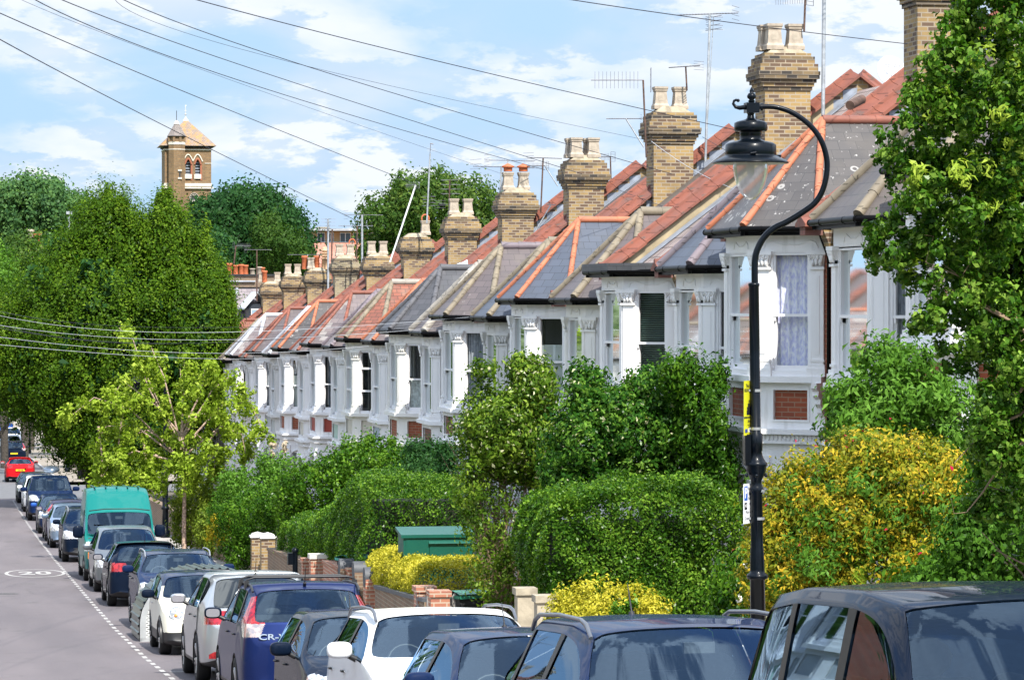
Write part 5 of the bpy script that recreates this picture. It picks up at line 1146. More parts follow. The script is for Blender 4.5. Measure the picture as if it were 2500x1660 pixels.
# foreground pavement tree at the right edge
b = Vector((7.55, 21.5, g(21.5)+.12))
_ol = [(2330, -20), (2285, 60), (2250, 130), (2230, 170), (2205, 240), (2170, 300), (2140, 350), (2135, 400), (2165, 430), (2200, 480), (2190, 530), (2120, 570), (2110, 640), (2150, 690), (2200, 720), (2215, 790), (2280, 850), (2340, 920), (2370, 1000), (2370, 1080), (2390, 1150), (2420, 1230)]
_rd = random.Random(8); _sp = []
for k in range(230):
    f = _rd.random()*(len(_ol)-1); i = int(f); u = f-i; x = _ol[i][0]*(1-u)+_ol[i+1][0]*u; y = _ol[i][1]*(1-u)+_ol[i+1][1]*u; d = abs(_rd.gauss(0, 1))*110
    _sp.append(pb(x+d+18, y+_rd.gauss(0, 22), 22+_rd.uniform(-.35, .5), _rd.uniform(18, 42), _rd.uniform(16, 36), .1))
for k in range(90): _yy = _rd.uniform(-40, 1250); _sp.append(pb(_rd.uniform(2330 if _yy < 850 else 2400, 2640), _yy, 22+_rd.uniform(-.5, .4), _rd.uniform(25, 60), _rd.uniform(25, 55), .15))
T = pl('leafy_tree', 'large glossy-leaved tree filling the right edge in the foreground', 'tree', 'right', _sp, 52000, .045, 81, b, clump=.045, shell=.1, aspect=.6, per=16, up=.2)
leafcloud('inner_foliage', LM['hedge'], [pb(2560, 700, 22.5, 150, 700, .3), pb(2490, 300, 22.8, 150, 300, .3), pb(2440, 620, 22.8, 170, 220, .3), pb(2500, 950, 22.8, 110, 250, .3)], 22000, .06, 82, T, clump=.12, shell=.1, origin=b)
leafcloud('pale_new_leaves', LM['birch'], [pb(2400, 300, 21.8, 150, 260, .4), pb(2300, 480, 21.8, 120, 140, .4), pb(2330, 650, 21.8, 120, 100, .4)], 900, .06, 83, T, clump=.05, shell=.7, origin=b, aspect=.28, tint=(.4, .92))
limbs('trunk', bark, b, [at(x, y, 22.6) for x, y in ((2560, 300), (2520, 500), (2500, 600), (2560, 820), (2560, 100))], .08, 19, T, b, wob=.03, twigs=3)
limbs('twig', twig_m, at(2560, 900, 22), [at(x, y, 21.9) for x, y in ((2330, 1130), (2400, 1000), (2310, 700), (2260, 640), (2360, 1250))], .02, 20, T, b, wob=.04, twigs=5)
# left run of gardens
b = gp(490, 106)
pl('variegated_bush', 'lime and yellow bush on the garden wall beside the pale tree', 'bush', 'lime', [pb(470, 1240, 105, 50, 70, .8), pb(540, 1190, 105, 60, 40, .8), pb(450, 1290, 105, 30, 50, .6), pb(520, 1260, 104, 40, 60, .7)], 9000, .10, 91, b, clump=.22, tint=(.1, .92))
b = gp(493, 99.5); pl('golden_conifer', 'narrow yellow-green conifer column by the garden wall', 'conifer', 'lime', [pb(500, 1300, 99.5, 26, 62, .5)], 4200, .08, 92, b, clump=.15, shell=.6, tint=(.0, .75), stretch=(.7, .7, 1.5))
b = gp(560, 97); pl('garden_bush', 'mid green bush with fine leaves between two yellow bushes', 'bush', 'fresh', [pb(565, 1250, 96, 55, 75, .8), pb(560, 1310, 96, 35, 55, .6)], 8000, .08, 93, b, clump=.2, tint=(0, .7))
b = gp(560, 93); pl('golden_bush', 'small orange-yellow bush hanging over the low wall', 'bush', 'gold', [pb(535, 1290, 93, 28, 35, .4)], 1500, .08, 94, b, clump=.12, tint=(.2, .9))
b = gp(640, 91); pl('garden_bush', 'spreading fresh green bush with tall shoots before the far bays', 'bush', 'fresh', [pb(620, 1200, 91, 80, 55, 1), pb(680, 1180, 91, 50, 60, .8), pb(700, 1250, 90, 60, 50, .8), pb(560, 1180, 91, 30, 30, .5), pb(650, 1140, 91, 22, 30, .4)], 11000, .09, 95, b, clump=.22, tint=(.1, 1), stretch=(.8, .8, 1.4))
b = gp(640, 88.5); pl('overgrown_hedge', 'overgrown dark green hedge trailing over the wall beside the white-capped piers', 'hedge', 'laurel', [pb(600, 1270, 89, 75, 70, .9), pb(610, 1340, 88.6, 45, 60, .5), pb(655, 1240, 88, 40, 50, .6), pb(580, 1360, 88.6, 28, 40, .4)], 12000, .075, 96, b, clump=.16, tint=(0, .95))
b = gp(800, 84); pl('laurel_bush', 'wide glossy laurel bush above the sloping hedge', 'bush', 'laurel', [pb(790, 1190, 83, 110, 70, 1.2), pb(870, 1150, 83, 75, 70, 1), pb(960, 1160, 82, 80, 70, 1), pb(720, 1220, 83, 50, 50, .8), pb(900, 1105, 83, 22, 40, .3), pb(955, 1100, 83, 18, 35, .3), pb(1000, 1190, 81, 60, 50, .8)], 26000, .09, 97, b, clump=.2, tint=(.1, 1), stretch=(.8, .8, 1.25), aspect=.5)
b = gp(1050, 79); pl('dark_bush', 'dark shaded bush against the white bay left of the tall shrub', 'bush', 'dark', [pb(1050, 1130, 79, 65, 50, .8), pb(1030, 1190, 78, 80, 70, .9), pb(1010, 1100, 79, 22, 22, .4), pb(1090, 1150, 76, 30, 60, .6)], 15000, .085, 98, b, clump=.18, tint=(.1, 1), aspect=.5)
for nm, q in (('pampas_plume', (666, 1100, 92)), ('pampas_plume', (694, 1090, 92))):
    c = at(*q); bb = gp(q[0]+8, 92); t = thing(nm, ('left' if q[0] < 680 else 'right')+' one of two buff pampas plumes on tall stalks above the bushes', 'pampas grass', bb, 0, 'pampas plumes')
    leafcloud('plume', plain('buff_plume', (.55, .45, .32), .9, .2), [(c.x-bb.x, c.y-bb.y, c.z-bb.z, .07, .07, .30)], 300, .10, q[0], t, clump=.04, shell=.0, aspect=.3); mb = MB(); mb.tube([(0, 0, 0), (c.x-bb.x, c.y-bb.y, c.z-bb.z)], .012, 5); mb.build('stalk', MATS['buff_plume'], t)
# ================================================================= garden walls, piers, gates, bins
bluecap = plain('blue_engineering_brick', (.07, .075, .085), .6, .15, 6)
stonecap = plain('white_stone_cap', (.66, .62, .55), .8, .1, 3)
concrete = plain('old_concrete', (.36, .31, .23), .9, .25, 5, bmp=.3)
def pier(label, pf, X, topy, mat, cap='flat', w=.34, group=None, capm=None):
    Y = (pf-X*math.sin(TH))/math.cos(TH); z0 = g(Y)+.1; px = 1250+8000*(X*math.cos(TH)-Y*math.sin(TH))/pf; zt = at(px, topy, pf).z
    t = thing('gate_pier', label, 'pier', (X, Y, z0), 0, group); mb = MB(); h = zt-z0-.1
    mb.box(-w/2, w/2, -w/2, w/2, -.1, h); mb.build('shaft', mat, t); mb = MB(); m = capm or stonecap
    if cap == 'flat': mb.box(-w/2-.03, w/2+.03, -w/2-.03, w/2+.03, h, h+.1)
    elif cap == 'dome': mb.box(-w/2-.04, w/2+.04, -w/2-.04, w/2+.04, h, h+.05); mb.lathe([(w*.72, h+.05), (w*.6, h+.1), (.01, h+.15)], n=4, smooth=False)
    elif cap == 'round': mb.tube([(-w/2-.01, 0, h), (w/2+.01, 0, h)], w*.52, 14)
    mb.build('cap', m, t); return t
pier('brown brick gate pier with white cap, left of the black gate', 87.8, 8.35, 1302, stock, 'dome', .36, capm=white)
pier('brown brick gate pier with white cap, right of the black gate', 86.2, 8.45, 1304, stock, 'dome', .36, capm=white)
pier('red brick pier with pale stone cap left of the red brick wall', 73.8, 8.35, 1352, redbrick2, 'flat', .36)
pier('small red brick pier partly covered by the hedge end', 75.6, 8.35, 1362, redbrick2, 'flat', .32, capm=redbrick2)
pier('farthest of three brick piers with rounded blue-black caps', 68.4, 8.35, 1372, stock_brown, 'round', .34, 'rounded cap piers', bluecap)
pier('middle one of three brick piers with rounded blue-black caps', 66.4, 8.4, 1380, stock_brown, 'round', .36, 'rounded cap piers', bluecap)
pier('nearest of three brick piers with rounded blue-black caps', 64.6, 8.4, 1396, redbrick2, 'round', .38, 'rounded cap piers', bluecap)
pier('plain red brick pier at the end of the yellow hedge', 58.0, 8.42, 1430, redbrick2, 'flat', .33, capm=redbrick2)
pier('plain red brick pier holding the wooden picket gate', 56.3, 8.42, 1441, redbrick2, 'flat', .33, capm=redbrick2)
pier('weathered concrete gate pier under the tall shrub', 47.6, 8.35, 1434, concrete, 'flat', .26, capm=concrete)
pier('shorter concrete gate pier beside the yellow mound bush', 46.2, 8.38, 1452, concrete, 'flat', .26, capm=concrete)
def wall(label, y0, y1, h, mat, cap, X=8.3, w=.24, roundcap=False):
    t = thing('garden_wall', label, 'wall', (X, y0, g(y0))); mb = MB(); n = max(1, int((y1-y0)/2)); c = MB()
    for i in range(n):
        a, b = (y1-y0)*i/n, (y1-y0)*(i+1)/n; za, zb = g(y0+a)-g(y0), g(y0+b)-g(y0)
        mb.prism([(0, a, za-.2), (0, b, zb-.2), (0, b, zb+h), (0, a, za+h)], (w, 0, 0))
        if roundcap: c.tube([(w/2, a, za+h), (w/2, b, zb+h)], w*.55, 12)
        else: c.prism([(-.03, a, za+h), (-.03, b, zb+h), (-.03, b, zb+h+.07), (-.03, a, za+h+.07)], (w+.06, 0, 0))
    mb.build('brickwork', mat, t); c.build('coping', cap, t); return t
wall('brown brick garden wall with blue-black coping under the yellow hedge', 56.6, 63.2, .93, stock_brown, bluecap)
wall('red brick garden wall with rounded blue-black coping between brick piers', 67.4, 72.0, 1.12, redbrick2, redbrick2)
wall('low brown brick garden wall behind the black bollard', 76, 84.5, .95, stock_brown, stock_brown)
wall('low red garden wall under the trailing hedge', 87.6, 96, .85, stock_brown, concrete)
wall('long low brown garden wall beside the pale tree', 97, 150, 1.0, stock_brown, stock_brown)
wall('low garden wall with tan stone coping in front of the boxy hedge', 28, 45, 1.0, redbrick2, stonecap)
# gates
t = thing('picket_gate', 'weathered grey wooden picket gate beside the red brick pier', 'gate', at(1066, 740, 56.8).xy.to_3d()+Vector((0, 0, g(55)+.1))); wood = plain('weathered_grey_wood', (.30, .28, .25), .9, .25, 8)
mb = MB(); 
for i in range(5):
    x = i*.135; h = .86-.0*i; mb.prism([(x, 0, .05), (x+.1, 0, .05), (x+.1, 0, h), (x+.05, 0, h+.08), (x, 0, h)], (0, .025, 0))
mb.box(-.02, .66, .03, .06, .2, .28); mb.box(-.02, .66, .03, .06, .62, .7); mb.build('pickets', wood, t); mb = MB(); mb.box(-.17, -.05, -.05, .07, -.1, 1.0); mb.build('gate_post', wood, t)
t = thing('metal_gate', 'narrow black metal gate between the white-capped piers', 'gate', at(653, 740, 87).xy.to_3d()+Vector((0, 0, g(84.5)+.1))); mb = MB()
for i in range(6): mb.tube([(0, i*.12, 0), (0, i*.12, 1.05)], .018, 6)
mb.box(-.03, .03, -.05, .7, .1, .14); mb.box(-.03, .03, -.05, .7, .95, 1.0); mb.box(-.05, .05, -.1, 0, 0, 1.1); mb.build('bars', blackmetal, t)
t = thing('post_box_bollard', 'short black post with a square plate beside the red brick piers', 'bollard', at(720, 740, 74).xy.to_3d()+Vector((0, 0, g(71.5)+.12))); mb = MB(); mb.tube([(0, 0, 0), (0, 0, 1.12)], .06, 12); mb.lathe([(.075, 1.1), (.075, 1.16), (.02, 1.2)], n=12); mb.build('post', blackmetal, t); mb = MB(); mb.box(-.17, -.05, -.12, .12, .82, 1.08); mb.build('plate', blackmetal, t)
def bin_(label, px, pf, topy, lidm, w=.56, rot=0):
    p = at(px, topy, pf); z0 = g(p.y)+.16; h = p.z-z0; t = thing('wheelie_bin', label, 'bin', (p.x, p.y, z0), rot); mb = MB()
    a, b = w*.40, w*.5; mb.add([(-a, -a, 0), (a, -a, 0), (a, a, 0), (-a, a, 0), (-b, -b, h-.12), (b, -b, h-.12), (b, b, h-.12), (-b, b, h-.12)], [(0, 1, 2, 3), (4, 5, 6, 7), (0, 4, 5, 1), (1, 5, 6, 2), (2, 6, 7, 3), (3, 7, 4, 0)]); mb.box(-b-.02, b+.02, -b-.02, b+.02, h-.14, h-.09); mb.tube([(-b, b+.06, h-.05), (b, b+.06, h-.05)], .02, 6)
    mb.build('body', plain('dark_grey_bin', (.03, .033, .036), .5, .1, 4), t); mb = MB(); n = 6; q = []
    for i in range(n+1): y = -b-.05+(2*b+.1)*i/n; z = h-.09+.10*math.sin(PI*(.15+.85*i/n)); q += [(-b-.03, y, z), (b+.03, y, z)]
    mb.add(q, [(2*i, 2*i+1, 2*i+3, 2*i+2) for i in range(n)], 0, True); mb.prism([(-b-.03, -b-.05, h-.12), (b+.03, -b-.05, h-.12), (b+.03, b+.05, h-.12), (-b-.03, b+.05, h-.12)], (0, 0, .05)); mb.build('lid', lidm, t); return t
teal = plain('teal_bin_lid', (.05, .30, .25), .4, .05, 3); glid = plain('green_bin_lid', (.03, .20, .12), .4, .05, 3)
bin_('wheelie bin with teal lid behind the blue-black capped piers', 868, 69.5, 1354, teal, .60, .3); bin_('dark wheelie bin with teal lid beside the picket gate', 1135, 57.2, 1440, glid, .58, .4); bin_('wheelie bin with pale green lid between the hedge and the lamp post', 1778, 40, 1484, plain('pale_green_lid', (.18, .45, .25), .5, .1), .34, 0)
# green metal store
c = at(985, 1300, 62); z0 = g(c.y)+.16; t = thing('metal_store', 'tall green metal garden store with sloping lid between hedges', 'storage box', (c.x, c.y, z0)); gm = plain('green_painted_metal', (.004, .085, .058), .4, .06, 2); h = c.z-z0
mb = MB(); W_, D_ = 1.32, .75; mb.box(0, W_, 0, D_, 0, h-.06); mb.build('body', gm, t)
mb = MB(); mb.prism([(-.05, -.04, h-.1), (-.05, D_+.04, h+.0), (-.05, D_+.04, h+.06), (-.05, -.04, h-.04)], (W_+.1, 0, 0)); mb.build('lid', gm, t)
mb = MB(); mb.box(.50, W_-.03, -.02, 0, .05, h-.2); mb.box(.05, .49, -.012, 0, .05, h-.14); mb.prism([(.48, -.07, h-.21), (.48, 0, h-.15), (.48, 0, h-.20)], (W_-.5, 0, 0)); mb.build('door', gm, t)
# ================================================================= lamp posts and signs
lampglass = glass_mat('lamp_glass', (.90, .92, .90), .1, .85)
_t = lampglass.node_tree; _o = _t.nodes['Material Output']; _s0 = _o.inputs[0].links[0].from_socket; _d = _t.nodes.new('ShaderNodeBsdfDiffuse'); _d.inputs[0].default_value = (.7, .68, .66, 1); _x = _t.nodes.new('ShaderNodeMixShader'); _x.inputs[0].default_value = .42
_t.links.new(_s0, _x.inputs[1]); _t.links.new(_d.outputs[0], _x.inputs[2]); _t.links.new(_x.outputs[0], _o.inputs[0])
inner_white = plain('reflector_enamel', (.42, .42, .34), .5, .1, 5)
def big_lamp():
    pf = 29.0; s = pf/8000; b = at(1856, 740, pf); z0 = g(b.y)+.12; t = thing('street_lamp', 'black swan-neck street lamp with bell lantern, yellow and white signs on its post', 'street lamp', (b.x, b.y, z0))
    o = Vector((b.x, b.y, z0)); Lc = lambda px, py: at(px, py, pf)-o
    def line(y): return 1856+(y-1400)*(-.0)-(max(0, 1500-y))*.0135
    prof = [(1900, .075), (1560, .068), (1412, .062)]
    mb = MB(); zz = lambda y: (at(1850, y, pf)-o).z
    # lower shaft and collars
    pr = [(.10, -.1), (.10, .3), (.073, .35), (.066, zz(1415)), (.092, zz(1412)), (.098, zz(1407)), (.092, zz(1402)), (.068, zz(1398)), (.066, zz(1390)), (.060, zz(1340)), (.056, zz(1335)), (.054, zz(1205)), (.064, zz(1200)), (.066, zz(1193)), (.056, zz(1188)), (.048, zz(1180)), (.050, zz(1172)), (.072, zz(1160)), (.088, zz(1148)), (.090, zz(1140)), (.099, zz(1136)), (.101, zz(1131)), (.085, zz(1127)), (.062, zz(1115)), (.052, zz(1102)), (.060, zz(1099)), (.060, zz(1060)), (.046, zz(1056)), (.045, zz(700)), (.050, zz(698)), (.050, zz(692)), (.03, zz(690))]
    tilt = Matrix.Shear('XY', 4, (0, 0)); M = Matrix.Identity(4); M[0][2] = -.0135
    mb.lathe(pr, n=24, M=M)
    for k in range(6): a = 2*PI*k/6+.3; mb.ball((.098*math.cos(a)+M[0][2]*zz(1160), .098*math.sin(a), zz(1160)), .017, 8)
    mb.box(-.11, -.055, -.05, .04, zz(1135), zz(1060), 0, M)
    mb.build('post', blackmetal, t)
    mb = MB(); cur = [(1843, 700), (1843, 638), (1850, 607), (1866, 579), (1890, 557), (1921, 542), (1957, 520), (1989, 496), (2008, 465), (2018, 425), (2018, 386), (2004, 342), (1977, 306), (1937, 277), (1898, 263), (1866, 261), (1850, 262)]
    P = [Lc(*c) for c in cur]; Q = []
    for i in range(len(P)-1):      # smooth the neck
        p0, p1, p2, p3 = P[max(i-1, 0)], P[i], P[i+1], P[min(i+2, len(P)-1)]
        for k in range(4):
            u = k/4; Q.append(.5*((2*p1)+(p2-p0)*u+(2*p0-5*p1+4*p2-p3)*u*u+(3*p1-p0-3*p2+p3)*u**3))
    Q.append(P[-1]); mb.tube(Q, [.030-.008*i/len(Q) for i in range(len(Q))], 14)
    bx = Lc(1835, 264); mb.box(bx.x-.058, bx.x+.058, bx.y-.058, bx.y+.058, bx.z-.045, bx.z+.045); mb.tube([Lc(1862, 262), Lc(1856, 262)], .034, 14)
    sc = [(1820, 262), (1806, 264), (1796, 262), (1790, 254), (1792, 247), (1799, 244)]; mb.tube([Lc(*c) for c in sc], [.022, .02, .016, .013, .012, .012], 10); mb.ball(Lc(1802, 246), .016)
    c = (bx.x, bx.y, 0); zb = lambda y: (at(1833, y, pf)-o).z
    mb.lathe([(.02, zb(251)), (.035, zb(248)), (.02, zb(244)), (.038, zb(240)), (.042, zb(235)), (.03, zb(229)), (.016, zb(227)), (.02, zb(223)), (.004, zb(213))], c, 14)
    mb.build('swan_neck', blackmetal, t)
    c = (bx.x-.008, bx.y, 0); mb = MB()
    mb.lathe([(.035, zb(277)), (.028, zb(281)), (.035, zb(289)), (.05, zb(292)), (.12, zb(297)), (.146, zb(301)), (.148, zb(318)), (.140, zb(321)), (.10, zb(321)), (.095, zb(325)), (.10, zb(328)), (.092, zb(331)), (.098, zb(335)), (.095, zb(341)), (.12, zb(344)), (.20, zb(349)), (.225, zb(354)), (.228, zb(377)), (.222, zb(380)), (.25, zb(383)), (.315, zb(392)), (.335, zb(396)), (.338, zb(399)), (.33, zb(400))], c, 40)
    mb.lathe([(.33, zb(400)), (.30, zb(397)), (.16, zb(386)), (.001, zb(384))], c, 40, 1)
    mb.tube([(c[0]-.06, c[1]-.235, zb(378)), (c[0]-.01, c[1]-.24, zb(376))], .013, 8); mb.box(c[0]+.2, c[0]+.27, -.03+c[1], .03+c[1], zb(384), zb(378))
    ln = mb.build('lantern', [blackmetal, inner_white], t)
    mb = MB(); mb.lathe([(.155, zb(392)), (.157, zb(410)), (.148, zb(430)), (.125, zb(452)), (.09, zb(472)), (.04, zb(486)), (.005, zb(489))], c, 32); mb.build('bowl', lampglass, ln)
    mb = MB(); mb.lathe([(.03, zb(392)), (.035, zb(400)), (.03, zb(425)), (.01, zb(432))], c, 14); mb.build('bulb', plain('bulb_glass', (.75, .72, .68), .2, .05), ln)
    # signs: plates turned edge-on
    def sign(name, x0, x1, y0, y1, w, mat, ang):
        c = at((x0+x1)/2, (y0+y1)/2, pf)-o; h = (y1-y0)*s; M = Matrix.Translation((c.x, c.y, c.z)) @ Matrix.Rotation(-TH, 4, 'Z') @ Matrix.Rotation(R_(ang), 4, 'Z')
        mb = MB(); r = .015; mb.box(-w/2, w/2, -.0015, .0015, -h/2, h/2, 0, M); mb.box(-w/2+.0, w/2, .0016, .0025, -h/2, h/2, 1, M)
        sg = mb.build(name, [mat, alu], t)
        for yy in (.32, -.38): b2 = MB(); b2.lathe([(.048 if y0 < 1000 else .058, -.012), (.048 if y0 < 1000 else .058, .012)], (at(1845 if y0 < 1000 else 1851, 740, pf).x-o.x, 0, c.z+yy*h), 18); b2.box(-.02+c.x, c.x+.09, -.005, .02, c.z+yy*h-.01, c.z+yy*h+.01); b2.build('clamp', alu, sg)
        return sg, M, w, h
    FX = Matrix.Translation((0, -.0025, 0)) @ Matrix.Rotation(PI/2, 4, 'X')
    ysign = plain('yellow_sign_face', (.62, .60, .02), .4, .03, 3); ink = plain('black_ink', (.015, .015, .02), .5, 0); 
    sg, M, w, h = sign('watch_sign', 1817, 1841, 929, 1062, .27, ysign, 66)
    for tx, z, sz, sx in (('This is the', .195, .042, 1.05), ('NELSON ROAD N19', .155, .04, .72), ('NEIGHBOURHOOD WATCH', -.085, .024, .9), ('Area', -.118, .045, 1), ('for safer streets', -.15, .014, 1), ('in this area', -.165, .014, 1)):
        text_mesh(tx, sz, ink, 'lettering', sg, M @ Matrix.Translation((0, 0, z)) @ FX @ Matrix.Diagonal((sx, 1, 1, 1)), .0004, True)
    mb = MB()     # group of small figures
    for k in range(6): x = -.055+.022*k; z = -.04+.03*(k % 3); mb.box(x-.014, x+.014, -.004, -.002, -.06, z+.02, 0, M); mb.box(x-.008, x+.008, -.004, -.002, z+.025, z+.05, 0, M)
    mb.build('figures', ink, sg); mb = MB(); mb.box(-.11, -.05, -.004, -.002, -.215, -.185, 0, M); mb.build('badge', plain('blue_badge', (.03, .06, .3), .5, 0), sg); mb = MB(); mb.box(-.02, .045, -.004, -.002, -.215, -.185, 0, M); mb.build('badge', white, sg)
    sg, M, w, h = sign('parking_sign', 1815, 1841, 1180, 1277, .24, plain('white_sign_face', (.80, .82, .84), .4, .02), 63)
    mb = MB(); mb.box(-.105, -.035, -.004, -.002, .03, .155, 0, M); mb.build('blue_panel', plain('sign_blue', (.02, .10, .45), .4, 0), sg); text_mesh('P', .13, white, 'lettering', sg, M @ Matrix.Translation((-.07, -.002, .092)) @ FX @ Matrix.Diagonal((.8, 1, 1, 1)), .0004, True)
    for tx, x, z, sz, sx in (('Resident', .04, .13, .038, .85), ('permit', .04, .09, .038, .9), ('holders', .04, .045, .038, .9), ('only', .04, .0, .038, .9), ('Mon - Fri', 0, -.075, .04, 1), ('12 noon - 2 pm', 0, -.13, .04, .8)):
        text_mesh(tx, sz, ink, 'lettering', sg, M @ Matrix.Translation((x, 0, z)) @ FX @ Matrix.Diagonal((sx, 1, 1, 1)), .0004)
    mb = MB(); mb.box(-.10, -.045, -.004, -.002, -.05, .01, 0, M); mb.build('zone_plate', ink, sg); text_mesh('HE', .04, white, 'lettering', sg, M @ Matrix.Translation((-.072, -.002, -.02)) @ FX @ Matrix.Diagonal((.8, 1, 1, 1)), .0004)
big_lamp()
def plain_lamp(label, px, pf, h=6.0, bits=True):
    b = gpt(px, 0, pf, .12); t = thing('street_lamp', label, 'street lamp', b, 0, 'black street lamps down the street'); mb = MB()
    mb.lathe([(.17, -.1), (.17, .25), (.12, .3), (.11, 1.0), (.15, 1.03), (.15, 1.08), (.11, 1.12), (.1, 2.2), (.14, 2.25), (.14, 2.3), (.08, 2.4), (.10, 2.6), (.13, 2.75), (.08, 2.9), (.075, 3.9), (.055, 4), (.05, h)], n=14); mb.build('post', blackmetal, t)
    mb = MB(); mb.tube([(0, 0, h-.1)]+[(-.5+.5*math.cos(a), 0, h+.5*math.sin(a)) for a in [PI*k/8 for k in range(9)]]+[(-1, 0, h-.15)], .03, 8); mb.lathe([(.02, h-.1), (.12, h-.15), (.12, h-.25), (.3, h-.38), (.31, h-.4)], (-1, 0, 0), 16); mb.lathe([(.14, h-.4), (.10, h-.6), (.01, h-.7)], (-1, 0, 0), 12); mb.build('lantern', blackmetal, t)
    return t
plain_lamp('black street lamp post behind the pale pavement tree', 403, 118)
plain_lamp('black street lamp post at the foot of the round tree, beyond the junction', 164, 205, 6)
plain_lamp('farthest black street lamp post beside the far parked cars', 71, 262, 6)
for px, pf, lb in ((77, 275, 'bare dark tree trunk beside the farthest lamp'), (176, 215, 'pale slanting tree trunk beyond the junction')):
    b = gpt(px, 0, pf); t = thing('street_tree', lb, 'tree', b); mb = MB(); mb.tube([(0, 0, 0), (.1, 0, 2), (-.1, 0, 5)], [.22, .18, .15], 8); mb.build('trunk', bark_dark, t)
    leafcloud('crown', LM['dark'], [(0, 0, 6.5, 2.6, 2.6, 2.2)], 3500, .3, int(px), t, clump=.5)
for i, (px, pf) in enumerate(((192, 190), (199, 191), (208, 192))):
    b = gpt(px, 0, pf); t = thing('bollard', ('left', 'middle', 'right')[i]+' one of three dark bollards in the shade at the junction', 'bollard', b, 0, 'bollards'); mb = MB(); mb.lathe([(.1, 0), (.09, .9), (.11, .92), (.06, 1.02)], n=10); mb.build('post', blackmetal, t)
# ================================================================= vehicles
def paint(name, col, metal=.0, rough=.45):
    if name in MATS: return MATS[name]
    m, t, b = newmat(name); geo = t.nodes.new('ShaderNodeNewGeometry'); mm = t.nodes.new('ShaderNodeMixRGB')
    mm.inputs[1].default_value = rgb(col); mm.inputs[2].default_value = (.015, .015, .016, 1); t.links.new(geo.outputs['Backfacing'], mm.inputs[0])
    t.links.new(mm.outputs[0], b.inputs['Base Color']); b.inputs['Metallic'].default_value = metal; b.inputs['Roughness'].default_value = rough
    b.inputs['Coat Weight'].default_value = .45; b.inputs['Coat Roughness'].default_value = .02; b.inputs['Coat IOR'].default_value = 1.33; b.inputs['Specular IOR Level'].default_value = 0.02
    return m
PAINT = {'black': paint('black_car_paint', (.004, .009, .022), 0), 'navy': paint('navy_car_paint', (.006, .016, .055), 0), 'blue': paint('blue_car_paint', (.010, .020, .085), .35), 'silver': paint('silver_car_paint', (.50, .52, .53), .8, .32),
 'white': paint('white_car_paint', (.80, .80, .79)), 'cream': paint('cream_car_paint', (.76, .73, .60)), 'grey': paint('grey_car_paint', (.22, .24, .26), .8, .32), 'lightblue': paint('pale_blue_car_paint', (.25, .33, .44), .7, .32),
 'teal': paint('teal_van_paint', (.010, .155, .14), 0, .35), 'red': paint('red_car_paint', (.50, .010, .015)), 'purple': paint('dark_purple_car_paint', (.03, .02, .05), .5), 'bright': paint('bright_blue_car_paint', (.03, .10, .40), .3)}
cglass = glass_mat('car_glass', (.70, .80, .82), .01, 1.27)
for _n in cglass.node_tree.nodes:
    if _n.type == 'BSDF_GLOSSY': _n.inputs[0].default_value = (.50, .72, 1.0, 1)
cdark = glass_mat('privacy_glass', (.05, .06, .06), .01, 1.32)
trim = plain('black_trim', (.016, .016, .017), .45, .1, 8); rubber = plain('tyre_rubber', (.014, .014, .014), .8, .1, 9); cloth_m = plain('seat_fabric', (.075, .078, .085), .9, .2, 20)
chrome = plain('chrome', (.75, .76, .78), .12, .02, 3, metal=1); alloy = plain('alloy_wheel', (.48, .49, .50), .3, .08, 5, metal=.8)
def lampmat(name, c, c2, rough=.12):
    m, t, b = newmat(name); c_, f = noise_mix(t, c, c2, 16, .4, .6, 2); t.links.new(c_, b.inputs['Base Color']); b.inputs['Roughness'].default_value = rough; b.inputs['Coat Weight'].default_value = 1; b.inputs['Metallic'].default_value = .3; return m
headm = lampmat('headlamp', (.30, .32, .34), (.85, .87, .9)); tailm = lampmat('tail_lamp', (.22, .003, .006), (.50, .012, .015)); clearm = lampmat('clear_lamp', (.30, .28, .28), (.62, .45, .40)); amber = lampmat('indicator', (.8, .2, .02), (.9, .35, .05))
mirror_m = plain('mirror_glass', (.8, .82, .84), .02, .01, 1, metal=1)
PRE = {
 'hatch': dict(L=4.2, W=1.76, H=1.46, gc=.17, yc=1.12, yw=1.92, yr=3.62, yt=4.02, zn=.76, zc=.98, zb=1.0, zt=1.04, ri=.25, wr=.315, a1=.85, a2=3.42),
 'suv': dict(L=4.5, W=1.84, H=1.64, gc=.2, yc=1.2, yw=1.95, yr=3.92, yt=4.36, zn=.90, zc=1.12, zb=1.12, zt=1.15, ri=.25, wr=.35, a1=.9, a2=3.55),
 'rr': dict(L=4.85, W=1.98, H=1.84, gc=.22, yc=1.35, yw=1.98, yr=4.35, yt=4.72, zn=1.02, zc=1.2, zb=1.18, zt=1.2, ri=.24, wr=.38, a1=.95, a2=3.8),
 'mini': dict(L=3.7, W=1.68, H=1.41, gc=.15, yc=1.18, yw=1.68, yr=3.3, yt=3.6, zn=.76, zc=.95, zb=.98, zt=1.0, ri=.19, wr=.30, a1=.68, a2=3.12),
 'mpv': dict(L=4.4, W=1.78, H=1.6, gc=.18, yc=.95, yw=1.85, yr=3.95, yt=4.25, zn=.80, zc=1.02, zb=1.04, zt=1.08, ri=.25, wr=.315, a1=.85, a2=3.55),
 'van': dict(L=5.2, W=1.98, H=2.52, gc=.2, yc=.75, yw=1.35, yr=5.0, yt=5.1, zn=.98, zc=1.22, zb=1.25, zt=1.3, ri=.12, wr=.33, a1=.9, a2=4.1),
}
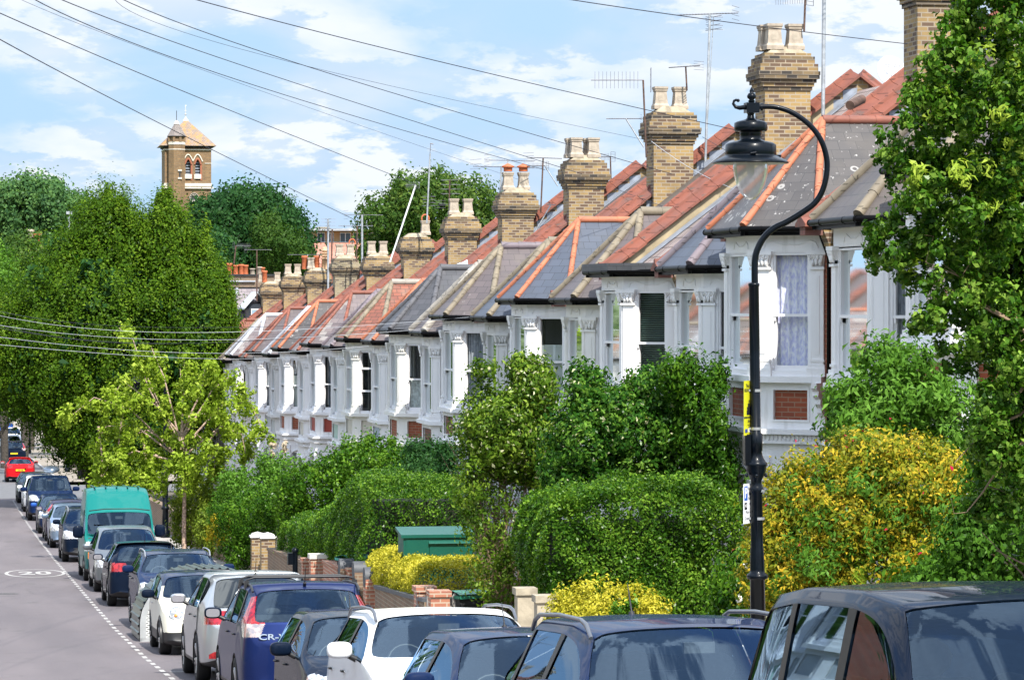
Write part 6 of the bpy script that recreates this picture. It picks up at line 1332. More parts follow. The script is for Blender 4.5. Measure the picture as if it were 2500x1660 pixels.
def car_shell(p, kind, lvl, dark_rear):
    L_, W_, H, gc = p['L'], p['W']/2, p['H'], p['gc']; zc, zb, zt, zn, ri = p['zc'], p['zb'], p['zt'], p['zn'], p['ri']; yc, yw, yr, yt = p['yc'], p['yw'], p['yr'], p['yt']; wt = W_-ri
    R = []
    def rib(yl, yb, yt_, zl, zm, zbelt, ze, zcn, wl, wb, wtop, dyc=0, win=0):
        if win: # cabin rib: side glass top edge and roof rail are apart
            pts = [(0, yl, zl), (wl*.85, yl, zl), (wl*.985, yl, zl+.09), (wl, yl+(yb-yl)*.5, zm), (wb, yb, zbelt), (wtop+.035, yt_, ze-.03), (wtop-.02, yt_, ze+.035), (wtop*.6, yt_+dyc*.7, zcn-.012), (0, yt_+dyc, zcn)]
        else: pts = [(0, yl, zl), (wl*.85, yl, zl), (wl*.985, yl, zl+.09), (wl, yl+(yb-yl)*.5, zm), (wb, yb, zbelt), (wb-.02, yb+.005, zbelt+.012), (wtop, yt_, ze), (wtop*.55, yt_+dyc*.7, zcn-.008), (0, yt_+dyc, zcn)]
        R.append(pts)
    zm = gc+(zb-gc)*.52; bl = .12 if kind != 'rr' else .08
    rib(.03, .04, .05, gc+.06, zn*.62, zn*.80, zn*.86, zn*.88, W_*.74, W_*.70, W_*.6, -.05)
    rib(.14, .18, .16, gc, zn*.62, zn*.92, zn*.96, zn*.99, W_*.90, W_*.85, W_*.62, -.07)
    rib(.45, .45, .42, gc, zm, zn+.01, zn+.05, zn+.08, W_*.985, W_*.93, W_*.72, -.06)
    rib(p['a1'], p['a1'], p['a1'], gc, zm, zn+(zc-zn)*.6, zn+(zc-zn)*.75+.02, zc-.02 if kind != 'van' else zn+.2, W_, W_*.955, W_*.8, -.06)
    # cowl
    R.append([(0, yc+.15, gc), (W_*.85, yc+.15, gc), (W_*.985, yc+.15, gc+.09), (W_, yc+.15, zm), (W_*.965, yc+.12, zc-.02), (W_*.95, yc+.12, zc), (W_*.90, yc+.09, zc+.015), (W_*.5, yc-.08, zc+.02), (0, yc-.14, zc+.02)])
    hw = H-.02 if kind != 'van' else 1.86
    rib(yw-.1, yw-.15, yw, gc, zm, zc+.01, hw-.10, hw-.015, W_, W_*.97, wt, -.10, 1)
    ym = (yw+yr)/2
    yB = yw+(.55 if kind != 'van' else .5)
    if kind == 'van': rib(yB, yB, yB, gc, zm, zc+.02, 2.1, 2.22, W_, W_*.985, W_-.12, -.05, 1); rib(yB+.1, yB+.1, yB+.45, gc, zm, zb, H-.1, H-.01, W_, W_*.985, W_-.16, -.03, 1)
    else:
        rib(yB+.12, yB+.12, yB, gc, zm, zb, H-.065, H, W_, W_*.975, wt+.01, -.03, 1); rib(yB+.22, yB+.22, yB+.10, gc, zm, zb, H-.06, H+.002, W_, W_*.975, wt+.01, -.02, 1)
    yC = yB+1.15
    rib(yC, yC, yC-.05, gc, zm, zb+.01, H-.06 if kind != 'van' else H-.1, H, W_, W_*.975, wt+.005 if kind != 'van' else W_-.16, 0, 1); rib(yC+.09, yC+.09, yC+.03, gc, zm, zb+.012, H-.065 if kind != 'van' else H-.1, H-.003, W_, W_*.975, wt if kind != 'van' else W_-.16, 0, 1)
    hr = H-(.05 if kind not in ('rr', 'van') else .01)
    if kind != 'van':
        yD = min(yr-.25, yC+.75)
        rib(yD+.1, yD+.1, yD+.05, gc, zm, zb+.05, H-.10, hr, W_*.995, W_*.965, wt-.01, .01, 1)
    rib(yr+.12, yr+.2, yr, gc+.02, zm, zb+.08 if kind != 'van' else zb, hr-.10, hr-.02, W_*.985, W_*.93, wt-.03, .05, 1)
    R.append([(0, yt, gc+.04), (W_*.8, yt, gc+.04), (W_*.95, yt, gc+.13), (W_*.965, yt, zm), (W_*.90, yt+.02, zt-.02), (W_*.885, yt+.02, zt-.005), (W_*.80, yt+.03, zt+.01), (W_*.5, yt+.08, zt+.015), (0, yt+.10, zt+.015)])
    R.append([(0, L_-.10, gc+.08), (W_*.7, L_-.12, gc+.08), (W_*.84, L_-.12, gc+.15), (W_*.88, L_-.1, zm), (W_*.84, L_-.10, zt*.80), (W_*.82, L_-.10, zt*.84), (W_*.74, L_-.09, zt*.86), (W_*.4, L_-.05, zt*.87), (0, L_-.04, zt*.87)])
    R.append([(0, L_-.02, gc+.16), (W_*.6, L_-.03, gc+.16), (W_*.7, L_-.03, gc+.2), (W_*.74, L_-.02, zm-.05), (W_*.72, L_-.02, zm+.1), (W_*.70, L_-.02, zm+.12), (W_*.62, L_-.01, zm+.14), (W_*.35, L_, zm+.15), (0, L_, zm+.15)])
    k = 9; vs = []; n = len(R)
    for r in R:
        for (x, y, z) in r: vs.append((x, y, z))
        for (x, y, z) in r[1:8]: vs.append((-x, y, z))
    S_ = 16
    idx = lambda i, j, s: i*S_+(j if (s > 0 or j in (0, 8)) else 8+j)
    F, Mt = [], []
    cow = 4; ws = 5; glass_side = []
    last = n-1; tail = n-3; roof_end = n-4
    for i in range(n-1):
        for j in range(8):
            for s in (1, -1):
                q = [idx(i, j, s), idx(i, j+1, s), idx(i+1, j+1, s), idx(i+1, j, s)]
                if s < 0: q = q[::-1]
                m = 0
                if j in (6, 7) and i == cow: m = 1
                if j in (6, 7) and i == roof_end: m = 1 if kind != 'van' else 0
                if j == 4 and cow <= i < (roof_end if kind != 'van' else cow+2): m = 1
                if m == 1 and j == 4:
                    if kind != 'van' and i in (7-1, 9-1): m = 3       # B and C posts
                if j == 5 and False: m = 0
                if j in (0, 1): m = 2
                if m == 1 and dark_rear and (i == roof_end or (j == 4 and i > 8)): m = 7
                F.append(q); Mt.append(m)
    for i, fl in ((0, False), (last, True)):
        for j in range(1, 7):
            q = [idx(i, j, 1), idx(i, j+1, 1), idx(i, j+1, -1), idx(i, j, -1)]; F.append(q if fl else q[::-1]); Mt.append(0)
        for (a, b, c) in ((0, 1, None), (8, 7, None)):
            q = [idx(i, a, 1), idx(i, b, 1), idx(i, b, -1)]; F.append(q if (fl == (a == 0)) else q[::-1]); Mt.append(0)
    me = bpy.data.meshes.new('shell'); me.from_pydata(vs, [], F); me.update(); me.polygons.foreach_set('material_index', Mt)
    # creases
    ek = {tuple(sorted(e.vertices)): e.index for e in me.edges}; fe = {}
    for fi, f in enumerate(F):
        for a, b in zip(f, f[1:]+f[:1]): fe.setdefault(tuple(sorted((a, b))), []).append(fi)
    cr = np.zeros(len(me.edges), dtype=np.float32)
    jof = lambda v: (v % S_) if (v % S_) <= 8 else (v % S_)-8
    for e, fs_ in fe.items():
        if len(fs_) == 2 and Mt[fs_[0]] != Mt[fs_[1]]: cr[ek[e]] = .75
        ja, jb = jof(e[0]), jof(e[1])
        if ja == jb == 4: cr[ek[e]] = max(cr[ek[e]], .35)
        if ja == jb == 3 : cr[ek[e]] = max(cr[ek[e]], .15)
        if ja == jb == 6 : cr[ek[e]] = max(cr[ek[e]], .3 if kind != 'rr' else .7)
    at_ = me.attributes.new('crease_edge', 'FLOAT', 'EDGE'); at_.data.foreach_set('value', cr)
    o = bpy.data.objects.new('tmp', me); C.objects.link(o); md = o.modifiers.new('s', 'SUBSURF'); md.levels = lvl; md.render_levels = lvl
    for _ in range(8): me.materials.append(trim)
    dg = bpy.context.evaluated_depsgraph_get(); ev = bpy.data.meshes.new_from_object(o.evaluated_get(dg)); bpy.data.objects.remove(o)
    V = np.zeros(len(ev.vertices)*3); ev.vertices.foreach_get('co', V); V = V.reshape(-1, 3)
    q = np.zeros(len(ev.loops), dtype=np.int64); ev.loops.foreach_get('vertex_index', q); q = q.reshape(-1, 4)
    m = np.zeros(len(ev.polygons), dtype=np.int64); ev.polygons.foreach_get('material_index', m)
    nrm = np.zeros(len(ev.vertices)*3); ev.vertices.foreach_get('normal', nrm); nrm = nrm.reshape(-1, 3)
    if (nrm[:, 0]*V[:, 0]).sum() < 0: q = q[:, ::-1].copy(); nrm = -nrm
    return V, q, m, nrm
def sub_mesh(name, V, q, mats, sm=True):
    u, inv = np.unique(q.ravel(), return_inverse=True); me = bpy.data.meshes.new(name); me.from_pydata(V[u].tolist(), [], inv.reshape(-1, 4).tolist()); me.polygons.foreach_set('use_smooth', [sm]*len(q))
    for x in mats: me.materials.append(x)
    me.update(); return me
def wheel_mesh(r, w=.21):
    mb = MB(); M = Matrix.Rotation(PI/2, 4, 'Y'); a = w/2
    mb.lathe([(r*.66, -a), (r*.92, -a), (r, -a*.7), (r*1.0, a*.7), (r*.92, a), (r*.66, a), (r*.64, a*.6), (r*.64, -a*.6), (r*.66, -a)], n=28, M=M); return mb.mesh('tyre', [rubber])
def rim_mesh(r, w=.21, s=1):
    mb = MB(); M = Matrix.Rotation(PI/2, 4, 'Y'); a = w/2*s
    mb.lathe([(r*.66, a), (r*.66, a*.5), (r*.58, a*.3), (r*.58, -a)], n=28, M=M)
    for k in range(5):
        t = 2*PI*k/5; 
        for dt in (-.14, .14): mb.tube([M @ Vector((r*.12*math.cos(t), r*.12*math.sin(t), a*.75)), M @ Vector((r*.63*math.cos(t+dt), r*.63*math.sin(t+dt), a*.85))], .022, 5)
    mb.lathe([(0.001, a*.85), (r*.17, a*.8), (r*.17, a*.2)], n=12, M=M); mb.lathe([(0.001, a*.0), (r*.6, a*.0)], n=20, m=1, M=M)
    return mb.mesh('rim', [alloy, trim])
def car(label, cat, kind, col, pf, xl=3.78, face='F', lvl=3, name='parked_car', rails=None, rack=False, dark_rear=False, mirror_col=None, tail='hatch', roofcol=None, plate=None, ov=None, headl='std', sticker=None, tiltz=0, cladding=False, group='cars parked along the kerb'):
    p = dict(PRE[kind]); p.update(ov or {}); L_, W_, H, gc = p['L'], p['W']/2, p['H'], p['gc']
    xc = xl+W_; yn = (pf-xc*math.sin(TH))/math.cos(TH); slope = math.atan((g(yn+L_)-g(yn))/L_)
    t = thing(name, label, cat, (xc, yn if face == 'F' else yn+L_, g(yn if face == 'F' else yn+L_)), 0, group)
    t.rotation_euler = (slope, 0, tiltz) if face == 'F' else (-slope, 0, PI+tiltz)
    V, q, m, nr = cached(('shell', kind, lvl, dark_rear, str(ov)), lambda: car_shell(p, kind, lvl, dark_rear))
    c = V[q].mean(1); x, y, z = np.abs(c[:, 0]), c[:, 1], c[:, 2]; m = m.copy()
    zm = gc+(p['zb']-gc)*.52
    # wheel openings
    cut = np.zeros(len(q), bool)
    for a in (p['a1'], p['a2']): cut |= ((y-a)**2+(z-p['wr'])**2 < (p['wr']*1.13)**2) & (x > W_*.70)
    body = m == 0; zn, zt = p['zn'], p['zt']
    if headl == 'std': hl = body & (y < .62) & (x > W_*.50) & (z > zn-.17-.0*y) & (z < zn-.02+.10*(y/.6)) & (x > W_*.95-.45+y*.3)
    else: hl = np.zeros(len(q), bool)
    m[hl] = 4
    gr = body & (y < .25) & (x < W_*.52) & (z > zn-.24) & (z < zn-.09); gr2 = body & (y < .25) & (x < W_*.60) & (z > gc+.10) & (z < gc+.24)
    m[(gr | gr2) & ~hl] = 2
    ty = body & (y > L_-.75)
    if tail == 'hatch': tl = ty & (x > W_*.52) & (z > zt-.22) & (z < zt-.02) & (y > p['yt']-.12)
    elif tail == 'tall': tl = (m == 0) & (y > p['yr']-.05) & (x > W_-.33-(z-zt)*.42) & (z > zt-.17) & (z < H-.17) & (y > p['yt']-.28-(z-zt)*.75)
    else: tl = ty & (x > W_*.60) & (z > zt-.3) & (z < zt-.03)
    m[tl] = 5
    if tail == 'tall': m[tl & (z < zt+.0)] = 6
    low = body & (z < gc+.13) & ~tl & ~hl; m[low] = 2
    if cladding: m[(m == 0) & (z < gc+.26)] = 2
    for a in (p['a1'], p['a2']):
        if cladding: m[(m == 0) & ((y-a)**2+(z-p['wr'])**2 < (p['wr']*1.33)**2) & (x > W_*.7)] = 2
    Vg = V-nr*.008; ok = ~cut
    pm = PAINT[col]
    rc = PAINT[roofcol] if roofcol else None
    if rc: m[(m == 0) & (z > p['zb']+.2)] = 8
    bd = link('body', sub_mesh('body', V, q[(m == 0) & ok], [pm]), t)
    for k, nm, mt, VV in ((2, 'lower_trim', trim, V), (3, 'door_pillars', trim, V), (4, 'headlamps', headm, V), (5, 'tail_lamps', tailm, V), (6, 'tail_lamps', clearm, V), (7, 'privacy_window', cdark, Vg), (8, 'roof', rc, V)):
        sel = (m == k) & ok
        if not sel.any(): continue
        if k == 3:
            for sgn in (1, -1):
                for lo in (True, False):
                    ss = sel & (c[:, 0]*sgn > 0) & ((y < (p['yw']+p['yr'])/2+.1) == lo)
                    if ss.any(): link('door_pillar', sub_mesh(nm, VV, q[ss], [mt]), t)
        elif k in (4, 5, 6):
            for sgn in (1, -1):
                ss = sel & (c[:, 0]*sgn > 0)
                if ss.any(): link('headlamp' if k == 4 else 'tail_lamp', sub_mesh(nm, VV, q[ss], [mt]), t)
        else: link(nm, sub_mesh(nm, VV, q[sel], [mt]), t)
    gsel = m == 1; fr = gsel & (y < p['yw']+.1) & (x < W_-p['ri']+.02) & (np.abs(nr[q[:, 0], 0]) < .75)
    rr_ = gsel & (y > p['yr']-.05) & ~fr & (np.abs(nr[q[:, 0], 0]) < .75)
    link('windscreen', sub_mesh('windscreen', Vg, q[fr], [cglass]), t)
    if rr_.any(): link('rear_window', sub_mesh('rear_window', Vg, q[rr_], [cglass]), t)
    sd = gsel & ~fr & ~rr_
    for sgn in (1, -1): link('side_windows', sub_mesh('side_windows', Vg, q[sd & (c[:, 0]*sgn > 0)], [cglass]), t)
    # window surround strip
    zc = p['zc']
    # arches, wheels
    wm = cached(('tyre', p['wr']), lambda: wheel_mesh(p['wr']))
    for a in (p['a1'], p['a2']):
        for s in (1, -1):
            w = thing_part('wheel', t, (s*(W_-.115), a, p['wr'])); link('tyre', wm, w); link('rim', cached(('rim', p['wr'], s), lambda: rim_mesh(p['wr'], .21, s)), w)
    def arches():
        for a in (p['a1'], p['a2']):
            for s in (1, -1):
                mb = MB(); r = p['wr']*1.12; M = Matrix.Translation((s*(W_-.02), a, p['wr'])) @ Matrix.Rotation(PI/2, 4, 'Y')
                xs = []
                for k in range(17):
                    th = PI*(-.08+1.16*k/16); xs.append((th))
                P = [(r*math.cos(th), r*math.sin(th)) for th in xs]
                vs = []; 
                for (py, pz) in P: vs += [(s*(W_-.01), a+py, p['wr']+pz), (s*(W_-.42), a+py, p['wr']+pz)]
                mb.add(vs, [(2*k, 2*k+2, 2*k+3, 2*k+1) for k in range(16)], 0, True)
                mb.add([(s*(W_-.42), a+py, p['wr']+pz) for py, pz in P], [tuple(range(17))], 0)
                yy = lambda py, pz: s*(W_-.012-.0*abs(py)-(.05 if (a < L_/2 and py < -.15) or (a > L_/2 and py > .15) else 0)-max(0, pz-.25)*.25)
                mb.tube([(yy(py, pz), a+py, p['wr']+pz) for py, pz in P], .026 if cladding else .018, 6, 1 if not cladding else 0)
                mb.build('wheel_arch', [trim, pm], t)
    arches()
    # cabin
    def cabin():
        mb = MB(); zs = zc
        mb.box(-W_*.86, W_*.86, p['yc']+.02, p['yc']+.62, gc+.3, zs-.06); mb.box(-W_*.88, W_*.88, p['yc']+.2, p['yt']-.1, gc+.12, gc+.2)
        for sx in (-1, 1):
            mb.box(sx*.38-.25, sx*.38+.25, p['yw']+.25, p['yw']+.75, gc+.2, .62 if kind != 'rr' else .75)
            M = Matrix.Translation((sx*.38, p['yw']+.72, gc+.45)) @ Matrix.Rotation(R_(-15), 4, 'X'); hs = H-gc-.45-.42
            mb.prism([(-.24, 0, 0), (.24, 0, 0), (.21, 0, hs), (-.21, 0, hs)], (0, .14, 0), 0, M); mb.ball((0, .05, hs+.11), .14, 12, 0, (1, .45, .75), M); mb.box(-.05, .05, .03, .06, hs-.02, hs+.08, 0, M)
        if kind != 'van':
            mb.prism([(-W_*.75, p['yr']-.5, gc+.4), (W_*.75, p['yr']-.5, gc+.4), (W_*.7, p['yr']-.3, zc+.12), (-W_*.7, p['yr']-.3, zc+.12)], (0, .14, 0))
            for sx in (-.42, 0, .42): mb.ball((sx, p['yr']-.22, zc+.18), .12, 10, 0, (1, .5, .7))
            mb.box(-W_*.85, W_*.85, p['yr']-.1, p['yt']-.05, zc-.2, zc-.14)
        sw = Matrix.Translation((-.38, p['yc']+.68, zc-.04)) @ Matrix.Rotation(R_(65), 4, 'X'); mb.tube([sw @ Vector((.18*math.cos(a), .18*math.sin(a), 0)) for a in [2*PI*k/20 for k in range(21)]], .016, 6, 1)
        mb.box(-.10, .10, p['yw']-.22 if kind != 'van' else p['yw'], p['yw']-.18, (H if kind != 'van' else 1.86)-.21, (H if kind != 'van' else 1.86)-.14)
        return mb.mesh('cabin', [cloth_m, trim])
    link('cabin', cabin(), t)
    # mirrors
    for s in (1, -1):
        mb = MB(); M = Matrix.Translation((s*(W_+.12), p['yc']+.52, zc+.09)) @ Matrix.Rotation(s*R_(-6), 4, 'Z'); big = 1.25 if kind in ('rr', 'van') else 1
        sqball(mb, .115*big, (1.05, .55, .68 if kind != 'van' else 1.2), M); mb.tube([(s*(W_-.04), p['yc']+.55, zc-.0), (s*(W_+.05), p['yc']+.54, zc+.045)], [.03, .025], 8, 1)
        mr = mb.build('door_mirror', [PAINT[mirror_col or col], trim], t); mb = MB(); pl8 = [(.092*big*math.copysign(abs(math.cos(a))**.55, math.cos(a)), .0, .056*big*(1 if kind != 'van' else 1.7)*math.copysign(abs(math.sin(a))**.6, math.sin(a))) for a in [2*PI*k/24 for k in range(24)]]; mb.prism([(x_, .052*big, z_) for x_, _y, z_ in pl8], (0, .003, 0), 0, M); mb.build('mirror_glass', mirror_m, mr)
    # wipers, plates, handles, grille bits
    mb = MB(); 
    for s in (-.28, .35): mb.tube([(s, p['yc']-.03, zc+.04), (s+.42, p['yc']+.10 if kind != 'van' else p['yc']+.02, zc+.09)], .009, 5)
    if kind != 'van': mb.tube([(0, p['yt']+.1, zt+.03), (-.28, p['yt']+.03, zt+.10)], .01, 5)
    mb.build('wipers', trim, t)
    for s in (1, -1):
        mb = MB()
        for yy in ((p['yw']+.45, p['yw']+1.45) if kind not in ('mini', 'van') else (p['yw']+.75,)): mb.tube([(s*(W_*.985), yy, p['zb']-.13), (s*(W_*.985)+s*.02, yy+.03, p['zb']-.13), (s*(W_*.985)+s*.02, yy+.15, p['zb']-.13), (s*(W_*.985), yy+.18, p['zb']-.13)], .013, 6)
        mb.build('door_handle', pm if kind != 'mini' else chrome, t)
    mb = MB(); zf = gc+.30; mb.box(-.26, .26, -.045, -.03, zf, zf+.11); pl_ = mb.build('number_plate', plain('front_plate', (.75, .75, .72), .4, .02), t)
    mb = MB(); zr = zm+.02 if kind != 'hatch' else zm+.05; mb.box(-.26, .26, L_+.005, L_+.02, zr, zr+.11); plr = mb.build('number_plate', plain('rear_plate', (.72, .50, .02), .4, .02), t)
    if plate: text_mesh(plate, .085, trim, 'lettering', plr, Matrix.Translation((0, L_+.022, zr+.055)) @ Matrix.Rotation(PI, 4, 'Z') @ Matrix.Rotation(PI/2, 4, 'X') @ Matrix.Diagonal((.9, 1, 1, 1)), .001, True)
    if kind != 'mini' and lvl >= 3:
        mb = MB()
        for k in range(3): mb.tube([(-W_*.48, .02, zn-.12-k*.045), (0, -.035, zn-.115-k*.045), (W_*.48, .02, zn-.12-k*.045)], .007, 5)
        mb.build('grille', chrome, t)
    if headl == 'round':
        for s in (1, -1):
            M = Matrix.Translation((s*.56, .15, zn-.02)) @ Matrix.Rotation(s*R_(14), 4, 'Z') @ Matrix.Rotation(R_(72), 4, 'X')
            mb = MB(); mb.lathe([(.118, -.03), (.125, .02), (.112, .03), (.105, .02)], n=28, M=M, m=1); mb.lathe([(.106, .018), (.08, .032), (.001, .04)], n=28, M=M); hlp = mb.build('headlamp', [headm, chrome], t)
            mb = MB(); mb.ball((0, -.045, .035), .032, 10, 0, (1, 1, .5), M); mb.build('indicator', amber, hlp)
            M = Matrix.Translation((s*.52, .10, gc+.22)) @ Matrix.Rotation(s*R_(12), 4, 'Z') @ Matrix.Rotation(R_(85), 4, 'X'); mb = MB(); mb.lathe([(.075, -.02), (.08, .02), (.065, .03), (.001, .028)], n=20, M=M); mb.build('fog_lamp', chrome, t)
        mb = MB(); mb.tube([(-.36, -.0, .42), (0, -.035, .42), (.36, -.0, .42)], .02, 8); mb.tube([(-.36, .06, zn-.08), (0, -.0, zn-.06), (.36, .06, zn-.08)], .02, 8); mb.build('bumper_bar', chrome, t)
    # roof equipment
    zr_ = H+.0
    if rails:
        for s in (1, -1):
            x_ = s*(W_-p['ri']-.0); mb = MB(); a, b = p['yw']+.10, p['yr']-.10; e = .0 if rails != 'flush' else -.03
            mb.tube([(x_, a-.18, zr_-.11), (x_, a-.03, zr_+e-.03), (x_, a+.15, zr_+e), (x_, (a+b)/2, zr_+e+.015), (x_, b-.15, zr_+e), (x_, b+.02, zr_+e-.035), (x_, b+.15, zr_-.11)], [.014, .017, .015, .015, .015, .017, .014], 8); mb.build('roof_rail', {'silver': alu, 'flush': trim, 'dark': plain('grey_rail', (.16, .17, .19), .3, .05, 3, metal=.6)}[rails], t)
    if rack:
        for yy in (p['yw']+.55, p['yw']+1.35):
            mb = MB(); w = W_-p['ri']+.02; mb.tube([(-w, yy, zr_-.08), (-w, yy, zr_+.03), (-w+.10, yy, zr_+.06), (w-.10, yy, zr_+.06), (w, yy, zr_+.03), (w, yy, zr_-.08)], .015, 8); mb.box(-w-.03, -w+.03, yy-.04, yy+.04, zr_-.10, zr_+.02); mb.box(w-.03, w+.03, yy-.04, yy+.04, zr_-.10, zr_+.02); mb.build('roof_bar', trim, t)
    mb = MB()
    if kind in ('suv', 'hatch') and name != 'x': mb.tube([(0, p['yr']-.15, H-.03), (0, p['yr']+.0, H+.2)], [.008, .003], 5); mb.tube([(0, p['yr']-.16, H-.05), (0, p['yr']-.12, H+.0)], .022, 8); mb.build('roof_aerial', trim, t)
    if sticker:
        for (sx, sz, r, mt) in sticker:
            f = (sz-zc)/(H-zc); M = Matrix.Translation((sx, p['yc']-.08+(p['yw']-p['yc']-.02)*f-.0, sz)) @ Matrix.Rotation(math.atan2(H-zc, p['yw']-p['yc']), 4, 'X'); mb = MB(); mb.lathe([(.001, .012), (r, .012)], n=18, M=M, m=0); mb.build('sticker', mt, t)
    return t
def sqball(mb, r, sc, M):
    k = 10; vs = []; n = 18; f = lambda v, e: math.copysign(abs(v)**e, v)
    for i in range(k+1):
        ph = -PI/2+PI*i/k
        for j in range(n): th = 2*PI*j/n; x, y, z = f(math.cos(ph), .6)*f(math.cos(th), .6), f(math.cos(ph), .6)*f(math.sin(th), .6), f(math.sin(ph), .7); y = y*(1 if y < 0 else .82); vs.append((x*r*sc[0], y*r*sc[1], z*r*sc[2]))
    mb.add(vs, [(i*n+j, i*n+(j+1) % n, (i+1)*n+(j+1) % n, (i+1)*n+j) for i in range(k) for j in range(n)], 0, True, M)
def thing_part(name, par, loc):
    o = bpy.data.objects.new(name, None); C.objects.link(o); o.parent = par; o.location = loc; o.empty_display_size = .1; return o
st_b = plain('blue_sticker', (.05, .25, .65), .4, 0); st_w = plain('white_sticker', (.75, .78, .8), .4, 0); st_o = plain('orange_sticker', (.8, .3, .1), .4, 0)
c1 = car('black square-backed off-road car in the bottom right corner, nearest of all', 'car', 'rr', 'black', 12.7, 4.03, ov=dict(H=1.95, ri=.19), sticker=None)
c2 = car('dark blue-black car with thick roof rails, second from the bottom right corner', 'car', 'suv', 'navy', 18.9, 3.80, rails='dark', sticker=[(-.60, 1.2, .05, st_w)])
c3 = car('dark hatchback without roof rails, in front of the white car', 'car', 'hatch', 'navy', 24.1, 3.80, sticker=[(.45, 1.22, .05, st_b), (.48, 1.12, .05, st_o)])
c4 = car('white car with grey roof rails among the dark ones', 'car', 'suv', 'white', 29.0, 3.78, rails='dark', ov=dict(H=1.58))
c5 = car('dark navy hatchback between the white car and the blue car with roof bars', 'car', 'hatch', 'black', 34.4, 3.78)
c6 = car('metallic blue estate with black roof bars and tall red rear lamps', 'car', 'suv', 'blue', 42.2, 3.78, face='R', tail='tall', lvl=4, rack=True, rails='flush', mirror_col='black', ov=dict(L=4.55, H=1.66, ri=.22))
text_mesh('CR-V', .13, chrome, 'badge', c6, Matrix.Translation((.50, 4.49, .98)) @ Matrix.Rotation(PI, 4, 'Z') @ Matrix.Rotation(R_(82), 4, 'X') @ Matrix.Diagonal((1.25, .8, 1, 1)), .008, True)
c7 = car('silver car with sloping rear window beside the cream car', 'car', 'suv', 'silver', 48.6, 3.78, face='R', lvl=4, dark_rear=True, tail='hatch', ov=dict(L=4.75, H=1.66, yr=3.75, yt=4.5, zt=1.12, wr=.37))
mb = MB()
for s in (1, -1): mb.prism([(s*.42, 4.735, .40), (s*.80, 4.66, .40), (s*.80, 4.66, .46), (s*.72, 4.68, .50), (s*.42, 4.74, .50)], (0, .02, 0))
mb.build('rear_reflector', tailm, c7)
c8 = car('small cream car with round headlamps and dark roof beside the bike hangar', 'car', 'mini', 'cream', 57.8, 3.80, lvl=4, headl='round', mirror_col='black', roofcol='navy', cladding=True)
c10 = car('dark navy car with silver roof rails behind the bike hangar', 'car', 'suv', 'navy', 66.0, 3.90, rails='silver', ov=dict(H=1.56, L=4.6))
c11 = car('black hatchback with red and clear rear lamps facing away', 'car', 'hatch', 'black', 75.6, 3.78, face='R', ov=dict(H=1.48))
c12 = car('grey people carrier just in front of the teal van', 'car', 'mpv', 'grey', 82.3, 3.78)
c13 = car('tall teal high-roofed van in front of the pale tree', 'van', 'van', 'teal', 88.2, 3.78, name='parked_van', mirror_col='black')  # no leaf shade falls here; the teal itself is darkened for it
mb = MB()
for s in (1, -1): mb.box(s*.80-.1, s*.80+.1, -.02, .1, .62, .80)
mb.build('indicator', amber, c13)
mb = MB()
for k in range(5): mb.box(-.6+.3*k-.02, -.6+.3*k+.02, 2.2, 4.8, 2.495, 2.522)
mb.tube([(-.82, 1.02, 1.88), (-.4, .9, 1.93), (.4, .9, 1.93), (.82, 1.02, 1.88)], .014, 5, 1)
mb.build('roof_ribs', [PAINT['teal'], trim], c13)
c14 = car('black off-road style car with chrome grille and roof rails behind the van', 'car', 'suv', 'black', 101, 3.66, rails='silver', lvl=3)
c15 = car('pale blue-silver hatchback behind the black car with chrome grille', 'car', 'hatch', 'lightblue', 112, 3.64, lvl=2)
c16 = car('dark purple estate facing away beside the blue hatchback', 'car', 'mpv', 'purple', 118, 3.66, face='R', lvl=2, tail='tall', ov=dict(H=1.48))
c17 = car('mid blue hatchback with bright blue mirrors', 'car', 'hatch', 'navy', 125, 3.62, lvl=2, mirror_col='bright')
c18 = car('large navy off-road car in front of the junction', 'car', 'rr', 'navy', 138.5, 3.58, lvl=3)
c19 = car('white car just behind the large navy off-road car', 'car', 'mpv', 'white', 148, 3.62, lvl=2)
rb = at(125, 1146, 151); t = thing('roof_box', 'grey blue roof box on the white car by the junction', 'roof box', rb); mb = MB(); mb.ball((0, 0, 0), .4, 14, 0, (1.0, 2.1, .42)); mb.build('shell', PAINT['lightblue'], t)
c21 = car('black hatchback at the junction, last before the crossing road', 'car', 'hatch', 'black', 159, 3.60, lvl=2)
c22 = car('bright red hatchback with yellow number plate beyond the junction', 'car', 'hatch', 'red', 189, 3.62, face='R', lvl=3, plate='YD05 XJE', ov=dict(H=1.42, W=1.70))
c23 = car('dark people carrier with tall red lamps behind the red hatchback', 'car', 'mpv', 'black', 236, 4.25, face='R', lvl=2, tail='tall')
c24 = car('grey-blue car above the roof of the dark people carrier', 'car', 'hatch', 'lightblue', 268, 4.75, lvl=2)
c25 = car('far white car with dark mirrors near the left edge', 'car', 'mpv', 'white', 300, 5.5, lvl=2, mirror_col='black')
c26 = car('far blue car cut by the left edge', 'car', 'van', 'bright', 335, 5.0, lvl=2, ov=dict(H=2.0))
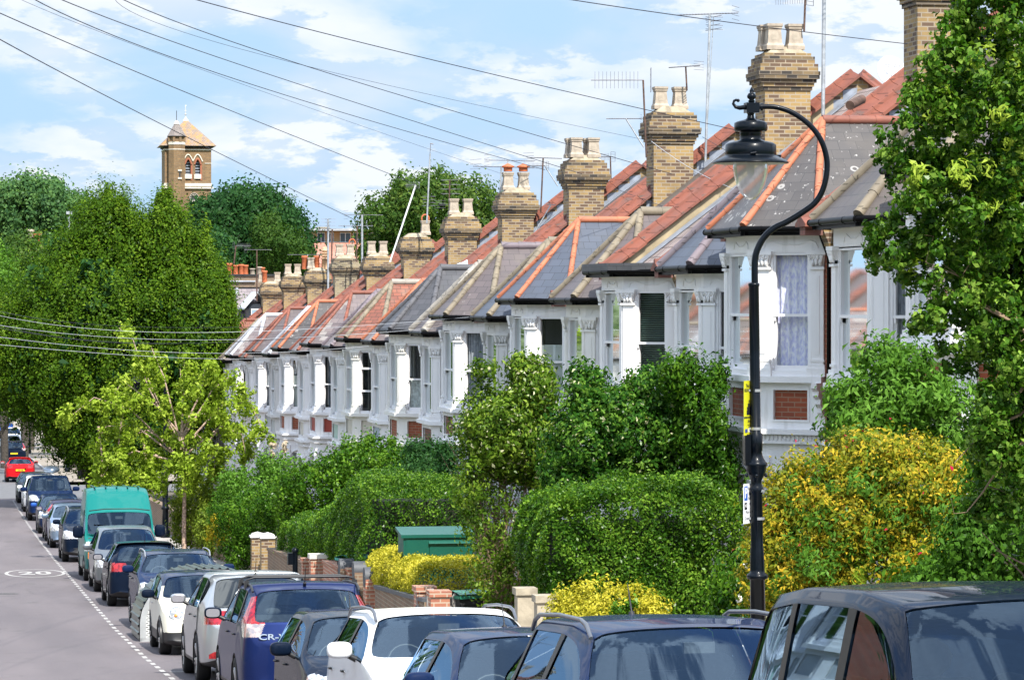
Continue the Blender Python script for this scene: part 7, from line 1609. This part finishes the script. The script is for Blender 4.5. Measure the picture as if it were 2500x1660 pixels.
# ================================================================= bike hangar
def hangar():
    X0, Ln, Wd, H = 3.72, 2.65, 2.0, 1.36; y0 = (62.6-4.6*math.sin(TH))/math.cos(TH); z0 = g(y0); t = thing('bike_hangar', 'curved corrugated green bike hangar with perforated end panel parked at the kerb', 'bike shelter', (X0, y0, z0)); t.rotation_euler = (math.atan((g(y0+Ln)-g(y0))/Ln), 0, 0)
    gm = plain('green_corrugated_steel', (.085, .125, .10), .28, .2, 2, metal=.85); fr = plain('galvanised_frame', (.52, .54, .54), .4, .1, 6, metal=.5)
    prof = [(0, .0), (.0, .35)]
    for k in range(1, 13): a = PI/2*k/12; prof.append((1.25*(1-math.cos(a))**.95, .35+(H-.35)*math.sin(a)))
    prof += [(1.7, H-.02), (2.0, H-.12), (2.0, 0)]
    pts = [Vector((x, 0, z)) for x, z in prof]
    # corrugation: ridges run along the length
    D = [0]; 
    for a, b in zip(pts, pts[1:]): D.append(D[-1]+(b-a).length)
    def P(s):
        for i in range(len(D)-1):
            if s <= D[i+1]: f = (s-D[i])/(D[i+1]-D[i]); d = (pts[i+1]-pts[i]).normalized(); return pts[i].lerp(pts[i+1], f), Vector((-d.z, 0, d.x))
        return pts[-1], Vector((1, 0, 0))
    tot = D[-1]; sec = []; s = .03; k = 0
    while s < tot-.12:
        for ds, h in ((0, .0), (.09, .0), (.105, .028), (.135, .028), (.15, .0)):
            p, n = P(min(tot, s+ds)); sec.append(p+n*(h+.012))
        s += .15
    mb = MB(); n = len(sec)
    for (a, b, off) in ((.02, Ln*.5-.02, 0), (Ln*.5-.0, Ln-.02, .012)):
        vs = [(p.x, a, p.z) for p in sec]+[(p.x, b, p.z) for p in sec]; mb.add(vs, [(i, i+1, n+i+1, n+i) for i in range(n-1)])
    mb.build('corrugated_cover', gm, t)
    for yy in (0, Ln):
        mb = MB(); inn = [P(tot*k/40)[0] for k in range(41)]; cen = Vector((1.15, 0, .45))
        vs = []
        for p in inn: q = p.lerp(cen, .10); vs += [(p.x, yy, p.z), (q.x, yy, q.z), (p.x, yy-.03, p.z), (q.x, yy-.03, q.z)]
        fs = []
        for k in range(40): a = 4*k; b = a+4; fs += [(a, b, b+1, a+1), (a+2, a+3, b+3, b+2), (a, a+2, b+2, b), (a+1, b+1, b+3, a+3)]
        mb.add(vs, fs); mb.box(0, 2.0, yy-.03, yy, 0, .07); mb.build('end_frame', fr, t)
        mm, tt, b = newmat('perforated_sheet') if 'perforated_sheet' not in MATS else (MATS['perforated_sheet'], None, None)
        if tt is not None:
            uv = tt.nodes.new('ShaderNodeUVMap'); br = tt.nodes.new('ShaderNodeTexBrick'); br.offset = .5
            for k, v in (('Scale', 1), ('Brick Width', .085), ('Row Height', .036), ('Mortar Size', .011), ('Mortar Smooth', .0)): br.inputs[k].default_value = v
            tt.links.new(uv.outputs[0], br.inputs['Vector']); tt.links.new(br.outputs['Fac'], b.inputs['Alpha']); b.inputs['Base Color'].default_value = (.62, .64, .63, 1); b.inputs['Roughness'].default_value = .5
        mb = MB(); vs = [(p.lerp(cen, .08).x, yy-.012, p.lerp(cen, .08).z) for p in inn]; mb.add(vs, [tuple(range(len(vs)))]); mb.build('perforated_panel', mm, t)
    mb = MB(); mb.box(.1, 1.9, .1, Ln-.1, .02, .5); mb.build('bike_rack', trim, t)
hangar()
# ================================================================= overhead wires
wire_m = plain('black_wire', (.012, .012, .02), .6, 0); wire_w = plain('pale_wire', (.50, .52, .55), .6, 0)
def wire(label, pts, r, mat=None, group='overhead telephone wires'):
    """pts: (px,py,pf) passes through; quadratic sag through three points"""
    P = [at(*p) for p in pts]; o = P[0]; Q = []
    if len(P) == 3:
        a, m, b = P; c = m*2-(a+b)*.5
        Q = [a*(1-u)**2+c*2*u*(1-u)+b*u*u for u in [k/24 for k in range(25)]]
    else: Q = P
    t = MB(); t.tube([q-o for q in Q], r*.72, 5); ob = t.build('overhead_wire', mat or wire_m, None, o); tag(ob, label, 'wire', group); return ob
wire('lowest of the sky wires, starting at the left edge and passing the church tower', [(-40, 75, 60), (430, 322, 95), (862, 535, 135)], .016)
wire('second lowest sky wire from the left edge, ending at the leaning white aerial', [(-40, 15, 60), (500, 245, 90), (1010, 448, 123)], .015)
wire('faint thin wire crossing the sky below the tower finial level', [(40, -5, 60), (560, 195, 80), (1270, 440, 105)], .006)
wire('dark wire from the top left ending near the double-pot chimney with cowls', [(70, -8, 45), (640, 215, 70), (1330, 415, 95)], .011)
wire('dark wire just above the one ending at the cowled chimney', [(140, -4, 45), (680, 190, 70), (1420, 425, 84)], .011)
wire('wire starting a quarter in from the left and ending at the tall chimney', [(290, -5, 45), (820, 185, 62), (1640, 425, 74)], .010)
wire('faint thin wire twin beside the quarter wire', [(278, -5, 45), (700, 150, 60), (1590, 345, 74)], .005)
wire('highest long wire running from the top edge to behind the lamp', [(460, -5, 42), (1110, 160, 55), (1850, 330, 64)], .010)
wire('short wire at the top right going to the chimney at the leafy tree', [(1360, -5, 40), (1800, 58, 48), (2215, 108, 54)], .009)
wire('dark wire sloping down across the slates left of the lamp', [(1180, 640, 90), (1420, 690, 80), (1660, 745, 59)], .009)
wire('wire from the tall chimney down past the lamp to the nearest bay', [(1715, 335, 76), (1900, 440, 65), (2120, 560, 52)], .008)
wire('second wire behind the lamp running down to the nearest bay', [(1500, 460, 80), (1780, 560, 65), (2090, 650, 52)], .008)
wire('pale cable draped over the copings above the flat roofed bay', [(1590, 345, 74), (1850, 480, 62), (2200, 475, 50)], .008, wire_w)
L_ = ['top', 'second', 'third', 'fourth', 'fifth', 'sixth', 'seventh']
for i, (y0, y1, x2, y2, m) in enumerate([(745, 800, 1560, 750, 0), (758, 812, 1250, 765, 1), (785, 830, 1080, 800, 1), (788, 838, 1180, 780, 0), (815, 862, 900, 845, 1), (836, 875, 760, 868, 1), (775, 838, 1400, 745, 0)]):
    wire(f'{L_[i]} of the lower wires strung in front of the round tree and the bay roofs', [(-60, y0, 62), (480, y1, 82), (x2, y2, 70+.03*(1600-x2))], .007, wire_w if m else None, 'lower overhead wires')

# ================================================================= greenery on the other side of the road, mirrored in the car windows
o = leafcloud('far_side_trees', LM['mid'], [(-15-3*math.sin(k*1.7), -2+k*3.2, g(-2+k*3.2)+5+math.sin(k*2.3), 4, 5.5, 5.5+math.sin(k*1.1)) for k in range(18)]+[(-14-2*math.sin(k*1.7), 200+k*9, g(200+k*9)+5, 4, 6, 6.5) for k in range(16)], 42000, .45, 202, clump=1.0, shell=.6)
struct(o, 'stuff')
